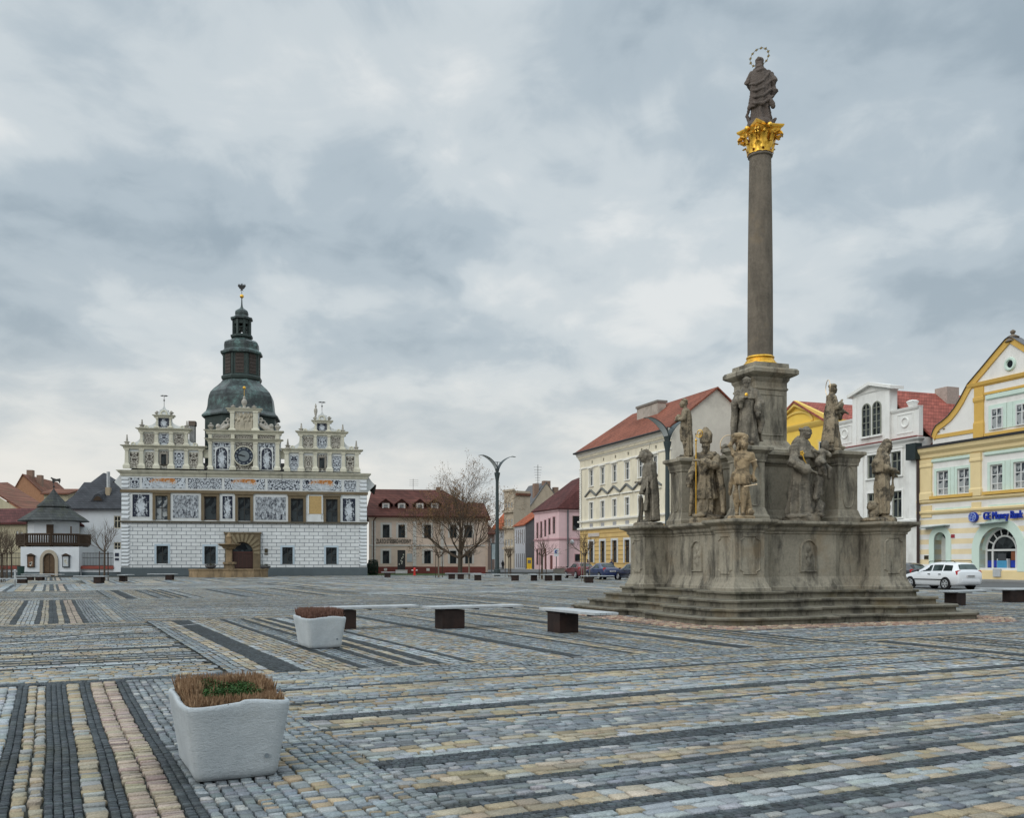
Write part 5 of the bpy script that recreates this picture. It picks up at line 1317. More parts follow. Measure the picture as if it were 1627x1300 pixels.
oct_([(12.5,510.2),(16.4,508.8),(16.4,506),(11.5,504.3),(9.6,502),(10,498),(9.2,494.8),(6.5,492.5),(3,490),(1.6,487.5),(1.1,484),(.7,474)], 'small_onion', m_cop, tw)
MB().ball((tx,6,ZT(470.8)), .23, 14, 10).build('gilt_ball', GOLD, tw, smooth=True)
ez = ZT(456); e_ = .072*1.0
eg = MB().tube([(tx,6,ZT(475)),(tx,6,ZT(452))], .03, 5)
sil = [(-.3,-5),(-2.5,-6.5),(-1.2,-3.5),(-3.2,-3),(-6.2,1.5),(-5.2,5),(-4.4,2.5),(-3.6,5.3),(-2.9,2.6),(-2.1,4.8),(-1.6,2.5),(-.9,4.2),(-1.5,5.5),(-.5,5.6),(0,4.2),(.5,5.6),(1.5,5.5),(.9,4.2),(1.6,2.5),(2.1,4.8),(2.9,2.6),(3.6,5.3),(4.4,2.5),(5.2,5),(6.2,1.5),(3.2,-3),(1.2,-3.5),(2.5,-6.5),(.3,-5)]
eg.slab([(tx+x*e_, ez+z*e_) for x, z in sil], 5.97, 6.03); eg.build('eagle_finial', M('iron_dark', (0,0,0)), tw)
# ------------------------------------------------------------------ west side: turret, white house, far roofs
m_wht2 = M('white_plaster', (.60,.63,.66), var=.06, stain=.25, staincol=(.32,.33,.33), streak=1)
m_red = tile_mat('red_brown_tiles', (.17,.075,.05), .4, .2, .3, .25)
m_mar = tile_mat('maroon_tiles', (.085,.03,.028), .38, .2, .3)
m_oran = tile_mat('orange_tiles', (.30,.085,.04), .36, .2, .28)
m_slt = tile_mat('charcoal_shingles', (.05,.053,.06), .3, .15, .34)
m_slm = tile_mat('mossy_grey_shingles', (.055,.06,.06), .3, .2, .34, .35)
m_iron = M('iron_dark', (.03,.03,.03), .5)
m_wood = M('dark_brown_wood', (.05,.032,.02), .7, var=.3, scale=5)
# octagonal turret house over a small gate building
tp = at(85.5, 900, 103); TX, TY = tp.x, tp.y
tu = empty('turret_house', (TX, TY, 0), 0, 'small white turret house with a grey bell roof, wooden gallery and arched door', 'building')
kx = 103/F*.905; TZ = lambda py: CH+(HZ-py)/F*103
MB().lathe([(37.8*kx/.924,TZ(872)),(37.8*kx/.924,TZ(827))], 8, rot=R(22.5)).build('upper_wall', m_wht2, tu)
rp = [(57*kx,TZ(829.5)),(57*kx,TZ(828)),(50*kx,TZ(823)),(40*kx,TZ(817)),(29*kx,TZ(809.5)),(24*kx,TZ(806)),(22*kx,TZ(805))]
tr = MB().lathe(rp, 8, rot=R(22.5)).build('roof', m_slm, tu)
MB().lathe([(20*kx,TZ(806)),(27.5*kx,TZ(806)),(27*kx,TZ(804.5)),(18.5*kx,TZ(797.5)),(8.5*kx,TZ(787.5)),(3.5*kx,TZ(781)),(.5*kx,TZ(776.5))], 8, rot=R(22.5)).build('roof_cap', m_slm, tr)
q = MB().tube([(0,0,TZ(778)),(0,0,TZ(761))], .035, 5).ball((0,0,TZ(773.5)), .12, 8, 6)
q.slab([(x*.36, TZ(763)+z*.36) for x, z in ((-.4,-.9),(.0,-1.1),(.3,-.4),(1.4,-.4),(1.8,-1.2),(2.1,-.2),(2.0,.5),(.8,.3),(-.2,.6),(-.8,.9),(-1,.5),(-.5,.2))], -.02, .02); q.build('weathervane', m_iron, tr)
gal = MB().lathe([(53.5*kx/.924,TZ(868)),(53.5*kx/.924,TZ(865.5))], 8, rot=R(22.5)).build('gallery', m_wood, tu)
rr_ = 53*kx/.924
gp_ = MB()
for k in range(8):
    a, b = R(22.5+45*k), R(67.5+45*k); A, B = Vector((rr_*math.cos(a), rr_*math.sin(a), 0)), Vector((rr_*math.cos(b), rr_*math.sin(b), 0))
    gp_.tube([A+Vector((0,0,TZ(850.5))), B+Vector((0,0,TZ(850.5)))], .11, 4); 
    MB().tube([A+Vector((0,0,TZ(866))), A+Vector((0,0,TZ(849)))], .16, 4).build('gallery_post', m_wood, gal)
    gp_.tube([A+Vector((0,0,TZ(864.5))), B+Vector((0,0,TZ(864.5)))], .09, 4)
    d = (B-A); ln = d.length; n = 11
    for i in range(1, n):
        c = A+d*i/n; gp_.tube([c+Vector((0,0,TZ(865))), c+Vector((0,0,TZ(850)))], .085, 4)
gp_.build('gallery_railing', m_wood, gal)
for k in range(8):
    a = R(45*k+22.5); MB().tube([(rr_*.96*math.cos(a),rr_*.96*math.sin(a),TZ(868)),(rr_*.66*math.cos(a),rr_*.66*math.sin(a),TZ(874))], .16, 4).build('bracket', m_wood, gal)
ub = 37.8*kx
LX = lambda px, d: (px-CX)/F*(TY-d)-TX
MB().box(LX(74,ub), LX(85,ub), -ub-.06, -ub+.02, TZ(849), TZ(835)).build('gallery_door', m_wood, tu)
MB().box(LX(112,ub), LX(114,ub), -ub-.06, -ub+.02, TZ(849), TZ(838)).build('shutter', m_wood, tu)
ly0 = -3.4; lx0, lx1 = LX(32.7,3.4), LX(125.5,3.4)
wz = TZ(870)
dxa, dxb = LX(68.8,3.4), LX(88,3.4); dxm = (dxa+dxb)/2; dwz = (dxb-dxa)/2; dz_ = TZ(881)-dwz*1.1
mb = MB(); wall_holes(mb, lx0, lx1, .45, wz, [(dxa-.02, dxb+.02, .45, TZ(880.5))], y=ly0, depth=.3); mb.box(lx0, lx1, ly0+.01, 3, 0, .45, 1) if False else None
mb.quad((lx0,ly0,0),(lx0,3,0),(lx0,3,wz),(lx0,ly0,wz)).quad((lx1,ly0,0),(lx1,ly0,wz),(lx1,3,wz),(lx1,3,0)).quad((lx0,ly0,wz),(lx1,ly0,wz),(lx1,3,wz),(lx0,3,wz))
mb.box(lx0-.04, dxa-.35, ly0-.05, ly0+.2, 0, .45, 1).box(dxb+.35, lx1+.04, ly0-.05, ly0+.2, 0, .45, 1)
gw_ = mb.build('gate_wall', [m_wht2, m_grey], tu)
m_beige = M('beige_stone', (.38,.33,.26), var=.15)
ap = arch_pts(dxm, dwz, dz_, 14, dwz*1.25); ao = arch_pts(dxm, dwz+.32, dz_, 14, dwz*1.25+.36)
ar = MB(); 
ar.slab([(dxm-dwz-.32,0)]+ao[::-1]+[(dxm+dwz+.32,0),(dxm+dwz,0)]+ap+[(dxm-dwz,0)], ly0-.14, ly0+.02)
ar.build('door_surround', m_beige, tu)
dd = MB().slab([(dxm-dwz,0)]+ap[::-1]+[(dxm+dwz,0)], ly0+.06, ly0+.14).build('door', M('weathered_brown_door', (.095,.06,.035), .7, var=.35, scale=3), tu)
MB().box(dxm-.025, dxm+.025, ly0+.035, ly0+.065, 0, TZ(881)).build('door_joint', m_wood, dd)
for xa, xb, pal in ((LX(44.3,3.4),LX(55.5,3.4),(.16,.085,.05)),(LX(100,3.4),LX(111,3.4),(.42,.45,.47))):
    za, zb_ = TZ(901.5), TZ(883.5)
    nb = MB().box(xa, xb, ly0-.16, ly0, za, zb_).build('notice_case', m_wood if pal[0] < .3 else M('dark_grey_case', (.05,.055,.06)), tu)
    MB().box(xa+.09, xb-.09, ly0-.175, ly0-.155, za+.1, zb_-.1).build('notice_panel', M('notice_%d' % int(pal[0]*100), pal, .5, var=.2, scale=5), nb)
    MB().slab([(xa-.12,zb_),(xb+.12,zb_),((xa+xb)/2,zb_+.24)], ly0-.3, ly0).build('case_roof', m_wood, nb)
    rs = random.Random(int(xa*100))
    for i in range(5):
        cx_, cz_ = rs.uniform(xa+.2, xb-.25), rs.uniform(za+.2, zb_-.3); MB().box(cx_-.08, cx_+.08, ly0-.19, ly0-.18, cz_-.1, cz_+.1).build('notice', M('paper', (.6,.58,.5), var=.1), nb)
# white house with slate hipped roof
wh = Bld('slate_roofed_house', at(150,900,116).x, 116, R(6), 'white house with a steep dark slate roof and metal flue left of the town hall', 'building')
x0, x1 = wh.x(100), wh.x(222); z0, ze_ = 0, wh.z(150, 808)
wins = [wh.rect(181,820,192,840), wh.rect(181,862,192,878.5)]
mb = MB(); wall_holes(mb, x0, x1, 0, ze_, wins); shell(mb, x0, x1, 11, 0, ze_); wh.put(mb, 'wall', m_wht2)
for r in wins: wh.window(r, (M('cream_frame', (.5,.46,.36), .5), G3), .1, 1, (.6,), .1, None)
rm = MB(); zr_ = wh.zat(752, wh.x(166), 5.5)
xr0 = wh.x(164, -5.5); roof_faces(rm, hip(x0, x1, 0, 11, ze_, zr_, xr0-x0, x1-xr0-.25, .5), .2)
ro = wh.put(rm, 'roof', m_slt)
xa, xb = wh.x(160.5), wh.x(167.5); zc_ = wh.z(164, 785)
MB().box(xa, xb, 1.6, 2.3, ze_+.6, wh.z(164, 773)).build('chimney', M('ochre_chimney', (.36,.29,.2), var=.2), ro)
MB().lathe([(.22,wh.z(164,773)),(.22,wh.z(164,747.5))], 10, ((xa+xb)/2,1.95,0)).build('flue', M('steel', (.5,.52,.53), .35, metal=.6), ro)
yb = MB(); xc_ = wh.x(153); pr = [(-1.7,0),(-1.1,.18),(-.6,.75),(0,.95),(.6,.75),(1.1,.18),(1.7,0)]; zc_ = wh.z(153, 797.5)
yb.loft([[(xc_+x*.72,.55,zc_+z*1.15) for x, z in pr], [(xc_+x*.72,3.4,zc_+z*.5+1.5) for x, z in pr]], cap=True, closed=False)
yb.poly([(xc_+x*.72,.57,zc_+z*1.15) for x, z in pr]); yb.build('eyebrow_dormer', m_slt, ro)
MB().slab([(xc_+x*.5,zc_+z*.75+.05) for x, z in pr[1:-1]], .48, .56).build('dormer_louvre', m_wood, ro)
# a second, lower slate roof behind it
w2 = Bld('rear_slate_house', at(135,900,135).x, 135, R(6), 'low dark slate roof rising behind the white slate-roofed house', 'building')
xa, xb = w2.x(112), w2.x(150); zt_ = w2.z(130, 762); mb = MB(); mb.box(xa, xb, .5, 8, 0, w2.z(130, 800)); w2.put(mb, 'wall', m_wht2)
w2.put(roof_faces(MB(), [[(xa-.4,0,w2.z(130,800)),(xb,0,w2.z(130,800)),(xb,5,zt_),(xa+.2,5,zt_)],[(xb,10,w2.z(130,800)),(xa-.4,10,w2.z(130,800)),(xa+.2,5,zt_),(xb,5,zt_)]]), 'roof', m_slt)
# garden wall, railings and red flower boxes between turret and town hall
def garden(pxa, pxb, y, label, pier=False):
    a, b = at(pxa, 900, y), at(pxb, 900, y); L_ = b.x-a.x
    e = empty('garden_wall', (a.x, y, 0), 0, label, 'wall'); Zy = lambda py: CH+(HZ-py)/F*y
    MB().box(0, L_, 0, .35, 0, .42).build('wall_base', m_grey, e)
    MB().box(.01, L_-.01, .03, .32, .42, Zy(902.5)).build('wall', m_wht2, e)
    MB().box(.02, L_-(.8 if pier else .02), -.22, .1, Zy(904.5), Zy(899.5)).build('flower_box', M('red_flower_box', (.23,.06,.045), .7, var=.2), e)
    rl = MB(); n = int(L_/.16)
    for i in range(n+1):
        x = L_*i/n; rl.tube([(x,.2,Zy(903)),(x,.2,Zy(878.5))], .018, 4)
    for zz_ in (Zy(899), Zy(887), Zy(879.5)): rl.tube([(0,.2,zz_),(L_,.2,zz_)], .03, 4)
    rl.build('railing', m_iron, e)
    if pier:
        MB().box(L_-.82, L_, -.12, .5, .42, Zy(873)).build('pier', m_wht2, e)
        for za, zb_ in ((884.5,879),(891,887.3)): MB().box(L_-.66, L_-.24, -.16, -.12, Zy(za), Zy(zb_)).build('nameplate', M('navy_plate', (.02,.025,.045), .4), e)
    return e
garden(125.8, 193.2, 100.2, 'low white wall with railings and red flower boxes between turret house and town hall', True)
garden(-8, 32.3, 101.2, 'low wall with railings and a red flower box left of the turret house')
# far left roofs
def plain_house(name, label, pxa, pxb, y, ang, ztop_py, ridge_py, dep, wall, roof, ridge='x', wins=(), ov=.4, xr=None):
    c = at((pxa+pxb)/2, 900, y); B = Bld(name, c.x, c.y, ang, label, 'house')
    xa, xb = B.x(pxa), B.x(pxb); ze_ = B.z((pxa+pxb)/2, ztop_py)
    rs = [B.rect(*w_) for w_ in wins]
    mb = MB(); wall_holes(mb, xa, xb, 0, ze_, rs); shell(mb, xa, xb, dep, 0, ze_)
    if ridge == 'x':
        zr_ = B.zat(ridge_py, (xa+xb)/2, dep/2); polys = gable_x(xa, xb, 0, dep, ze_, zr_, ov)
        for xx in (xa, xb): mb.poly([(xx,0,ze_),(xx,dep,ze_),(xx,dep/2,zr_)])
    else:
        xm = (xa+xb)/2 if xr is None else B.x(xr); zr_ = B.zat(ridge_py, xm, 0); polys = gable_y(xa, xb, 0, dep, ze_, zr_, ov, .15, xm)
        for yy in (0, dep): mb.poly([(xa,yy,ze_),(xb,yy,ze_),(xm,yy,zr_)])
    B.put(mb, 'wall', wall)
    ro = B.put(roof_faces(MB(), polys), 'roof', roof)
    for r in rs: B.window(r, (m_frame_wh, G1), .12, 1, (.6,), .07)
    B.ext = (xa, xb, ze_, zr_); B.roof = ro
    return B
m_ylw = M('stained_yellow_plaster', (.40,.36,.25), var=.15, stain=.5, staincol=(.2,.17,.12))
m_orb = M('orange_render', (.36,.19,.11), var=.2, scale=4)
h1 = plain_house('orange_gable_house', 'house with an orange-brown gable and two brick chimneys at the far left', 14, 78, 150, R(8), 792, 753, 16, m_orb, m_red, 'y', xr=36)
for pa, pb, ya in ((42,51.5,747),(58,66,755)):
    xa, xb = h1.x(pa,-3), h1.x(pb,-3); MB().box(xa, xb, 3, 4, h1.ext[2]+2, h1.z((pa+pb)/2, ya, -3)).build('chimney', M('brick_chimney', (.24,.16,.12), var=.3, scale=6), h1.roof)
h2 = plain_house('yellow_rear_house', 'pale yellow house wall behind the turret roof', 70, 108, 142, R(3), 783, 777, 8, m_ylw, m_red, 'x')
hb = Bld('brown_roof_house', at(10,900,122).x, 122, R(-58), 'house with a long red-brown roof and stained yellow gable at the left edge', 'house')
# long roof running away to the left, its gable towards the square
A = [at(0,765,128), at(14,767,128), at(66,799,114), at(47,815,112), at(-40,763,112)]
hbw = empty('brown_roof_house_body', (0,0,0)); bpy.data.objects.remove(hbw)
def world_part(mb, name, mat, B):        # vertices given in world space, stored in the building's own frame
    c, s_ = math.cos(-B.a), math.sin(-B.a)
    mb.v = [((x-B.o[0])*c-(y-B.o[1])*s_, (x-B.o[0])*s_+(y-B.o[1])*c, z) for x, y, z in mb.v]
    return B.put(mb, name, mat)
g0, g1, g2 = at(48,816,112), at(-30,768,121), at(-70,812,130)
k0, k1 = at(66,800,121), at(12,766.5,130)
world_part(roof_faces(MB(), [[tuple(g0), tuple(k0), tuple(k1), tuple(g1)]], .25), 'roof', m_red, hb)
gx = MB().add([(g0.x-.2,g0.y,0),(g1.x,g1.y,0),(g1.x,g1.y,g1.z-.3),(g0.x-.2,g0.y,g0.z-.3)], [(0,1,2,3)]); gx.add([(g0.x-.2,g0.y,0),(k0.x,k0.y,0),(k0.x,k0.y,k0.z-.3),(g0.x-.2,g0.y,g0.z-.3)], [(0,1,2,3)])
world_part(gx, 'wall', m_ylw, hb)
hc = plain_house('maroon_roof_house', 'low yellowish house under a maroon roof behind the bare trees at the left edge', -60, 41, 108, R(-14), 829, 808, 9, m_ylw, m_mar, 'x', wins=[(25.5,844,29,858),(32,846,36,860)])
# ------------------------------------------------------------------ pinkish house with the jeweller's lettering
m_pch = M('peach_plaster', (.77,.61,.50), var=.06, stain=.2, staincol=(.3,.24,.2))
bh = Bld('jeweller_house', at(680,900,118).x, 118, R(8), 'peach two-storey house with dark red dormered roof and lettering on its front', 'building')
x0, x1 = bh.x(586), bh.x(771); ze_ = bh.z(680, 820.5)
uw_ = [bh.rect(a, 834+.004*(a-608), b, 855) for a, b in ((608,619),(632.8,643.6),(673.8,685),(715,725.5),(739,750))]
gw2 = [bh.rect(a, 875.5, b, 896) for a, b in ((608,618.5),(674,684.6),(714.8,725),(739,750))]
dr_ = bh.rect(631.5, 874.5, 644, 905)
zp_ = bh.z(650, 900.8)
mb = MB(); wall_holes(mb, x0, x1, zp_, ze_, uw_+gw2+[(dr_[0],dr_[1],zp_,dr_[3])]); shell(mb, x0, x1, 14, 0, ze_)
m_brk = M('red_plinth', (.20,.06,.05), var=.2, scale=3)
mb.box(x0-.05, dr_[0], -.06, .3, 0, zp_, 1).box(dr_[1], x1+.05, -.06, .3, 0, zp_, 1)
bh.put(mb, 'wall', [m_pch, m_brk])
m_tr = M('pale_trim', (.70,.66,.62), var=.06)
for r in uw_+gw2: bh.window(r, (m_frame_dk, G3), .14, 1, (.66,), .07, m_tr, .26, .05)
d_ = bh.put(MB().box(dr_[0], dr_[1], .12, .2, .5, dr_[3]), 'door', M('dark_shop_door', (.02,.02,.022), .3, spec=.5))
rs = random.Random(2)
for i in range(7):
    x, z = rs.uniform(dr_[0]+.2, dr_[1]-.2), rs.uniform(1.1, dr_[3]-.5); MB().box(x-.07, x+.07, .10, .118, z-.09, z+.09).build('door_poster', M('paper', (.6,.58,.5), var=.1), d_)
MB().box(dr_[0]-.25, dr_[1]+.25, -.7, .2, 0, .5).build('door_step', m_tr, d_)
zs_ = bh.z(680, 866.5); bh.put(MB().box(x0, x1, -.09, .02, zs_-.12, zs_+.05), 'string_course', m_tr)
bh.put(moulded(x0-.0, x1+.0, [(.02,ze_-.5),(.08,ze_-.42),(.1,ze_-.2),(.3,ze_-.05),(.32,ze_)], .02), 'eaves_cornice', m_pch)
for pa, pb in ((590.5,597),(656,661.5),(700,705)):
    xa, xb = bh.x(pa), bh.x(pb); n = 14; zz = []
    for i in range(n):
        a = zp_+(ze_-.6-zp_)*i/n; b = zp_+(ze_-.6-zp_)*(i+1)/n; zz += [(.01,a),(.08,a+.04),(.08,b-.06),(.01,b-.02)]
    bh.put(MB().loft([[(xa,-p,z),(xb,-p,z)] for p, z in zz], cap=False, closed=False), 'quoin_strip', m_tr)
text_mesh('ZLATO·STŘÍBRO·HODINY', .62, 'lettering', M('brown_letters', (.02,.014,.01)), bh.e, (bh.x(625.5), -.04, bh.z(625.5, 860.8)), (R(90), 0, 0), .03, width=bh.x(653.2)-bh.x(597.8), font_scale=(1,1.3))
px_ = bh.rect(646.8, 880, 655.2, 893.5); bh.put(MB().box(px_[0], px_[1], -.06, 0, px_[2], px_[3]), 'info_board', M('white_board', (.50,.52,.54), .5, var=.12, scale=8))
for a in (612.5, 680): r = bh.rect(a-2.5, 903.3, a+2.5, 907.5); bh.put(MB().box(r[0], r[1], -.09, -.05, max(.1, r[2]), r[3]), 'cellar_vent', m_tr)
zr_ = bh.zat(778, bh.x(640), 6.5)
m_dkr = tile_mat('dark_red_tiles', (.10,.038,.03), .36, .22, .3)
xr1 = bh.x(703, -6.5)
ro = bh.put(roof_faces(MB(), hip(x0, x1, 0, 13, ze_, zr_, 0.3, x1-xr1, .5)), 'roof', m_dkr)
MB().tube([(x0+.6,-.12,.3),(x0+.6,-.12,ze_-.6),(x0+1.0,-.45,ze_-.1)], .07, 6).build('downpipe', M('copper_pipe', (.10,.05,.035), .5), bh.e)
for a in (613,638.2,667,690.5):
    r = bh.rect(a-6, 800, a+6, 812, -1.6); z0_, z1_ = r[2], r[3]
    db = MB(); wall_holes(db, r[0]-.1, r[1]+.1, z0_-.2, z1_+.1, [(r[0]+.12,r[1]-.12,z0_,z1_-.1)], y=1.5, depth=.15)
    db.quad((r[0]-.1,1.5,z0_-.2),(r[0]-.1,4,z0_-.2),(r[0]-.1,4,z1_+.1),(r[0]-.1,1.5,z1_+.1)).quad((r[1]+.1,1.5,z0_-.2),(r[1]+.1,1.5,z1_+.1),(r[1]+.1,4,z1_+.1),(r[1]+.1,4,z0_-.2))
    xm = (r[0]+r[1])/2; zt_ = bh.z(a, 792.5, -1.6)
    db.poly([(r[0]-.1,1.5,z1_+.1),(r[1]+.1,1.5,z1_+.1),(xm,1.5,zt_-.1)])
    dm_ = db.build('dormer', M('dormer_brown', (.13,.06,.05)), ro)
    roof_faces(MB(), [[(r[0]-.45,1.2,z1_-.1),(xm,1.2,zt_),(xm,5.5,zt_),(r[0]-.45,4.6,z1_-.1)],[(xm,1.2,zt_),(r[1]+.45,1.2,z1_-.1),(r[1]+.45,4.6,z1_-.1),(xm,5.5,zt_)]], .12).build('dormer_roof', m_dkr, dm_)
    MB().box(r[0]+.12, r[1]-.12, 1.55, 1.6, z0_, z1_-.1).build('dormer_pane', G2, dm_)
    f = MB(); 
    for xa, xb in ((r[0]+.02,r[0]+.22),(r[1]-.22,r[1]-.02)): f.box(xa, xb, 1.44, 1.54, z0_-.05, z1_)
    f.box(r[0]+.22, r[1]-.22, 1.44, 1.54, z0_-.05, z0_+.12).box(r[0]+.22, r[1]-.22, 1.44, 1.54, z1_-.18, z1_); f.build('dormer_frame', m_tr, dm_)
for a, b in ((656.5,765),(696,770)):     # aerials
    x = bh.x(a,-6.5); z = zr_; z1_ = bh.zat(b-4, x, 6.5); q = MB().tube([(x,6.5,z-.3),(x,6.5,z1_)], .025, 4)
    for k in range(4): q.tube([(x-.5,6.5,z1_-.15-.25*k),(x+.7,6.5,z1_-.15-.25*k)], .012, 4)
    q.build('aerial', m_iron, ro)
MB().box(bh.x(693,-6), bh.x(699.5,-6), 5.8, 6.6, zr_-.8, bh.zat(774.5, bh.x(696), 6)).build('chimney', M('brick_chimney', (0,0,0)), ro)
# side wing behind
sw = plain_house('side_wing_house', 'dark red hipped roof behind the bare tree, at the corner of the lane', 742, 775, 132, R(14), 823, 799, 9, m_pch, m_dkr, 'x')
# grass strip and hedge bush, hydrant
gr = MB(); 
g_a, g_b, g_c, g_d = gp(585,914.5), gp(700,914.5), gp(712,909.5), gp(583,911)
ga = MB().add([(*gp(584,914.3),.02),(*gp(706,914.6),.02),(*gp(712,910.5),.05),(*gp(584,910.8),.05)], [(0,1,2,3)])
tag(ga.build('lawn', M('short_grass', (.05,.085,.025), var=.3, scale=4, bump=.6, bscale=60)), kind='structure')
def leafy(name, label, cat, c, ell, n, size, col, seed, trunkr=.1, group=None, box=False):
    rs = np.random.default_rng(seed); mb = MB()
    for i in range(n):
        u = rs.normal(size=3); u /= np.linalg.norm(u); r = rs.uniform(.55,1)**.5*(1+.12*math.sin(u[0]*7+seed)+.1*math.sin(u[2]*9))
        p = np.array(ell)*u*r
        if box: p = np.clip(p*1.35, -np.array(ell), np.array(ell))
        a = rs.normal(size=3); a /= np.linalg.norm(a); b = np.cross(a, u); b /= max(np.linalg.norm(b), 1e-6); s_ = size*rs.uniform(.6,1.3)
        q = [p+a*s_, p+b*s_*.55, p-a*s_, p-b*s_*.55]
        mb.add([(x[0],x[1],x[2]+ell[2]) for x in q], [(0,1,2,3)])
    t = NT(name+'_leaf'); t.set(.6,.3); v = t.tc.outputs['Object']; t.base(t.ramp(t.noise(v, 3.5, 4), [(.3,mul(col,.5)),(.7,mul(col,1.5))]))
    e = empty(name, c, 0, label, cat, group)
    mb.build('foliage', t.m, e); MB().lathe([(trunkr,-.02),(trunkr*.8,ell[2]*1.3)], 8).build('stem', m_wood, e)
    return e
p = gp(592, 914); leafy('clipped_bush', 'dark green clipped bush at the right corner of the town hall', 'bush', (p[0],p[1],0), (.58,.5,.86), 3500, .07, (.012,.028,.016), 3, box=True)
p = gp(658.7, 914.8); hy = empty('fire_hydrant', (p[0],p[1],0), 0, 'red fire hydrant standing on the grass strip by the peach house', 'hydrant')
MB().lathe([(.16,0),(.16,.08),(.10,.1),(.10,.55),(.15,.58),(.15,.68),(.12,.74),(.03,.86)], 14).build('barrel', M('hydrant_red', (.45,.03,.025), .45), hy, smooth=True)
for sg in (-1,1): MB().tube([(sg*.08,0,.55),(sg*.24,0,.55)], .065, 10).ball((sg*.25,0,.55), .06, 8, 6).build('outlet', M('outlet_white', (.55,.5,.48)), hy)
hy.scale = (1.15,1.15,1.05)

# ------------------------------------------------------------------ the lane beyond
m_tan = M('tan_render', (.44,.37,.28), var=.1, stain=.4, staincol=(.17,.14,.11), streak=1)
m_gry = M('grey_render', (.33,.33,.34), var=.1, stain=.4, staincol=(.16,.16,.16))
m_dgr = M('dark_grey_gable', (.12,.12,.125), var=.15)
ROW_A = math.atan2(-1, .3617)        # front of the row on the right: runs from far to near
fb = Bld('flat_roof_house', at(816,900,196).x, 196, R(-58), 'tall tan flat-roofed building on the lane with bay windows', 'building')
x0, x1 = fb.x(801), 0.0; zt_ = CH+(HZ-782)/F*200; zt2 = fb.zat(787, 0, 0)
ws = []
for (ya, yb_) in ((800,808),(826,837),(858,868)):
    for f in (.2,.5,.8): xa = x0+(x1-x0)*(f-.09); xb = x0+(x1-x0)*(f+.09); Y = 200; ws.append((xa, xb, CH+(HZ-yb_)/F*Y, CH+(HZ-ya)/F*Y))
mb = MB(); wall_holes(mb, x0, x1, 0, zt_, ws); shell(mb, x0, x1, 4.2, 0, zt_); mb.quad((x0,0,zt_),(x1,0,zt_),(x1,4.2,zt_),(x0,4.2,zt_)); fb.put(mb, 'wall', m_tan)
for r in ws: fb.window(r, (m_frame_wh, G1), .15, 1, (), .1)
fb.put(MB().box(x0-.3, x1+.25, -.25, .2, zt_-.05, zt_+.35), 'parapet', m_tan)
fb.put(MB().box(x1+.01, x1+.3, .5, 4.2, zt_-1.0, zt_-.5), 'side_cornice', m_red)
for ya, yb_ in ((812,816),(837.5,841),(870,873)): fb.put(MB().box(x0, x1, -.5, .02, CH+(HZ-yb_)/F*200, CH+(HZ-ya)/F*200), 'balcony', m_tan)
bg_ = plain_house('broad_gable_house', 'large plain tan gable with chimneys and a tall aerial behind the pink house', 833, 905, 207, R(18), 818, 766, 12, m_tan, m_dgr, 'y', xr=868)
bx0, bx1, bze, bzr = bg_.ext
for pa, pb, ya, dy in ((864.5,875.5,764,0.3),(851,858,768,.8),(882,889,774,.6)):
    xa, xb = bg_.x(pa), bg_.x(pb); MB().box(xa, xb, dy, dy+1.3, bze+2, bg_.z((pa+pb)/2, ya)).build('chimney', M('brick_chimney', (0,0,0)), bg_.roof)
xq = bg_.x(857); q = MB().tube([(xq,1,bg_.z(857,790)),(xq,1,bg_.z(857,738))], .06, 5)
for k in range(7): q.tube([(xq-1.0+.08*k,1,bg_.z(857,742+4.2*k)),(xq+1.0-.1*k,1,bg_.z(857,742+4.2*k))], .03, 4)
q.build('aerial', m_iron, bg_.roof)
gh = Bld('grey_lane_house', at(834.5,900,178).x, 178, R(-76), 'narrow grey house with pale lane front and dark side wall', 'house')
x0 = gh.x(818.5); zt_ = CH+(HZ-832)/F*179
ws = []
for (ya, yb_) in ((842,864),(880,902)):
    for f in (.12,.32,.52,.72,.90): ws.append((x0*(1-f)-.28-.0, x0*(1-f)+.28, CH+(HZ-yb_)/F*182, CH+(HZ-ya)/F*182))
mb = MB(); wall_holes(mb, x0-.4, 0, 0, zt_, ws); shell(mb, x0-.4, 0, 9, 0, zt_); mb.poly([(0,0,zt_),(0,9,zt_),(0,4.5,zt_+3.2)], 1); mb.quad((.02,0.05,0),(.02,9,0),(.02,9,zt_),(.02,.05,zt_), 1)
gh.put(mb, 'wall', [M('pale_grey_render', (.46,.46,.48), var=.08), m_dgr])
for r in ws: gh.window(r, (m_frame_br, G3), .12, 0, (.6,), .07)
gh.put(roof_faces(MB(), gable_x(x0-.4, 0, 0, 9, zt_, zt_+3.3, .3)), 'roof', m_oran)
# pink corner house
pk = Bld('pink_corner_house', at(888,900,160).x, 160, ROW_A, 'pink two-storey corner house with a maroon hipped roof', 'building')
x0 = pk.x(849); zt_ = CH+(HZ-809)/F*163
m_pnk = M('pink_plaster', (.68,.475,.485), var=.07, stain=.25, staincol=(.3,.2,.2), streak=1)
m_pkd = M('pink_trim', (.44,.26,.275), var=.08)
def prect(a, b, ya, yb_): return pk.rect(a, ya, b, yb_)
ws = [prect(852.8,855.2,831.5,856), prect(858.8,861.4,829.5,855), prect(865,867.8,827,853), prect(871.5,874.6,824.5,850), prect(878.6,882,822,848.5)]
gws = [prect(852.5,855.2,873,898), prect(858.8,861.4,872.5,898), prect(864.8,868,871.5,906), prect(873.5,878,883,905)]
mb = MB(); wall_holes(mb, x0, 0, 0, zt_, ws+gws); shell(mb, x0, 0, 16, 0, zt_); pk.put(mb, 'wall', m_pnk)
for r in ws+gws[:2]: pk.window(r, (m_frame_br, G1), .12, 0, (.6,), .07, m_pkd, .14)
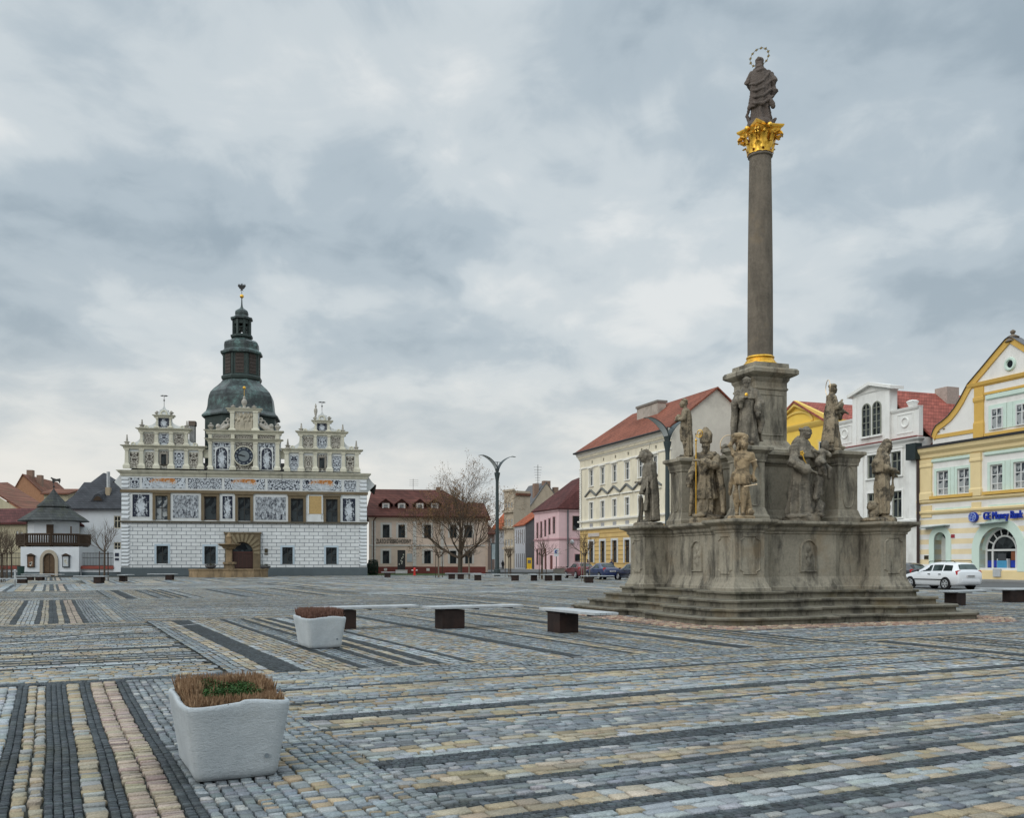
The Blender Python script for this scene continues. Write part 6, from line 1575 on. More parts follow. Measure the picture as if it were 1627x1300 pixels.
for r in gws[2:]: pk.put(MB().box(r[0], r[1], .1, .15, 0, r[3]), 'door', M('brown_red_door', (.12,.045,.04)))
zb_ = CH+(HZ-857)/F*162
pk.put(MB().box(x0, .12, -.14, .02, zb_-.15, zb_+.15).box(.0, .14, .02, 16, zb_-.15, zb_+.15), 'string_course', m_pkd)
pk.put(MB().box(x0, .12, -.2, .02, zt_-.5, zt_).box(.0, .2, .02, 16, zt_-.5, zt_), 'eaves_cornice', m_pnk)
# window on the end wall
e_ = 3.2; za, zb2 = CH+(HZ-843)/F*161, CH+(HZ-820)/F*161
wf = pk.put(MB().box(.02, .1, 2.55, 4.0, za, zb2), 'window', m_frame_br); MB().box(.1, .115, 2.65, 3.9, za+.1, zb2-.1).build('pane', G1, wf)
wf = pk.put(MB().box(.02, .1, 2.9, 4.2, CH+(HZ-893)/F*161, CH+(HZ-880)/F*161), 'window', m_pkd); MB().box(.1, .115, 3.0, 4.1, CH+(HZ-892)/F*161, CH+(HZ-881)/F*161).build('pane', G3, wf)
zr_ = pk.zat(753, pk.x(895), 6); xm = x0/2
pk.put(roof_faces(MB(), [[(x0-.4,-.45,zt_),(.4,-.45,zt_),(.4-4.5,6,zt_+5.6),(x0+3.5,6,zt_+5.6)],[(.4,-.45,zt_),(.4,16,zt_),(-4.1,14,zt_+9.3),(-4.1,6,zt_+5.6)] if False else [(.4,-.45,zt_),(.4,16.4,zt_),(-4.1,10,zt_+7.2),(-4.1,6,zt_+5.6)],[(x0-.4,16.4,zt_),(x0-.4,-.45,zt_),(x0+3.5,6,zt_+5.6),(x0+3.5,10,zt_+7.2)],[(x0+3.5,6,zt_+5.6),(-4.1,6,zt_+5.6),(-4.1,10,zt_+7.2),(x0+3.5,10,zt_+7.2)]]), 'roof', m_mar)
MB().tube([(.2,1.6,.2),(.2,1.6,zt_-.3)], .12, 6).build('downpipe', m_grey, pk.e)
xd, zd = .35, CH+(HZ-861.5)/F*161; MB().ball((xd,2.3,zd), (.25,.4,.4), 10, 6).build('satellite_dish', M('white_board', (0,0,0)), pk.e)
# two far houses closing the lane
f1 = plain_house('orange_roof_house', 'small distant house with an orange roof at the end of the lane', 784, 802, 225, R(-40), 838, 814, 9, m_gry, m_oran, 'x', wins=[(790,845,793,855),(795,846,798,856)])
f2 = plain_house('brown_lane_house', 'brown low house on the left side of the lane', 768, 786, 170, R(35), 846, 826, 9, M('brown_render', (.2,.155,.13), var=.15), m_dkr, 'x', wins=[(773,856,776,868),(778.5,855,781.5,867)])
# ------------------------------------------------------------------ the row on the right; fronts on one line
def rowpt(px, off=0.0):
    k = (px-CX)/F; Y = (66-off)/(k+.3617); return (k*Y, Y)
# cream three-storey house
o_ = rowpt(1000, 5); cr = Bld('cream_house', o_[0], o_[1], ROW_A, 'cream three-storey house with an ochre rusticated ground floor and orange-red roof', 'building')
x0, x1 = cr.x(921.5), cr.x(1066)
m_crm = M('cream_plaster', (.76,.70,.55), var=.06, stain=.38, staincol=(.35,.32,.25), streak=1)
m_crw = M('cream_white_trim', (.79,.77,.70), var=.05)
m_och = ashlar_mat('ochre_rustication', (.68,.48,.20), (.36,.23,.09), 50, .62, .07, .05, 0, .8)
tops = [((a+b)/2) for a, b in ((936,943.5),(954.5,962),(973,980.2),(992.6,1000.2),(1012.5,1020.5),(1036.5,1045))]
ex_ = [cr.x(t) for t in tops]; stp = (ex_[-1]-ex_[0])/5; ex_ = [ex_[0]+stp*i for i in range(6)]; hw_ = .62
z3a, z3b = cr.z(976.5, 776), cr.z(976.5, 739); z2a, z2b = cr.z(977, 821.5), cr.z(977, 793.5); z1a, z1b = cr.z(976, 894.5), cr.z(976, 859)
z3a = cr.z(976.5, 766)
zt_ = cr.z(985, 703.5); zband = cr.z(985, 836.5); zld = cr.z(985, 822.5)
w3 = [(x-hw_, x+hw_, z3a, z3b) for x in ex_]; w2_ = [(x-hw_, x+hw_, z2a, z2b) for x in ex_]; w1_ = [(x-hw_*1.25, x+hw_*1.25, z1a, z1b) for x in ex_]
att = [(x-.22, x+.22, zt_-2.0, zt_-1.55) for x in [ex_[0]+stp*(i+.05) for i in range(6)]]
mb = MB(); wall_holes(mb, x0, x1, zband, zt_, w3+w2_+att, depth=.25); wall_holes(mb, x0, x1, 0, zband, w1_, depth=.3, m=1)
shell(mb, x0, x1, 13, 0, zt_, 2); zr_ = zt_+5.6
mb.poly([(x1,0,zt_),(x1,13,zt_),(x1,6.5,zr_)], 2)
m_gab = M('weathered_gable_plaster', (.62,.59,.51), var=.08, stain=.55, staincol=(.3,.28,.24), sscale=.25)
cr.put(mb, 'wall', [m_crm, m_och, m_gab])
for i in range(6):
    cr.window(w3[i], (m_frame_wh, G3), .16, 1, (.64,), .11, m_crw, .22, .08, m_crw, cap=(m_crw, .22, .3))
    w = cr.window(w2_[i], (m_frame_wh, G3), .16, 1, (.64,), .11, m_crw, .22, .08, m_crw)
    x, zt2 = ex_[i], z2b+.75; pw = stp*.46
    MB().slab([(x-pw,zt2),(x+pw,zt2),(x+pw,zt2+.16),(x,zt2+.98),(x-pw,zt2+.16)], -.10, .02).build('pediment', m_crm, w)
    MB().slab([(x-pw-.05,zt2+.12),(x,zt2+.94),(x+pw+.05,zt2+.12),(x+pw+.05,zt2+.32),(x,zt2+1.18),(x-pw-.05,zt2+.32)], -.32, .02).build('pediment_cornice', M('grey_cornice_lead', (.16,.165,.16)), w)
    MB().box(x-pw, x+pw, -.22, .02, zt2-.14, zt2+.003).build('lintel', m_crw, w)
    g = cr.window(w1_[i], (m_frame_br, G1), .2, 1 if i else 0, (.7,), .1, M('white_surround', (.62,.63,.62)), .3, .1)
    cr.put(MB().box(x-.5, x+.5, -.06, .02, zld-1.25, zld-.5), 'apron_panel', m_gry)
    MB().box(att[i][0], att[i][1], .15, .2, att[i][2], att[i][3]).build('attic_pane', G3, cr.e)
cr.put(moulded(x0, x1, [(.03,zt_-2.6),(.12,zt_-2.5),(.12,zt_-2.35),(.03,zt_-2.3)]), 'string_course', m_crw)
cr.put(moulded(x0, x1, [(.03,zld-.35),(.3,zld-.2),(.32,zld),(.05,zld+.05)]), 'ledge', m_crw)
cr.put(moulded(x0, x1, [(.03,zband-.25),(.34,zband-.1),(.36,zband+.12),(.05,zband+.2)]), 'string_course', m_crw)
cr.put(moulded(x0, x1, [(.05,zt_-1.25),(.12,zt_-1.2),(.12,zt_-1.0),(.42,zt_-.55),(.46,zt_-.3),(.72,zt_-.1),(.74,zt_)]), 'eaves_cornice', m_crw)
dn = MB(); n = 64
for i in range(n): xa = x0+(x1-x0)*(i+.2)/n; dn.box(xa, xa+(x1-x0)/n*.55, -.36, -.12, zt_-1.02, zt_-.62)
do = cr.put(dn, 'dentil_course', m_crm); do['kind'] = 'stuff'
qz = []
for i in range(26): a = zband+.3+(zt_-2.8-zband)*i/26; b = a+(zt_-2.8-zband)/26; qz += [(.01,a),(.1,a+.05),(.1,b-.08),(.01,b-.03)]
cr.put(MB().loft([[(x0,-p,z),(x0+.7,-p,z)] for p, z in qz], cap=False, closed=False), 'quoin_strip', m_crw)
m_ors = tile_mat('terracotta_tiles', (.215,.075,.047), .36, .14, .28)
ro = cr.put(roof_faces(MB(), [[(x0-.5,-.8,zt_),(x1+.35,-.8,zt_),(x1+.35,6.5,zr_),(x0+4.5,6.5,zr_)],[(x1+.35,13.6,zt_),(x0-.5,13.6,zt_),(x0+4.5,6.5,zr_),(x1+.35,6.5,zr_)],[(x0-.5,13.6,zt_),(x0-.5,-.8,zt_),(x0+4.5,6.5,zr_)]]), 'roof', m_ors)
MB().tube([(x0-.5,-.86,zt_-.1),(x1+.3,-.86,zt_-.1)], .14, 6).build('gutter', M('dark_metal', (0,0,0)), ro)
ca, cb = cr.x(1017,-4.5), cr.x(1050,-4.5); zc_ = cr.zat(645, (ca+cb)/2, 4.5)
ch = MB().box(ca, cb, 4.0, 5.3, zt_+2, zc_).build('chimney', M('pale_chimney', (.42,.37,.32), var=.15, stain=.4), ro); MB().box(ca-.15, cb+.15, 3.85, 5.45, zc_, zc_+.3).build('chimney_cap', M('cap_grey', (.2,.18,.16)), ch)
r = cr.rect(935.5, 847.5, 952.5, 853); cr.put(MB().box(r[0], r[1], -.12, 0, r[2], r[3]), 'shop_sign', M('pale_sign', (.55,.5,.46), var=.15, scale=6))
# low neighbour with a dark red hip
o_ = rowpt(1110); lb = Bld('dark_red_roof_house', o_[0], o_[1], ROW_A, 'lower white house with dark red hipped roof behind the monument', 'building')
x0, x1 = lb.x(1064.5), lb.x(1222); ze_ = lb.z(1075, 775)
m_rus = ashlar_mat('white_rustication', (.58,.58,.56), (.3,.29,.27), 60, .55, .05, .03, 0, .6)
lw = [(x0+3.2+3.2*i-.55, x0+3.2+3.2*i+.55, z, z+2.3) for i in range(4) for z in (5.6,)]
mb = MB(); wall_holes(mb, x0, x1, 0, ze_, lw); shell(mb, x0, x1, 12, 0, ze_); lb.put(mb, 'wall', m_rus)
for r in lw: lb.window(r, (m_frame_wh, G1), .15, 1, (.6,), .09)
lb.put(moulded(x0, x1, [(.03,ze_-.6),(.3,ze_-.2),(.4,ze_)]), 'eaves_cornice', m_crw)
zrr = lb.zat(677, lb.x(1161,-6), 6)
lb.put(roof_faces(MB(), hip(x0, x1, 0, 12, ze_, zrr, lb.x(1161,-6)-x0, 1.0, .5)), 'roof', m_mar)
# yellow pediment house
o_ = rowpt(1270); ye = Bld('yellow_pediment_house', o_[0], o_[1], ROW_A, 'bright yellow house with a triangular pediment behind the monument', 'building')
x0, x1 = ye.x(1222), ye.x(1327); xm = ye.x(1266.5)
m_yel = M('bright_yellow_plaster', (.80,.54,.10), var=.06, stain=.15, staincol=(.45,.3,.08))
m_yel2 = M('light_yellow_trim', (.74,.52,.14), var=.05)
zb_ = ye.z(1266, 676); za_ = ye.z(1266.5, 642); hw2 = (ye.x(1308)-ye.x(1228))/2*1.05
mb = MB(); shell(mb, x0, x1, 16, 0, zb_-.2); mb.quad((x0,0,0),(x1,0,0),(x1,0,zb_-.2),(x0,0,zb_-.2)); mb.poly([(xm-hw2,0,zb_-.2),(xm+hw2,0,zb_-.2),(xm,0,za_)]); ye.put(mb, 'wall', m_yel)
ye.put(moulded(x0, x1, [(.03,zb_-.6),(.2,zb_-.4),(.35,zb_-.15),(.38,zb_)]), 'cornice', m_yel2)
ye.put(MB().slab([(xm-hw2-.4,zb_-.05),(xm,za_-.25),(xm+hw2+.4,zb_-.05),(xm+hw2+.4,zb_+.4),(xm,za_+.35),(xm-hw2-.4,zb_+.4)], -.4, .05), 'pediment_cornice', m_yel2)
ye.put(MB().slab(arch_pts(xm, hw2*.62, zb_+.15, 16, (za_-zb_)*.58)+[(xm-hw2*.56,zb_+.15)]+arch_pts(xm, hw2*.54, zb_+.15, 16, (za_-zb_)*.48, math.pi, 0), -.14, .0), 'arch_moulding', m_yel2)
for i in range(3):
    xx = x0+(x1-x0)*(i+.5)/3; w_ = ye.window((xx-.6,xx+.6,zb_-4.4,zb_-2.2), (m_frame_wh, G1), -.03, 1, (.6,), .09, m_yel2, .25, .1)
ye.put(roof_faces(MB(), gable_y(xm-hw2-.3, xm+hw2+.3, 0, 18, zb_, za_+.3, .4, .5)), 'roof', tile_mat('crimson_tiles', (.30,.09,.068), .42, .18, .3))
# white house with the attic gable
o_ = rowpt(1400); wt = Bld('white_attic_house', o_[0], o_[1], ROW_A, 'white house with parapet and a pedimented attic holding two arched windows', 'building')
x0, x1 = wt.x(1326), wt.x(1459.5); m_wt = M('white_weathered_plaster', (.72,.72,.69), var=.05, stain=.4, staincol=(.34,.33,.3), streak=1, sscale=.9)
m_wtr = M('white_house_trim', (.76,.76,.73), var=.05, stain=.2, staincol=(.35,.34,.3))
zc = wt.z(1440, 697); f3 = [wt.rect(a, ya, b, yb_) for a, ya, b, yb_ in ((1347.5,731,1357.5,765),(1378.6,723,1392.5,761),(1416,715.5,1432.5,755.5))]
f2 = [wt.rect(a, ya, b, yb_) for a, ya, b, yb_ in ((1346.5,788,1356.5,827),(1378.6,784,1392,825),(1417.7,780,1433.5,823.5))]
zz2 = [sum(r[2] for r in f2)/3, sum(r[3] for r in f2)/3]; zz3 = [sum(r[2] for r in f3)/3, sum(r[3] for r in f3)/3]
f3 = [(r[0], r[1], zz3[0], zz3[1]) for r in f3]; f2 = [(r[0], r[1], zz2[0], zz2[1]) for r in f2]
mb = MB(); wall_holes(mb, x0, x1, 0, zc, f3+f2, depth=.25); shell(mb, x0, x1, 20, 0, zc); wt.put(mb, 'wall', m_wt)
m_fr2 = M('greenish_frame', (.22,.23,.19), .5)
for r in f3:
    w_ = wt.window(r, (m_fr2, G1), .12, 1, (.62,), .11, m_wtr, .22, .1, m_wtr); xm = (r[0]+r[1])/2
    MB().slab([(p[0], r[3]+.24+ (p[1]-0)) for p in arch_pts(xm, (r[1]-r[0])/2+.25, 0, 10, .42)], -.14, .02).build('arch_hood', m_wtr, w_)
for r in f2: wt.window(r, (m_fr2, G1), .12, 1, (.7,), .11, m_wtr, .18, .08, m_wtr)
xs_ = [x0+.3, (f3[0][1]+f3[1][0])/2, (f3[1][1]+f3[2][0])/2, x1-.55]
for x in xs_: wt.put(MB().loft([[(x-.42-p,-.16-p,z),(x+.42+p,-.16-p,z),(x+.42+p,.02,z),(x-.42-p,.02,z)] for p, z in ((.08,zz2[0]-.8),(0,zz2[0]-.5),(0,zc-1.2),(.1,zc-1.0),(.1,zc-.8))]), 'pilaster', m_wtr)
zq = wt.z(1440, 826.5); wt.put(moulded(x0, x1, [(.03,zq-.3),(.22,zq-.15),(.24,zq),(.04,zq+.08)]), 'string_course', m_wtr)
wt.put(moulded(x0, x1, [(.04,zc-.8),(.14,zc-.6),(.2,zc-.4),(.45,zc-.2),(.5,zc-.05)], .3), 'main_cornice', m_wtr)
wt.put(MB().box(x0-.3, x1+.3, -.56, .2, zc-.045, zc+.06), 'cornice_flashing', M('red_flashing', (.22,.05,.045)))
# parapet and attic gable
xa, xb = wt.x(1358), wt.x(1416); zpr = wt.z(1440, 648); zpt = wt.z(1387, 622.5); zpk = wt.z(1385, 608)
wt.put(MB().box(x0, xa, .05, .5, zc+.06, zpr), 'parapet', m_wt); wt.put(MB().box(xb, x1, .05, .5, zc+.06, zpr), 'parapet', m_wt)
for pa, pb in ((x0,xa),(xb,x1)):
    wt.put(moulded(pa+.1, pb-.1, [(.0,zpr-.3),(.1,zpr-.15),(.14,zpr),(.02,zpr+.03)], .5), 'parapet_coping', m_wtr)
    xm = (pa+pb)/2; MB().torus((xm, .02, (zc+zpr)/2+.1), .42, .08, 20, 6, axis='y').build('roundel', m_wtr, wt.e)
    for (u0,u1,v0,v1) in ((xm-1.0,xm-.92,zc+.5,zpr-.5),(xm+.92,xm+1.0,zc+.5,zpr-.5),(xm-.92,xm+.92,zpr-.58,zpr-.5),(xm-.92,xm+.92,zc+.5,zc+.58)): MB().box(u0,u1,.0,.06,v0,v1).build('panel_strip', m_wtr, wt.e)
aw = []
for a, b, ya, yb_ in ((1371,1383.3,642,694.5),(1387.3,1399,638.5,690)):
    r = wt.rect(a, ya, b, yb_, .15); aw.append(r)
zaa = sum(r[2] for r in aw)/2; zab = sum(r[3] for r in aw)/2; wd_ = aw[0][1]-aw[0][0]; aw = [(r[0], r[0]+wd_, zaa, zab) for r in aw]
mb = MB(); wall_holes(mb, xa, xb, zc+.06, zpt, [(r[0],r[1],r[2],r[3]-wd_/2) for r in aw], y=-.15, depth=.3)
mb.quad((xa,-.15,zc),(xa,.7,zc),(xa,.7,zpt),(xa,-.15,zpt)).quad((xb,-.15,zc),(xb,-.15,zpt),(xb,.7,zpt),(xb,.7,zc)).quad((xa,.7,zc),(xb,.7,zc),(xb,.7,zpt),(xa,.7,zpt)); at_w = wt.put(mb, 'attic_wall', m_wt)
for r in aw:
    xm = (r[0]+r[1])/2; rr2 = wd_/2; zs2 = r[3]-rr2
    pts = [(r[0],r[2]),(r[1],r[2])]+arch_pts(xm, rr2, zs2, 12)
    w_ = wt.put(MB().slab([(x, z) for x, z in pts], -.175, -.155), 'arched_window', G1)
    f = MB(); f.torus((xm,-.19,zs2), rr2, .07, 16, 6, axis='y', a0=0, a1=math.pi)
    for xx in (r[0], xm, r[1]): f.box(xx-.05, xx+.05, -.24, -.17, r[2], zs2+(rr2 if xx == xm else 0))
    for t in (.25,.5,.75,1.0): f.box(r[0], r[1], -.22, -.17, r[2]+(zs2-r[2])*t-.03, r[2]+(zs2-r[2])*t+.03)
    f.build('glazing_bars', m_fr2, w_); MB().box(r[0]-.2, r[1]+.2, -.42, -.15, r[2]-.2, r[2]-.02).build('sill', m_wtr, w_)
wt.put(moulded(xa, xb, [(.0,zpt-.25),(.2,zpt-.08),(.26,zpt+.02)], .75), 'attic_cornice', m_wtr)
xm = (xa+xb)/2
wt.put(MB().slab([(xa-.2,zpt+.03),(xb+.2,zpt+.03),(xm,zpk-.3)], -.12, .7), 'pediment', m_wt)
wt.put(roof_faces(MB(), [[(xa-.5,-.55,zpt+.1),(xm,-.55,zpk),(xm,1.0,zpk),(xa-.5,1.0,zpt+.1)],[(xm,-.55,zpk),(xb+.5,-.55,zpt+.1),(xb+.5,1.0,zpt+.1),(xm,1.0,zpk)]], .3), 'attic_roof', m_wtr)
for xx in (xa+.25, xb-.25): wt.put(MB().box(xx-.28, xx+.28, -.24, -.15, zc+.1, zpt-.3), 'pilaster', m_wtr)
# piers at the parapet end
xx = wt.x(1446.5); wt.put(MB().lathe([(.3,zpr),(.55,zpr+.5),(.3,zpr+.62)], 4, (xx,.25,0), rot=R(45)), 'parapet_pier', m_wtr)
zrd = wt.zat(620, wt.x(1420,-2.4), 2.4)+.0; xr_ = wt.x(1387)
m_rdt = tile_mat('crimson_tiles', (.30,.09,.068), .42, .18, .3)
wt.put(roof_faces(MB(), gable_y(xr_-6.0, x1+.5, 1.2, 26, zc+.1, zrd, .4, .2, xr_)), 'roof', m_rdt)
wt.put(roof_faces(MB(), gable_x(wt.x(1290), xr_, 1.0, 16, zc+1.4, zrd-.6, .2)), 'side_roof', m_rdt)
cxx = wt.x(1500,-8); wt.put(MB().box(wt.x(1491.5,-8), wt.x(1511,-8), 7.5, 9, zrd-3, wt.zat(617, cxx, 8)), 'chimney', M('brick_pale_chimney', (.38,.32,.28), var=.25, scale=5))
# ------------------------------------------------------------------ yellow and white bank house with curved gable
o_ = rowpt(1545); bk = Bld('bank_house', o_[0], o_[1], ROW_A, 'yellow and white baroque house with a curved gable and blue lettering on its front', 'building')
def stripes(name, a, b, per, c0):
    t = NT(name); t.set(.85, .2); v = t.tc.outputs['Object']; x, y, z = t.sep(v)
    f = t.math('FRACT', t.math('DIVIDE', t.math('ADD', z, -c0+per*.25+per*20), per))
    c = t.mix(t.ramp(f, [(.0,1.0),(.49,1.0),(.51,0.0)]), b, a)
    c = t.mix(1.0, c, t.ramp(t.noise(v, .5, 6, .65), [(.3,.88),(.65,1.05)]), 'MULTIPLY'); t.base(c); return t.m
m_bw = M('bank_white_plaster', (.75,.735,.70), var=.05, stain=.34, staincol=(.42,.4,.36), streak=1)
m_by = M('bank_yellow_trim', (.74,.595,.33), var=.05, stain=.15, staincol=(.45,.32,.12))
m_bo = M('bank_ochre_trim', (.63,.40,.105), var=.06, stain=.15, staincol=(.4,.24,.06))
m_bg = M('pale_green_surround', (.58,.70,.62), var=.05, stain=.15, staincol=(.3,.4,.33))
m_bst = stripes('bank_striped_plaster', (.76,.63,.40), (.74,.735,.71), .87, 4.15)
xm = bk.x(1605.5); xl = bk.x(1461.5); xr = 2*xm-xl
zc = bk.z(1545, 702); z1 = bk.z(1520, 792)          # main cornice, floor band
uw_ = [bk.rect(*r) for r in ((1488.3,748,1506.8,787),(1521,744,1540,784.5),(1573.3,738.5,1593.2,780.5),(1610.5,734,1631,777))]
za, zb_ = sum(r[2] for r in uw_)/4, sum(r[3] for r in uw_)/4; uw_ = [(r[0], r[1], za, zb_) for r in uw_]
uw_ += [(2*xm-r[1], 2*xm-r[0], za, zb_) for r in uw_[:2]]
aw_ = [bk.rect(*r) for r in ((1576.5,648,1595,682),(1615.8,641,1636,675.5))]; za2, zb2 = sum(r[2] for r in aw_)/2, sum(r[3] for r in aw_)/2
aw_ = [(r[0], r[1], za2, zb2) for r in aw_]
dr_ = bk.rect(1484.5,846,1503.5,905); dxm, dhw = (dr_[0]+dr_[1])/2, (dr_[1]-dr_[0])/2
gr_ = bk.rect(1556.5,838,1617,903.5); gxm, ghw = (gr_[0]+gr_[1])/2, (gr_[1]-gr_[0])/2
zg0 = 1.05; zgs = gr_[3]-ghw
zsp = bk.z(1530, 812)
mb = MB(); wall_holes(mb, xl, xr, zsp, zc, uw_, depth=.25, m=1)
holes = [(dr_[0],dr_[1],0,dr_[3]-dhw),(gr_[0],gr_[1],zg0,zgs)]
wall_holes(mb, xl, xr, 0, zsp, [(dr_[0]-.0,dr_[1],0,dr_[3]),(gr_[0],gr_[1],zg0,gr_[3])], depth=.9)
for cxm, hw_, zs_, zt_ in ((dxm,dhw,dr_[3]-dhw,dr_[3]),(gxm,ghw,zgs,gr_[3])):     # spandrels
    for sg in (-1,1):
        arc = [(cxm+sg*hw_*math.cos(a), zs_+hw_*math.sin(a)) for a in [math.pi/2*i/8 for i in range(9)]]
        mb.slab(arc+[(cxm+sg*hw_, zt_)], 0, .25)
shell(mb, xl, xr, 22, 0, zc, 1)
bk.put(mb, 'wall', [m_bst, m_bw])
bk.put(MB().box(xl, dr_[0]-.5, -.07, .1, 0, .75).box(dr_[1]+.5, xr, -.07, .1, 0, .8), 'wall_base', m_by)['kind'] = 'structure'
for r in uw_:
    w_ = bk.window(r, (m_frame_wh, G2), .14, 1, (.62,.28), .10, m_bg, .24, .05)
for i in range(0, 6, 2):
    a, b = uw_[i][0]-.55, uw_[i+1][1]+.55
    bk.put(MB().box(uw_[i][1]+.3, uw_[i+1][0]-.3, -.05, .02, za, zb_+.24), 'surround_panel', m_bg)
    bk.put(moulded(a+.2, b-.2, [(.03,zb_+.75),(.16,zb_+.85),(.16,zb_+1.05),(.03,zb_+1.1)]), 'hood_mould', m_bg)
    bk.put(MB().box(a, b, -.3, .02, za-.28, za-.02), 'sill', m_bo)
    bk.put(MB().box(a+.4, b-.4, -.05, .02, z1-1.25, z1-.75), 'apron_panel', m_bg)
for pa, pb in ((1463.5,1481.5),(1543.8,1560)):
    xa, xb = bk.x(pa), bk.x(pb)
    for u0, u1 in ((xa, xb), (2*xm-xb, 2*xm-xa)):
        bk.put(MB().loft([[(u0-p,-.15-p,z),(u1+p,-.15-p,z),(u1+p,.02,z),(u0-p,.02,z)] for p, z in ((.08,z1+.05),(.08,z1+.6),(0,z1+.75),(0,zc-1.75),(.07,zc-1.65),(.07,zc-1.5),(.03,zc-1.4),(.03,zc-1.0))]), 'pilaster', m_by)
        bk.put(MB().box(u0+.05, u1-.05, -.08, .02, z1-1.5, z1-.45), 'pilaster_block', m_by)
bk.put(moulded(xl, xr, [(.03,z1-.3),(.2,z1-.15),(.22,z1),(.04,z1+.05)]), 'string_course', m_by)
bk.put(moulded(xl, xr, [(.03,zsp-.2),(.2,zsp-.02),(.22,zsp+.12),(.04,zsp+.2)]), 'string_course', m_by)
bk.put(moulded(xl, xr, [(.04,zc-1.0),(.2,zc-.85),(.22,zc-.6),(.45,zc-.35),(.5,zc-.12),(.52,zc-.02)], .3), 'main_cornice', m_by)
bk.put(MB().box(xl-.55, xr+.55, -.62, .3, zc-.015, zc+.18), 'cornice_flashing', M('dark_metal', (0,0,0)))
# gable
def gpt(px, py): return (bk.x(px), bk.z(px, py))
L_ = [gpt(1482,712), gpt(1482,694), gpt(1485,685), gpt(1489.5,677.5), gpt(1498,671.5), gpt(1508,663), gpt(1518,650.5), gpt(1527,636), gpt(1534,622.5), gpt(1540,611.5), gpt(1560,588), gpt(1582,561.5), gpt(1600,540.5)]
L_[0] = (L_[0][0], zc+.1)
pk_ = (xm, bk.z(1605.5, 536.5)); RR = [(2*xm-x, z) for x, z in L_[::-1]]
out = L_+[pk_]+RR
za2_ = (za2, zb2)
gmb = MB().slab(out, .0, .5); gw3 = bk.put(gmb, 'gable', m_bw)
def inset(P, d):
    return [(x+(xm-x)/abs(xm-x+1e-9)*0, z) for x, z in P]
for side in (0, 1):
    A = L_+[pk_]; rim = MB()
    pts = A if not side else [(2*xm-x, z) for x, z in A]
    rim.loft([[(x,-.12,z+.06),(x,.55,z+.06),(x+(.5 if not side else -.5)*.55,.55,z-.34),(x+(.5 if not side else -.5)*.55,-.12,z-.34)] for x, z in pts[1:]])
    rim.build('gable_edge', m_bo, gw3)
    fl = MB(); fl.loft([[(x-(.03 if not side else -.03),-.22,z+.10),(x-(.03 if not side else -.03),.75,z+.10),(x,.75,z+.065),(x,-.25,z+.065)] for x, z in pts[1:]]); fl.build('gable_flashing', M('grey_lead', (.10,.10,.105), .5), gw3)
zb1 = bk.z(1560, 608); xa = bk.x(1541)
bk.put(moulded(xa, 2*xm-xa, [(.02,zb1-.35),(.16,zb1-.2),(.22,zb1+.05),(.05,zb1+.1)], .05), 'gable_cornice', m_bo)
zb2_ = bk.z(1590, 620); bk.put(MB().box(bk.x(1564), 2*xm-bk.x(1564), -.1, .02, zb2_-.15, zb2_+.05), 'gable_string', m_bo)
zb3 = bk.z(1520, 690); xq = bk.x(1485); bk.put(MB().box(xq, bk.x(1549), -.07, .02, zb3-.12, zb3+.2), 'gable_string', m_bo)
for u0, u1 in ((bk.x(1549.3), bk.x(1563.8)),): 
    for a, b in ((u0,u1),(2*xm-u1,2*xm-u0)): bk.put(MB().loft([[(a-p,-.13-p,z),(b+p,-.13-p,z),(b+p,.02,z),(a-p,.02,z)] for p, z in ((.05,zc+.2),(.05,zc+1.4),(0,zc+1.6),(0,zb2_-.7),(.07,zb2_-.5),(.07,zb2_-.25),(.0,zb2_-.2),(.0,zb1-.36))]), 'gable_pilaster', m_bo)
for r in aw_:
    bk.window(r, (m_frame_wh, G2), -.10, 1, (.62,), .10, m_bg, .3, .08)
bk.put(MB().box(aw_[0][1]+.36, aw_[1][0]-.36, -.05, .02, za2, zb2+.3), 'surround_panel', m_bg)
bk.put(MB().box(aw_[0][0]-.6, aw_[1][1]+.6, -.25, .02, za2-.5, za2-.22), 'sill', m_bo)
bk.put(moulded(aw_[0][0]-.4, aw_[1][1]+.4, [(.03,zb2+.75),(.14,zb2+.85),(.14,zb2+1.15),(.03,zb2+1.2)]), 'hood_mould', m_bg)
zo = bk.z(1604, 579); ow = bk.put(MB().torus((xm,-.03,zo), .42, .14, 24, 6, axis='y'), 'oculus', m_bg); MB().box(xm-.3, xm+.3, -.03, -.01, zo-.34, zo+.34).build('pane', G3, ow)
MB().lathe([(.6,pk_[1]-.3),(.42,pk_[1]-.05),(.5,pk_[1]+.05),(.24,pk_[1]+.22),(.1,pk_[1]+.3),(.2,pk_[1]+.42),(.2,pk_[1]+.54),(.04,pk_[1]+.66)], 10, (xm,.25,0)).build('finial', M('finial_stone', (.16,.13,.10), var=.3), gw3)
for px_, py_ in ((1492,686),(1500,681)): x_, z_ = gpt(px_, py_); MB().lathe([(.01,-.12),(.16,0)], 3, (x_,-.03,z_)).build('gable_stud', M('ochre_stud', (.28,.2,.1)), gw3)
bk.put(roof_faces(MB(), gable_y(xl-.2, xr+.2, .8, 22, zc, pk_[1]-.5, .3, 0)), 'roof', m_dkr)
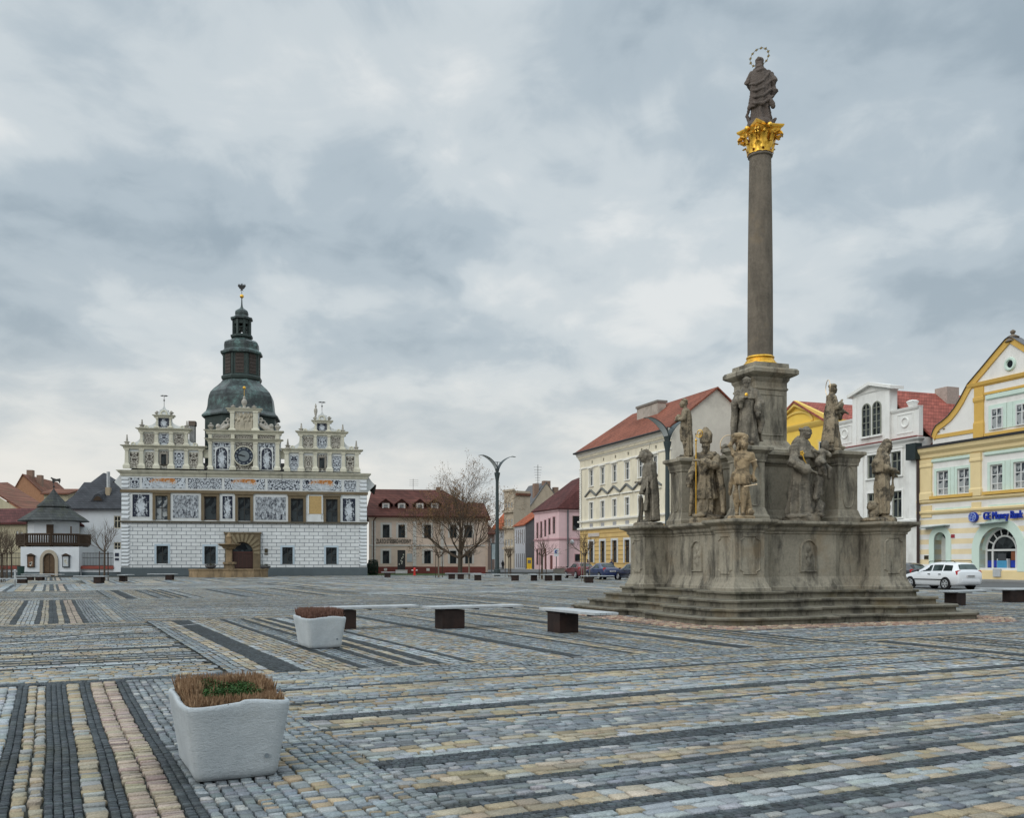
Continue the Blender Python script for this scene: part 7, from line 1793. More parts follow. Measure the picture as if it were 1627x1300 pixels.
# ground floor: door recess, arched shop window, cash machine
gb = MB(); a_ = arch_pts(gxm, ghw, zgs, 20); o2 = arch_pts(gxm, ghw+.75, zgs, 20)
gb.slab([(gxm-ghw-.75,zg0-.3)]+o2[::-1]+[(gxm+ghw+.75,zg0-.3),(gxm+ghw,zg0-.3)]+a_+[(gxm-ghw,zg0-.3)], -.07, .0); bk.put(gb, 'arch_surround', m_bg)
gb = MB().slab([(dxm-dhw-.55,.0)]+arch_pts(dxm, dhw+.55, dr_[3]-dhw, 14)[::-1]+[(dxm+dhw+.55,.0),(dxm+dhw,.0)]+arch_pts(dxm, dhw, dr_[3]-dhw, 14)+[(dxm-dhw,.0)], -.07, .0); bk.put(gb, 'door_surround', m_bg)
for cxm, hw_, zs_, z0_ in ((dxm,dhw,dr_[3]-dhw,0),(gxm,ghw,zgs,zg0)):                 # green reveals
    pts = [(cxm-hw_,z0_)]+arch_pts(cxm, hw_, zs_, 16)[::-1]+[(cxm+hw_,z0_)]
    bk.put(MB().loft([[(x,-.02,z),(x,.85,z)] for x, z in pts], cap=False, closed=False), 'reveal', m_bg)
sw_ = bk.put(MB().slab([(gxm-ghw,zg0),(gxm+ghw,zg0)]+arch_pts(gxm, ghw, zgs, 20), .72, .76), 'shop_window', G1)
fr_ = MB(); fr_.torus((gxm,.68,zgs), ghw-.06, .09, 28, 6, axis='y', a0=0, a1=math.pi).torus((gxm,.68,zgs), ghw*.62, .08, 24, 6, axis='y', a0=0, a1=math.pi)
for i in range(1, 7):
    a = math.pi*i/7; fr_.tube([(gxm+ghw*.62*math.cos(a),.68,zgs+ghw*.62*math.sin(a)),(gxm+(ghw-.06)*math.cos(a),.68,zgs+(ghw-.06)*math.sin(a))], .06, 4)
for xx in (gxm-ghw+.08, gxm-ghw*.62, gxm+ghw*.62, gxm+ghw-.08): fr_.box(xx-.08, xx+.08, .62, .7, zg0, zgs)
fr_.box(gxm-ghw, gxm+ghw, .61, .7, zgs-.08, zgs+.08); fr_.build('window_frame', m_frame_wh, sw_)
for a, b in ((gxm-ghw+.15,gxm-ghw*.64),(gxm-ghw*.6,gxm-.55),(gxm+.55,gxm+ghw*.6),(gxm+ghw*.64,gxm+ghw-.15)): MB().box(a, b, .69, .715, zg0+.05, zg0+.6).build('blue_strip', M('royal_blue', (.02,.045,.32), .4), sw_)
MB().box(gxm+.6, gxm+ghw*.6, .695, .715, zg0+.62, zgs-.1).build('poster', M('terracotta_poster', (.20,.075,.04), .5), sw_)
at_ = bk.put(MB().box(gxm-.55, gxm+.5, .45, .74, zg0+.0, zgs-.7), 'cash_machine', M('atm_grey', (.42,.44,.45), .4)); MB().box(gxm-.48, gxm+.42, .40, .46, zgs-1.45, zgs-.85).build('machine_screen', M('atm_blue', (.06,.25,.42), .4), at_); MB().box(gxm-.4, gxm+.36, .41, .46, zg0+.3, zg0+1.15).build('machine_keypad', M('dark_grey_case', (0,0,0)), at_)
bk.put(MB().box(gxm-.35, gxm+.35, -.2, 0, .35, .98), 'letter_box', M('atm_grey', (0,0,0)))
dd = bk.put(MB().slab([(dxm-dhw,0),(dxm+dhw,0)]+arch_pts(dxm, dhw, dr_[3]-dhw, 12), .78, .84), 'door', M('pale_door', (.55,.57,.54), .5))
for i in range(1, 4): a = math.pi*i/4; MB().tube([(dxm,.75,dr_[3]-dhw+.1),(dxm+dhw*.85*math.cos(a),.75,dr_[3]-dhw+.1+dhw*.75*math.sin(a))], .12, 4).build('fanlight', G3, dd)
for a, b, zz in ((dr_[0]-1.0,dr_[1]+.4,dr_[3]+.5),(gr_[0]+.0,gr_[1]-.8,gr_[3]+.35)): bk.put(MB().slab([(a,zz-.12),(b,zz+.03),(b,zz+.1),(a,zz-.05)], -.7, 0), 'awning', M('glass_awning', (.3,.36,.35), .3))
r = bk.rect(1511.5, 849.5, 1517, 855); bk.put(MB().box(r[0], r[1], -.05, 0, r[2], r[3]), 'house_number', M('number_red', (.3,.04,.05)))
r = bk.rect(1469, 883, 1475.5, 889); bk.put(MB().box(r[0], r[1], -.05, 0, r[2], r[3]), 'wall_plaque', M('bronze_plaque', (0,0,0)))
m_sign = M('sign_blue', (.012,.04,.36), .4, var=.05, bump=0)
sx0, sx1 = bk.x(1566), bk.x(1628); zs_ = bk.z(1596, 819.5)
text_mesh('GE Money Bank', .92, 'sign_lettering', m_sign, bk.e, ((sx0+sx1)/2, -.22, zs_), (R(90),0,0), .09, width=sx1-sx0, font_scale=(1,.95))
lx_, lz_ = bk.x(1549.2), bk.z(1549.2, 822); lr = 6.4*76.5/F*1.25
lg = bk.put(disc((lx_,lz_), lr, -.3, -.03, 32), 'round_sign', m_sign)
m_pl = M('sign_pale', (.30,.38,.62), .4); MB().torus((lx_,-.31,lz_), lr*.82, .035, 28, 5, axis='y').build('sign_ring', m_pl, lg)
for k in range(4): a = R(90)*k+.4; MB().torus((lx_+lr*.62*math.cos(a),-.31,lz_+lr*.62*math.sin(a)), lr*.2, .03, 14, 5, axis='y', a0=a+2.0, a1=a+5.2).build('sign_curl', m_pl, lg)
text_mesh('GE', lr*.85, 'sign_lettering', m_pl, lg, (lx_, -.31, lz_), (R(90),0,0), .012)
MB().tube([(xl+.05,-.25,.2),(xl+.05,-.25,zc-1.2),(xl-.1,-.5,zc-.2)], .13, 8).build('downpipe', M('brown_pipe', (.045,.03,.028), .5), bk.e)
bk.put(MB().box(xl-.9, xl+.25, -.75, .0, zc-.9, zc+.55), 'rain_hopper', M('hopper_green_black', (.02,.03,.032), .5))
# ------------------------------------------------------------------ planters
def planter(name, cx, cy, label, seed, green):
    e = empty(name, (cx, cy, 0), PH, label, 'planter', 'concrete planters on the square')
    def ring(hx, hy, z, r, amp, rim=0):
        out = []; n = 72
        for i in range(n):
            a = 2*math.pi*i/n; c, s_ = math.cos(a), math.sin(a); p = 14
            f = (abs(c)**p+abs(s_)**p)**(-1/p)
            x, y = hx*f*c, hy*f*s_
            d = amp*(mnoise.noise(V3((x*5+seed, y*5, z*5)))+.5*mnoise.noise(V3((x*14, y*14+seed, z*14))))
            k = 1+d/max(math.hypot(x, y), .1)
            zz = z+(rim*(.012*math.sin(x*9+1.0)*(1 if y < 0 else .4)-.012*(x < 0)*(y < 0)+.010*mnoise.noise(V3((x*4, y*4, seed)))) if rim else 0)
            out.append((x*k, y*k, zz))
        return out
    rs = [ring(.255,.40,.0,0,.006), ring(.285,.44,.012,0,.008), ring(.305,.465,.05,0,.01)]
    for i in range(1, 12): t = i/12; rs.append(ring(.305+.075*t, .465+.075*t, .05+.49*t, 0, .005))
    rs += [ring(.382,.542,.555,0,.008,1), ring(.378,.538,.578,0,.006,1), ring(.365,.525,.585,0,.004,1), ring(.345,.505,.578,0,.004,1), ring(.335,.495,.54,0,.004,.7), ring(.33,.49,.46,0,.0)]
    t = NT('hewn_concrete_%d' % seed); t.set(.75, .3); v = t.tc.outputs['Object']
    c = t.ramp(t.math('ADD', t.math('MULTIPLY', t.noise(v, 2.2, 6, .6), .6), t.math('MULTIPLY', t.noise(v, 30, 4, .7), .4)), [(.3,(.36,.40,.425)),(.7,(.53,.57,.59))])
    c = t.mix(t.ramp(t.noise(v, 3.1, 6, .7), [(.58,0.0),(.75,.35)]), c, (.33,.33,.28)); t.base(c)
    x, y, z = t.sep(v); bot = t.ramp(z, [(.0,.75),(.1,1.0)])
    mp = t.n('ShaderNodeMapping'); t.l(v, mp.inputs[0]); mp.inputs['Scale'].default_value = (1,1,2.2)
    t.bump(t.math('ADD', t.math('MULTIPLY', t.noise(mp.outputs[0], 24, 7, .75), 1.0), t.math('MULTIPLY', t.noise(v, 95, 4, .7), .8)), .85, .014)
    MB().loft(rs).build('tub', t.m, e, smooth=True, ang=70)
    MB().loft([[(x*.985,y*.985,.49) for x, y, z in ring(.345,.505,.49,0,0)],[(x*.6,y*.6,.51) for x, y, z in ring(.345,.505,.49,0,0)]]).build('soil', M('dark_soil', (.03,.022,.016), var=.4, scale=20, bump=.8), e)
    MB().lathe([(.001,-.004),(.016,-.004),(.018,.004)], 16).build('drain_plug', M('plug_grey', (.16,.19,.21), .5), e, loc=(.20,-.490,.17), rot=(R(90),0,0))
    rs_ = np.random.default_rng(seed); hb = MB(); n = 5200 if not green else 4600
    for i in range(n):
        x, y = rs_.uniform(-.325,.325), rs_.uniform(-.485,.485)
        if green and abs(x) < .215 and abs(y+.01) < .33 and rs_.random() < .985: continue
        h = rs_.uniform(.10,.19)*((.62 if y < -.2 else 1.0) if green else 1.2); lx, ly = rs_.normal(0,.022,2)+np.array([x*.03,y*.02]); a = rs_.uniform(0,math.pi); w_ = rs_.uniform(.0022,.0045)
        p0 = V3((x*.98,y*.98,.5)); p1 = p0+V3((lx*.6,ly*.6,h*.78)); p2 = p0+V3((lx,ly,h+.02)); d = V3((math.cos(a),math.sin(a),0))*w_; e2 = V3((-math.sin(a),math.cos(a),0))*w_
        hb.add([p0-d,p0+d,p1-d*(2.6 if i % 2 else 1.4),p1+d*(2.6 if i % 2 else 1.4),p2], [(0,1,3,2),(2,3,4)]); hb.add([p0-e2,p0+e2,p1-e2*1.5,p1+e2*1.5,p2], [(0,1,3,2),(2,3,4)])
    t = NT('heather_%d' % seed); t.set(.9, .1); v = t.tc.outputs['Object']
    t.base(t.ramp(t.noise(v, 26, 4, .7), [(.3,(.13,.078,.045)),(.5,(.31,.20,.12)),(.7,(.48,.35,.23))] if green else [(.3,(.10,.052,.042)),(.5,(.22,.125,.095)),(.7,(.34,.21,.16))]))
    ho = hb.build('heather', t.m, None, (cx,cy,0), PH); tag(ho, 'dry brown heather filling the '+('nearest white planter round a green patch' if green else 'second white planter beside the bench'), 'heather', kind='stuff')
    if green:
        gb = MB()
        for i in range(5200):
            x, y = rs_.uniform(-.22,.22), rs_.uniform(-.33,.33); z = .605+.03*math.sin(x*13)*math.cos(y*10)+rs_.uniform(-.07,.035)
            a = rs_.normal(size=3); a /= np.linalg.norm(a); b = np.cross(a, (.3,.2,1)); b /= np.linalg.norm(b); s_ = rs_.uniform(.006,.012)
            c = np.array((x,y,z)); gb.add([tuple(c+a*s_),tuple(c+b*s_*.5),tuple(c-a*s_),tuple(c-b*s_*.5)], [(0,1,2,3)])
        go = gb.build('green_cushion_plant', M('cushion_green', (.035,.085,.022), var=.6, scale=9, bump=0), None, (cx,cy,0), PH); tag(go, 'dense bright green cushion plant in the middle of the nearest planter', 'plant', kind='stuff')
planter('concrete_planter', -2.20, 7.17, 'nearest white concrete planter with brown heather round a green patch', 3, True)
planter('concrete_planter', -3.60, 17.35, 'smaller-looking white planter full of dry heather, beside the first bench', 8, False)

# ------------------------------------------------------------------ benches
m_slat = M('weathered_pale_slats', (.38,.40,.41), .6, var=.3, scale=3, bump=.3)
m_cor = M('rusty_steel', (.022,.014,.012), .75, var=.45, scale=4, stain=.35, staincol=(.05,.022,.013), sscale=3)
def bench_proto(pos, rot, label, leg=-.62):
    e = empty('slab_bench', (*pos, 0), rot, label, 'bench', 'slab benches on the square')
    for k in range(4): MB().box(-1.22, 1.22, -.29+.148*k, -.29+.148*k+.138, .475, .53).build('seat_slat', m_slat, e, bevel=.006)
    for xx in (-.9, .0, .9): MB().box(xx-.03, xx+.03, -.27, .27, .445, .474).build('seat_bearer', M('dark_metal', (0,0,0)), e)
    lb_ = MB().box(-.285,.285,-.24,.24,-.02,.444).build('leg_block', m_cor, e, loc=(leg,0,0), bevel=.004)
    return e
BA = PH; BQ = PH+R(90)
pb = bench_proto((-3.47,22.2), BA, 'bench whose rusty block leg shows just right of the second planter')
def fbench(px, py, rot, label, off=0): 
    x, y = gp(px, py); return dup(pb, (x+off*.6*math.cos(rot), y+off*.6*math.sin(rot), 0), rot, label, 'slab benches on the square')
dup(pb, (-.93,22.42,0), BA, 'middle bench of the three in front of the monument', 'slab benches on the square')
dup(pb, (1.42,20.35,0), BQ+R(180), 'bench end-on to the viewer, right in front of the lowest left steps', 'slab benches on the square')
fbench(132.5, 927, R(172), 'bench in front of the right notice case of the turret house', -1)
fbench(60, 922.5, R(12), 'bench left of the turret house door, behind the black box leg at the left edge', 0)
fbench(7, 933, R(30), 'bench cut off by the left edge of the photo', 0)
fbench(50, 927, R(8), 'bench with a wide dark block before the left notice case')
fbench(76, 922.8, R(4), 'bench nearest below the arched door of the turret house')
fbench(200, 924, R(95), 'short-looking bench end-on before the left corner of the town hall')
fbench(247.5, 922, R(176), 'bench before the first ground-floor window of the town hall', -1)
fbench(616, 917.8, R(4), 'bench before the grass strip, left of the red hydrant', 1)
fbench(718, 920.5, R(6), 'left bench of the cluster below the big bare tree', 1)
fbench(743, 920.5, R(4), 'bench beside the young tree trunk under the big bare tree', 0)
fbench(771, 922.5, R(5), 'bench just left of the foot of the far street lamp', 0)
fbench(795, 923, R(172), 'bench in front of the foot of the far street lamp', -1)
fbench(847, 923, R(95), 'bench end-on, left of the young tree by the pink house')
fbench(872, 923.3, R(8), 'bench in front of the pink house between two young trees', 1)
fbench(884, 923, R(100), 'bench end-on beside the flower trough by the pink house')
fbench(949, 926.5, R(6), 'bench in front of the blue car', 0)
fbench(1518, 962, BA+R(6), 'bench beside the right end of the monument steps, in front of the white estate car', 1)
fbench(1579, 956, R(178), 'bench right of the steps with its seat reaching the white car rear', -1)
fbench(1632, 957, R(10), 'bench at the right edge of the photo')

# ------------------------------------------------------------------ fountain before the town hall
fx, fy = at(364, 918, 93.5).x, 93.5
fo = empty('stone_fountain', (fx, fy, 0), R(9), 'old stone fountain with a low trough and bowl on a pillar before the town hall', 'fountain')
m_fst = stone_old('fountain_sandstone', (.26,.19,.115), .5, 1.3)
kf = 93.5/F; FZ = lambda py: CH+(HZ-py)/F*93.5
RX = 59*kf; oc = [(-RX,-.9),(-RX*.72,-2.6),(RX*.72,-2.6),(RX,-.9),(RX,.9),(RX*.72,2.6),(-RX*.72,2.6),(-RX,.9)]
MB().sweep(oc, [(-.02,0),(-.02,.66),(.04,.70),(.06,.82),(-.3,.82),(-.3,.45)]).build('basin', m_fst, fo)
MB().prism(offset(oc,-.31), .50, .52).build('water', M('dark_water', (.015,.02,.02), .08, bump=.1, bscale=5), fo)
def rec(a, b, z0, z1, name, r0=None):
    h0 = (b-a)/2*kf; h1 = h0 if r0 is None else r0; cx_ = ((a+b)/2-364)*kf; return MB().loft([[(cx_-h,-h,z),(cx_+h,-h,z),(cx_+h,h,z),(cx_-h,h,z)] for h, z in ((h0,z0),(h1,z1))]).build(name, m_fst, fo, bevel=.02)
rec(357, 371.5, .4, FZ(897), 'pillar_base'); rec(355.5, 374, FZ(897), FZ(893.5), 'base_moulding'); rec(359.8, 368.5, FZ(893.5), FZ(872.5), 'pillar')
MB().lathe([(.56,FZ(872.5)),(.62,FZ(871)),(.72,FZ(869)),(1.04,FZ(866.5)),(1.13,FZ(865.5)),(1.13,FZ(864.5)),(.9,FZ(864.3)),(.8,FZ(865.2))], 20, ((364-364)*kf,0,0)).build('bowl', m_fst, fo)
rec(359, 368, FZ(864.8), FZ(856), 'bowl_figure', .26); MB().lathe([(.26,FZ(856)),(.32,FZ(853)),(.22,FZ(850)),(.1,FZ(848)),(.04,FZ(846))], 10).build('finial', m_fst, fo)
for i, (px_, lab) in enumerate(((344.5, 'dark flower bowl on the left of the fountain trough'), (421.5, 'dark flower bowl at the right end of the fountain'))):
    p = at(px_, 900, 93.5 if i == 0 else 95.2); e = empty('flower_bowl', (p.x, p.y+(-1.9 if i == 0 else 0), .82 if i == 0 else 0), 0, lab, 'flower bowl')
    zz_ = 0 if i == 0 else .75
    if i: MB().lathe([(.28,0),(.22,.1),(.2,.7),(.3,.78)], 12).build('stand', m_dgr, e)
    MB().lathe([(.2,zz_),(.5,zz_+.2),(.56,zz_+.36),(.5,zz_+.36),(.4,zz_+.25)], 14).build('bowl', m_dgr, e)
    q = MB(); rs = random.Random(i)
    for k in range(160):
        a, r_ = rs.uniform(0,6.28), rs.uniform(0,.48); c = V3((r_*math.cos(a), r_*math.sin(a), zz_+.36+rs.uniform(0,.22)*(1-r_))); d = V3((rs.uniform(-1,1),rs.uniform(-1,1),rs.uniform(-1,1)))*.07; f = V3((-d.y,d.x,rs.uniform(-.05,.05)))
        q.add([c-d,c+f*.5,c+d,c-f*.5], [(0,1,2,3)])
    q.build('plants', M('dull_plants', (.05,.05,.035), var=.5, scale=12), e)

# ------------------------------------------------------------------ street lamps
m_lamp = M('lamp_grey_green', (.045,.06,.062), .45, var=.12, metal=.3); m_refl = M('lamp_pale_underside', (.40,.43,.43), .35, var=.08)
def lamp_proto(pos, rot, label):
    e = empty('street_lamp', (*pos, 0), rot, label, 'street lamp', 'twin-winged street lamps')
    MB().lathe([(.34,-.02),(.34,.7),(.30,.74)], 20).build('base_box', m_lamp, e, smooth=True)
    MB().lathe([(.23,.74),(.2,3),(.165,9.6),(.165,10.0),(.2,10.35),(.30,10.8),(.31,10.95),(.2,10.95)], 20).build('pole', m_lamp, e, smooth=True)
    for sg in (-1, 1):
        rows = []
        for i in range(15):
            t = i/14; th = t*R(84); x = sg*(.06+2.05*(1-math.cos(th))**.92*1.08); z = 10.95+1.85*math.sin(th)**.95-(.12*max(0,t-.85)/.15); w_ = .12+.34*math.sin(math.pi*(t*.8+.16))*(1-.55*max(0,t-.75)/.25)
            rows.append([(x,-w_,z),(x,w_,z)])
        fr = Fig(); 
        up = MB(); n = len(rows)
        vs = [p for r in rows for p in r]; nrm = []
        for i in range(n):
            a, b = rows[max(i-1,0)][0], rows[min(i+1,n-1)][0]; d = V3((b[0]-a[0],0,b[2]-a[2])).normalized(); nrm.append(V3((-d.z*1,0,d.x)) if sg > 0 else V3((d.z,0,-d.x)))
        th_ = .035
        top_ = [[V3(p)+nrm[i]*th_ for p in r] for i, r in enumerate(rows)]
        w = MB().loft([[tuple(rows[i][0]),tuple(rows[i][1]),tuple(top_[i][1]),tuple(top_[i][0])] for i in range(n)]).build('wing', m_lamp, e, smooth=True, ang=40)
        MB().loft([[(r[0][0],r[0][1]*.86,r[0][2])  , (r[1][0],r[1][1]*.86,r[1][2])] for r in [[tuple(V3(p)-nrm[i]*.012) for p in rr] for i, rr in enumerate(rows)][2:]], cap=False, closed=False).build('reflector', m_refl, w, smooth=True)
    MB().tube([(-.42,0,12.05),(.42,0,12.05)], .035, 6).build('tie_rod', m_lamp, e)
    MB().tube([(0,0,11.0),(0,0,12.1)], .05, 6).build('mast_tip', m_lamp, e)
    return e
l1 = lamp_proto((at(790,900,98).x, 98), R(22), 'far grey street lamp with two curved wings, standing before the lane')
p2 = at(1060.5, 900, 72.5); dup(l1, (p2.x, 72.5, 0), R(22), 'nearer grey street lamp whose foot is hidden behind the monument', 'twin-winged street lamps')

# ------------------------------------------------------------------ trees
m_bark = M('grey_brown_bark', (.085,.068,.05), var=.35, scale=6, bump=.6); m_twig = M('brown_twigs', (.088,.064,.045), var=.35, scale=3); m_barkp = M('pale_young_bark', (.17,.145,.11), var=.3, scale=6)
m_leafb = M('withered_leaves', (.20,.115,.05), .8, var=.5, scale=1.5, bump=0)
def bare_tree(name, x, y, label, h, th_, cr_, seed, tr, lev, kids, group, leaves=0, multi=1, stake=False, upright=.35, bark=None):
    rs = random.Random(seed); e = empty(name, (x, y, 0), rs.uniform(0,6), label, 'tree', group); tb = MB(); cb = MB(); tips = []
    def rv(): 
        while True:
            v = V3((rs.uniform(-1,1),rs.uniform(-1,1),rs.uniform(-1,1)))
            if .1 < v.length < 1: return v.normalized()
    def br(p, d, ln, r, l):
        n = 4 if l < 3 else 3; pts = [p]; q = p.copy(); dd = d.copy()
        for i in range(n):
            dd = (dd+rv()*.16+V3((0,0,upright*.12))).normalized(); q = q+dd*ln/n; pts.append(q.copy())
        cb.tube(pts, [r*(1-.5*i/n) for i in range(n+1)], 5 if l < 2 else 3, cap=False)
        if l >= lev:
            tips.append(q); return
        k = kids+(1 if l == 0 else 0)
        for i in range(k):
            t = rs.uniform(.35,1.0) if i < k-1 else 1.0; ii = min(int(t*n), n-1); f = t*n-ii; pp = pts[ii].lerp(pts[ii+1], f)
            a = rs.uniform(.35,.95) if i < k-1 else .2
            ax = dd.cross(rv()).normalized(); nd = (Matrix.Rotation(a, 3, ax) @ dd); nd = (nd+V3((0,0,upright*.35))).normalized()
            br(pp, nd, ln*rs.uniform(.58,.8), max(r*.52, .009), l+1)
    for m_ in range(multi):
        off = V3((.25*(m_-.5)*(multi-1), .1*m_*(multi-1), 0)); lean = V3((rs.uniform(-.05,.05)+.10*(m_-.5)*(multi-1),0,1))
        pts = [off+lean*th_*t+V3((rs.uniform(-.04,.04)*th_*.2*t,rs.uniform(-.03,.03)*th_*.2*t,0)) for t in (-.01,.25,.5,.75,1)]
        tb.tube(pts, [tr*1.15,tr,tr*.92,tr*.85,tr*.78], 9)
        nb = 5 if multi == 1 else 4
        for i in range(nb):
            a = 2*math.pi*(i+rs.random()*.6)/nb; el = rs.uniform(.5,1.1) if multi == 1 else rs.uniform(.2,1.0); d = V3((math.cos(a)*math.cos(el),math.sin(a)*math.cos(el),math.sin(el)))
            br(pts[-1-(i % 2 if multi > 1 else 0)], d, (h-th_)*cr_*rs.uniform(.85,1.1), tr*.55, 0)
        br(pts[-1], V3((0,0,1)), (h-th_)*.42, tr*.6, 0)
    tb.build('trunk', bark or m_bark, e, smooth=True); cb.build('crown', m_twig, e)
    if leaves:
        lb_ = MB()
        for i in range(leaves):
            p = rs.choice(tips)+rv()*rs.uniform(0,.35); a, b = rv()*rs.uniform(.04,.085), rv()*rs.uniform(.03,.06); lb_.add([p-a,p+b,p+a,p-b], [(0,1,2,3)])
        lb_.build('withered_leaves', m_leafb, e)
    if stake:
        for k in range(3):
            a = 2*math.pi*k/3+.4; MB().tube([(.38*math.cos(a),.38*math.sin(a),-.02),(.36*math.cos(a),.36*math.sin(a),2.4)], .035, 6).build('stake', m_barkp if stake == 2 else m_wood, e)
        MB().torus((0,0,2.2), .37, .025, 12, 5).build('tie', m_wood, e)
    return e
TG = 'young bare trees round the square'
px_, py_ = 731.5, 913.2; x, y = gp(px_, py_)
bare_tree('bare_tree', x, y, 'large bare tree with two trunks and a few withered leaves before the peach house', 12.9, 2.6, .335, 21, .22, 5, 3, None, 12000, 2, upright=.36)
for px_, py_, top_, w_, sd, lab, st_, bk_ in ((697,918,852,.34,4,'young bare tree in front of the peach house, right of the hydrant',1,m_barkp),(745.5,920.5,850,.34,5,'young tree with a greenish trunk standing among the benches by the big bare tree',0,m_barkp),(808.5,917,856,.3,6,'thin young bare tree just right of the far street lamp',1,None),
        (861.5,920.5,842,.36,7,'young bare tree in front of the pink corner house',1,None),(929.5,925,836,.4,8,'young bare tree in front of the red car, tied to stakes',2,None),(165.5,923.5,822,.46,9,'young bare tree with thin stakes in front of the white slate-roofed house',1,None),
        (2,926,832,.4,10,'bare young tree right at the left edge of the photo',1,None),(11,921,830,.42,11,'second young bare tree from the left edge',1,None),(18.5,918.5,836,.42,12,'third young bare tree from the left edge, nearest the turret house',0,None)):
    x, y = gp(px_, py_); h = CH+(HZ-top_)/F*y
    bare_tree('young_tree', x, y, lab, h, max(1.9, h*.45), w_*.85, sd, .07, 3, 3, TG, 0, 1, st_, .5, bk_)

# ------------------------------------------------------------------ small street furniture
def post_sign(px, pyb, label, name, build):
    x, y = gp(px, pyb); e = empty(name, (x, y, 0), R(-12), label, 'sign'); build(e, y); return e
def b1(e, y):
    Z = lambda py: CH+(HZ-py)/F*y; k = y/F
    MB().tube([(0,0,0),(0,0,Z(872))], .06, 8).build('pole', m_grey, e); MB().box(-3.7*k,3.7*k,-.1,-.06,Z(884.5),Z(872)).build('board', M('sign_white', (.6,.63,.66), .4, bump=0), e)
    MB().torus((.2*k,-.11,Z(877)), 1.9*k, .085, 20, 5, axis='y', a0=R(50), a1=R(310)).build('curved_arrow', M('traffic_blue', (.02,.06,.3), .4), e)
post_sign(884, 909, 'white road sign with a curved blue arrow on a thin pole by the pink house', 'road_sign', b1)
def b2(e, y):
    Z = lambda py: CH+(HZ-py)/F*y; k = y/F
    MB().box(-3.6*k,3.6*k,-.2,.2,0,.35).build('foot', m_grey, e); q = MB()
    for xx in (-3.5*k, 3.5*k): q.tube([(xx,0,0),(xx,0,Z(864))], .06, 6)
    q.tube([(-3.5*k,0,Z(864)),(3.5*k,0,Z(864))], .06, 6); q.build('frame', m_grey, e); MB().box(-3.4*k,3.4*k,-.03,.03,Z(889),Z(865)).build('panel', M('pale_case_glass', (.36,.43,.45), .2, var=.25, scale=3), e)
post_sign(784.5, 913, 'pale glazed display case on two posts left of the far street lamp', 'display_case', b2)
def b3(e, y):
    MB().box(-.5,.5,-.25,.25,.0,.25).build('foot', m_och, e); MB().box(-.45,.45,-.2,.2,.25,2.2).build('cabinet', M('post_yellow', (.62,.40,.03), .5), e); MB().box(-.3,.3,-.22,-.2,1.2,1.8).build('slot_panel', m_dgr, e)
x, y = gp(841, 906); e = empty('yellow_cabinet', (x,y,0), 0, 'yellow post cabinet standing before the grey lane house', 'cabinet'); b3(e, y)
x, y = gp(890, 911.5); e = empty('flower_trough', (x,y,0), R(10), 'low stone flower trough at the corner of the pink house', 'flower trough')
MB().sweep([(-.8,-.35),(.8,-.35),(.8,.35),(-.8,.35)], [(0,0),(.05,.5),(.08,.62),(-.06,.62),(-.06,.5)]).build('trough', M('grey_trough', (.2,.19,.17), var=.2), e)
q = MB(); rs = random.Random(4)
for k in range(260):
    c = V3((rs.uniform(-.75,.75), rs.uniform(-.3,.3), .58+rs.uniform(0,.3))); d = V3((rs.uniform(-1,1),rs.uniform(-1,1),rs.uniform(-1,1)))*.07; f = V3((-d.y,d.x,.02)); q.add([c-d,c+f*.5,c+d,c-f*.5], [(0,1,2,3)])
q.build('plants', M('russet_plants', (.12,.05,.035), var=.5, scale=9), e)
x, y = gp(33, 922); e = empty('litter_bin', (x,y,0), 0, 'dark green litter bin between benches left of the turret house', 'bin')
MB().lathe([(.05,0),(.05,.4)], 8).build('post', m_iron, e); MB().lathe([(.24,.4),(.3,1.15),(.33,1.18),(.26,1.18),(.22,.6)], 14).build('bucket', M('bin_green', (.02,.045,.04), .5), e)
x, y = gp(24, 932.5); e = empty('light_post', (x,y,0), 0, 'thin pale metal post beside the benches at the left edge', 'post')
MB().lathe([(.055,0),(.05,1.0)], 10).build('shaft', M('steel', (0,0,0)), e); MB().ball((0,0,1.02), .065, 10, 6).build('knob', M('steel', (0,0,0)), e)
# faded painted lines on the paving
pl_ = MB()
def line(pts, w_):
    for a, b in zip(pts[:-1], pts[1:]):
        A, B = V3((*gp(*a), 0)), V3((*gp(*b), 0)); d = (B-A).normalized(); n = V3((-d.y, d.x, 0))*w_/2
        pl_.quad(*[(p.x,p.y,.013) for p in (A-n,B-n,B+n,A+n)])
line([(-60,1031),(0,1026.5),(60,1020.5)], .07); line([(70,1019.2),(140,1010.5),(230,1001.5),(330,991)], .06)
line([(760,948.5),(782,945.5)], .09); line([(800,943.2),(838,938)], .09); line([(850,936.5),(868,934.5)], .07)
t = NT('faded_line_paint'); t.set(.8); t.base(t.ramp(t.noise(t.tc.outputs['Object'], 6, 5), [(.4,(.30,.32,.33)),(.6,(.62,.63,.62))]))
tag(pl_.build('painted_line', t.m), kind='structure')
# asphalt along the row of houses
def rowp(y, off): return (66-.3617*y-off, y)
q = MB(); ys = [30,60,90,130,170,230]
for a, b in zip(ys[:-1], ys[1:]): q.quad((*rowp(a,23),.012),(*rowp(a,4),.012),(*rowp(b,4),.012),(*rowp(b,23 if b < 120 else 12),.012))
tag(q.build('road', M('asphalt', (.095,.098,.10), .85, var=.15, scale=.5, bump=.4, bscale=60)), kind='structure')
q = MB(); 
for a, b in zip(ys[:-1], ys[1:]):
    A = [rowp(a,4), rowp(a,0), rowp(b,0), rowp(b,4)]; q.prism(A, 0, .13)
tag(q.build('pavement', M('pavement_slabs', (.22,.22,.215), .85, var=.15, scale=1)), kind='structure')
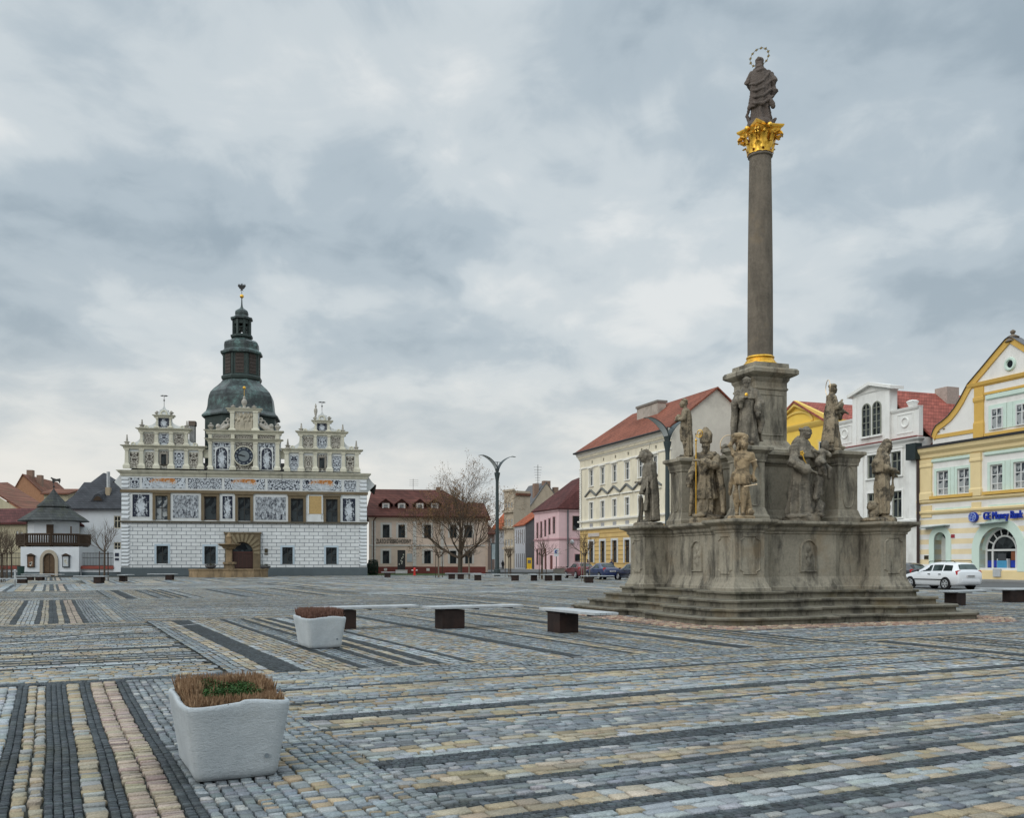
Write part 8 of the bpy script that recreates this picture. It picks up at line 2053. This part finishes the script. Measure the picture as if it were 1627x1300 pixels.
# ------------------------------------------------------------------ cars
m_tyre = M('tyre_rubber', (.012,.012,.013), .85, var=.1); m_trimk = M('black_trim', (.012,.012,.013), .6)
CG = glass_mat('car_glass', (.012,.018,.018), (.15,.2,.2), .55, 1.2)
m_alloy = M('alloy', (.42,.43,.44), .35, metal=.5, bump=0); m_lens = M('clear_lens', (.55,.57,.58), .15, bump=0); m_redl = M('red_lens', (.35,.012,.012), .2, bump=0); m_amb = M('amber_lens', (.5,.2,.03), .2, bump=0)
def paint(name, col):
    m = M(name, col, .28, .03, 1, 0, spec=.55); m.node_tree.nodes['Principled BSDF'].inputs['Coat Weight'].default_value = .5; return m
EST = [(2.13,.34,.56,.60,.55,.42),(2.05,.26,.64,.69,.70,.56),(1.85,.2,.72,.78,.79,.66),(1.45,.19,.80,.86,.83,.70),(1.0,.19,.88,.95,.84,.72),(.82,.19,.91,1.02,.845,.68),(.12,.19,.93,1.41,.85,.60),(-.3,.19,.94,1.46,.85,.60),(-1.0,.19,.95,1.465,.85,.60),(-1.65,.2,.955,1.43,.845,.585),(-1.84,.21,.955,1.38,.84,.58),(-2.03,.24,.955,1.06,.82,.66),(-2.12,.28,.90,.95,.79,.66),(-2.17,.36,.70,.76,.74,.6)]
HAT = [(1.95,.34,.54,.58,.55,.42),(1.88,.26,.64,.68,.70,.56),(1.65,.2,.74,.80,.78,.64),(1.25,.19,.83,.90,.81,.68),(.92,.19,.90,.98,.82,.66),(.15,.19,.93,1.38,.83,.57),(-.3,.19,.94,1.43,.83,.57),(-.95,.19,.95,1.41,.83,.56),(-1.35,.2,.955,1.33,.825,.55),(-1.72,.22,.955,1.08,.81,.6),(-1.85,.26,.92,.98,.79,.62),(-1.92,.36,.70,.76,.74,.58)]
SED = [(2.15,.34,.54,.58,.55,.42),(2.05,.26,.63,.67,.70,.56),(1.85,.2,.71,.77,.79,.66),(1.4,.19,.79,.86,.83,.70),(.95,.19,.87,.95,.84,.70),(.15,.19,.91,1.36,.85,.58),(-.3,.19,.92,1.41,.85,.58),(-.8,.19,.93,1.38,.85,.57),(-1.55,.2,.95,1.03,.84,.66),(-1.9,.21,.95,1.0,.83,.68),(-2.1,.26,.90,.96,.79,.66),(-2.18,.36,.7,.76,.74,.6)]
def car(name, pos, heading, st, pm, label, wheels, glass_x, rails=False, scale=1.0):
    e = empty(name, (*pos, 0), heading, label, 'car', 'parked cars'); e.scale = (scale,)*3
    S = np.array(sorted(st)); xs = np.concatenate([np.linspace(S[i,0], S[i+1,0], 5)[:-1] for i in range(len(S)-1)]+[[S[-1,0]]])
    P = np.stack([np.interp(xs, S[:,0], S[:,k]) for k in range(1, 6)], 1)
    for k in range(5):
        a = P[:,k].copy(); a[1:-1] = (P[:-2,k]+2*P[1:-1,k]+P[2:,k])/4; P[:,k] = a
    def sec(x):
        zl, zb, zt, w_, wt = [np.interp(x, xs, P[:,k]) for k in range(5)]
        zt = max(zt, zb+.02); zm = zl+(zb-zl)*.55
        return [(0,zl),(w_*.86,zl),(w_*.965,zl+.08),(w_,zm),(w_*.985,zb-.03),(w_*.955,zb),(wt+(w_*.955-wt)*.12,zt-.10*min(1,(zt-zb)/.3)),(wt*.93,zt-.03*min(1,(zt-zb)/.2)),(wt*.55,zt),(0,zt+.004)]
    rings = []
    for x in xs:
        h = sec(x); rings.append([(x,y,z) for y, z in h]+[(x,-y,z) for y, z in h[-2:0:-1]])
    MB().loft(rings).build('body', pm, e, smooth=True, ang=50)
    def side_glass(x0, x1, k0=.10, k1=.90, s0=0, s1=0):
        for sg in (-1, 1):
            q = MB(); pts = []
            for i in range(9):
                u = i/8
                A = sec(x0+(x1-x0)*u); B = A
                pts.append((x0+(x1-x0)*u, A[5], A[6]))
            lo = [(x, sg*(a[0]+(b[0]-a[0])*k0+.008), a[1]+(b[1]-a[1])*k0) for x, a, b in pts]
            hi = [(x+(s0*(1-i/8)+s1*i/8), sg*(a[0]+(b[0]-a[0])*k1+.008), a[1]+(b[1]-a[1])*k1) for i, (x, a, b) in enumerate(pts)]
            q.loft([[l, h] for l, h in zip(lo, hi)], cap=False, closed=False); q.build('side_window', CG, e)
    for g in glass_x['side']: side_glass(*g)
    for nm, (xa, xb) in (('windscreen', glass_x['front']), ('rear_window', glass_x['rear'])):
        q = MB(); rows = []
        for i in range(6):
            x = xa+(xb-xa)*i/5; h = sec(x); n_ = .012 if nm == 'windscreen' else -.012
            rows.append([(x+n_, y, z+.010) for y, z in ((h[7][0]*.97,h[7][1]),(h[8][0],h[8][1]),(0,h[9][1]),(-h[8][0],h[8][1]),(-h[7][0]*.97,h[7][1]))])
        q.loft(rows, cap=False, closed=False); q.build(nm, CG, e, smooth=True)
    for x in wheels:
        w_ = np.interp(x, xs, P[:,3])
        for sg in (-1, 1):
            MB().add([(x+.365*math.cos(a), sg*(w_+.004), .31+.365*math.sin(a)) for a in [2*math.pi*i/28 for i in range(28)]], [tuple(range(28))]).build('wheel_arch', m_trimk, e)
            pr = [(.22,-.10),(.295,-.10),(.315,-.07),(.315,.07),(.295,.10),(.22,.10)]
            r_ = [[(x+r*math.cos(a), sg*(w_-.07)+o, .315+r*math.sin(a)) for a in [2*math.pi*i/28 for i in range(28)]] for r, o in pr]
            w2 = MB().loft(r_).build('wheel', m_tyre, e, smooth=True, ang=40); rb = MB(); yo = sg*(w_+.034)
            rb.torus((x,yo,.315), .20, .018, 24, 6, axis='y')
            for k in range(6):
                a = 2*math.pi*k/6; rb.add([(x+.05*math.cos(a-.6),yo,.315+.05*math.sin(a-.6)),(x+.20*math.cos(a-.22),yo,.315+.20*math.sin(a-.22)),(x+.20*math.cos(a+.22),yo,.315+.20*math.sin(a+.22)),(x+.05*math.cos(a+.6),yo,.315+.05*math.sin(a+.6))], [(0,1,2,3)])
            rb.ball((x,yo,.315), (.06,.02,.06), 10, 6); rb.build('rim', m_alloy, w2)
    xr, xf = S[0,0], S[-1,0]
    for sg in (-1, 1):
        h = sec(xr+.07); y = sg*h[5][0]
        MB().loft([[(xr+.02+.10*t,sg*(np.interp(xr+.06+.1*t,xs,P[:,3])*.93+.012),.72+.30*t),(xr+.0+.10*t,sg*(.58),.72+.30*t)] for t in (0,.5,1)], cap=False, closed=False).build('tail_light', m_redl, e)
        MB().ball((xr+.16, sg*(np.interp(xr+.16,xs,P[:,3])*.955), .86), (.10,.03,.15), 10, 8).build('tail_light_side', m_redl, e)
        MB().ball((xf-.13, sg*.56, .62), (.10,.14,.075), 12, 8).build('headlight', m_lens, e)
        MB().ball((.62, sg*(.93), 1.0), (.07,.09,.065), 10, 8).build('mirror', m_trimk, e)
        w_ = .862 if st is not HAT else .842
        MB().box(xr+.75, xf-1.0, sg*w_-.012, sg*w_+.012, .50, .55).build('rubbing_strip', m_trimk, e)
        for xx in (glass_x['side'][0][0]+.12, glass_x['side'][1][0]+.12): MB().box(xx-.08, xx+.08, sg*w_-.015, sg*w_+.015, .80, .835).build('door_handle', m_trimk, e)
        if rails: MB().tube([(-1.7,sg*.56,1.43),(-1.6,sg*.56,1.52),(.1,sg*.56,1.50),(.2,sg*.56,1.42)], .018, 6).build('roof_rail', m_trimk, e)
    MB().box(xr-.02, xr+.06, -.60, .60, .40, .56).build('rear_bumper', pm, e, bevel=.02)
    pl_ = MB().box(xr-.03, xr+.05, -.27, .27, .66, .78).build('number_plate', M('plate_white', (.5,.5,.5), .5, bump=0), e)
    for k in range(6): MB().box(xr-.036, xr-.029, -.2+.07*k, -.165+.07*k, .69, .75).build('plate_character', m_trimk, pl_)
    MB().box(xf-.02, xf+.01, -.4, .4, .36, .44).build('front_grille', m_trimk, e)
    return e
HD = math.atan2(.94, -.30)
GE = {'side': [(-.25,.60,.1,.9,0,-.28), (-1.02,-.33,.1,.9), (-1.72,-1.1,.1,.88,.06,0)], 'front': (.86,.22), 'rear': (-1.86,-2.03)}
GH = {'side': [(-.25,.62,.1,.9,0,-.30), (-1.15,-.33,.1,.88,.12,0)], 'front': (.90,.22), 'rear': (-1.38,-1.74)}
GS = {'side': [(-.25,.62,.1,.9,0,-.30), (-1.2,-.33,.1,.85,.18,0)], 'front': (.93,.22), 'rear': (-.85,-1.5)}
car('estate_car', (24.75,53.7), HD, EST, paint('white_car_paint', (.66,.68,.70)), 'white estate car with roof rails parked before the bank house', (1.30,-1.30), GE, True, 1.06)
car('blue_car', gp(957,921.2), HD, SED, paint('blue_car_paint', (.007,.018,.075)), 'bright dark blue car parked before the cream house', (1.30,-1.25), GS, False, 1.03)
car('red_car', gp(920.5,919.2), HD, HAT, paint('red_car_paint', (.11,.012,.018)), 'dark red hatchback behind the young tree before the pink and cream houses', (1.22,-1.2), GH, False, 1.05)
car('navy_car', gp(1006,922.5), HD, HAT, paint('navy_car_paint', (.01,.014,.035)), 'very dark blue car half hidden behind the left pier of the monument', (1.22,-1.2), GH, False, 1.0)
x, y = at(1431, 920, 63).x, 63.0
car('black_car', (x, y), HD, HAT, paint('black_car_paint', (.012,.012,.013)), 'black car mostly hidden behind the right end of the monument', (1.22,-1.2), GH, False, 1.05)

# ------------------------------------------------------------------ people far off
def person(x, y, face, label, coat, legs, seed, stride=.0):
    f = Fig()
    for sg in (-1, 1): f.cap(((sg*.09,0,.9), .09), ((sg*.09,sg*stride*.5-.01,.48), .065), ((sg*.09,sg*stride+.02,.09), .045)); f.ball((sg*.09,sg*stride-.06,.04), (.045,.12,.04))
    f.robe([(.84,0,0,.17,.12,0,6,0),(1.05,0,0,.155,.11,0,6,0),(1.25,0,0,.19,.125,0,6,0),(1.40,0,0,.2,.115,0,6,0),(1.47,0,0,.13,.09,0,6,0),(1.5,0,0,.06,.055,0,6,0)])
    f.arm((-.2,0,1.39), (-.25,.03,1.12), (-.23,-.08,.88), (.06,.048,.035)); f.arm((.2,0,1.39), (.25,.03,1.12), (.23,-.08,.88), (.06,.048,.035))
    f.cap(((0,0,1.45), .055), ((0,-.01,1.58), .05)); f.head((0,-.02,1.645))
    e = bpy.data.objects.new('person', f.make('person', M('skin', (.36,.22,.16), .6), .016, rough=.002)); COL.objects.link(e); e.location = (x, y, 0); e.rotation_euler = (0,0,face); tag(e, label, 'person')
    g = Fig(); g.robe([(.70,0,0,.215,.16,.04,8,seed),(.95,0,0,.195,.145,.03,8,seed),(1.2,0,0,.215,.15,.02,8,seed),(1.40,0,0,.225,.138,0,8,0),(1.48,0,0,.15,.11,0,8,0),(1.53,0,0,.085,.08,0,8,0)])
    for sg in (-1, 1): g.cap(((sg*.2,0,1.39), .08), ((sg*.255,.03,1.12), .066), ((sg*.235,-.06,.93), .052))
    o = bpy.data.objects.new('coat', g.make('coat', coat, .016, rough=.004)); COL.objects.link(o); o.parent = e
    g = Fig()
    for sg in (-1, 1): g.cap(((sg*.09,0,.88), .105), ((sg*.09,sg*stride*.5-.01,.48), .082), ((sg*.09,sg*stride+.02,.12), .066))
    o = bpy.data.objects.new('trousers', g.make('trousers', legs, .016, rough=.004)); COL.objects.link(o); o.parent = e
    g = Fig(); g.ball((0,.012,1.685), (.092,.105,.095)); g.ball((0,.05,1.62), (.085,.07,.09))
    o = bpy.data.objects.new('hair', g.make('hair', M('dark_hair', (.015,.011,.009), .6), .012, rough=.004)); COL.objects.link(o); o.parent = e
m_dc = M('black_coat', (.014,.015,.018), .8); m_nc = M('navy_coat', (.018,.025,.05), .8); m_jn = M('dark_trousers', (.02,.022,.03), .85)
p = at(934, 900, 97); person(p.x, 97, R(60), 'person in a black coat behind the red car', m_dc, m_jn, 1)
p = at(971.5, 900, 92); person(p.x, 92, R(-40), 'person in a dark blue coat behind the blue car', m_nc, m_jn, 2)
p = at(799, 906, 172); person(p.x, 172, R(160), 'distant person in dark clothes walking down the lane', m_dc, m_jn, 3, .12)
build_stones()
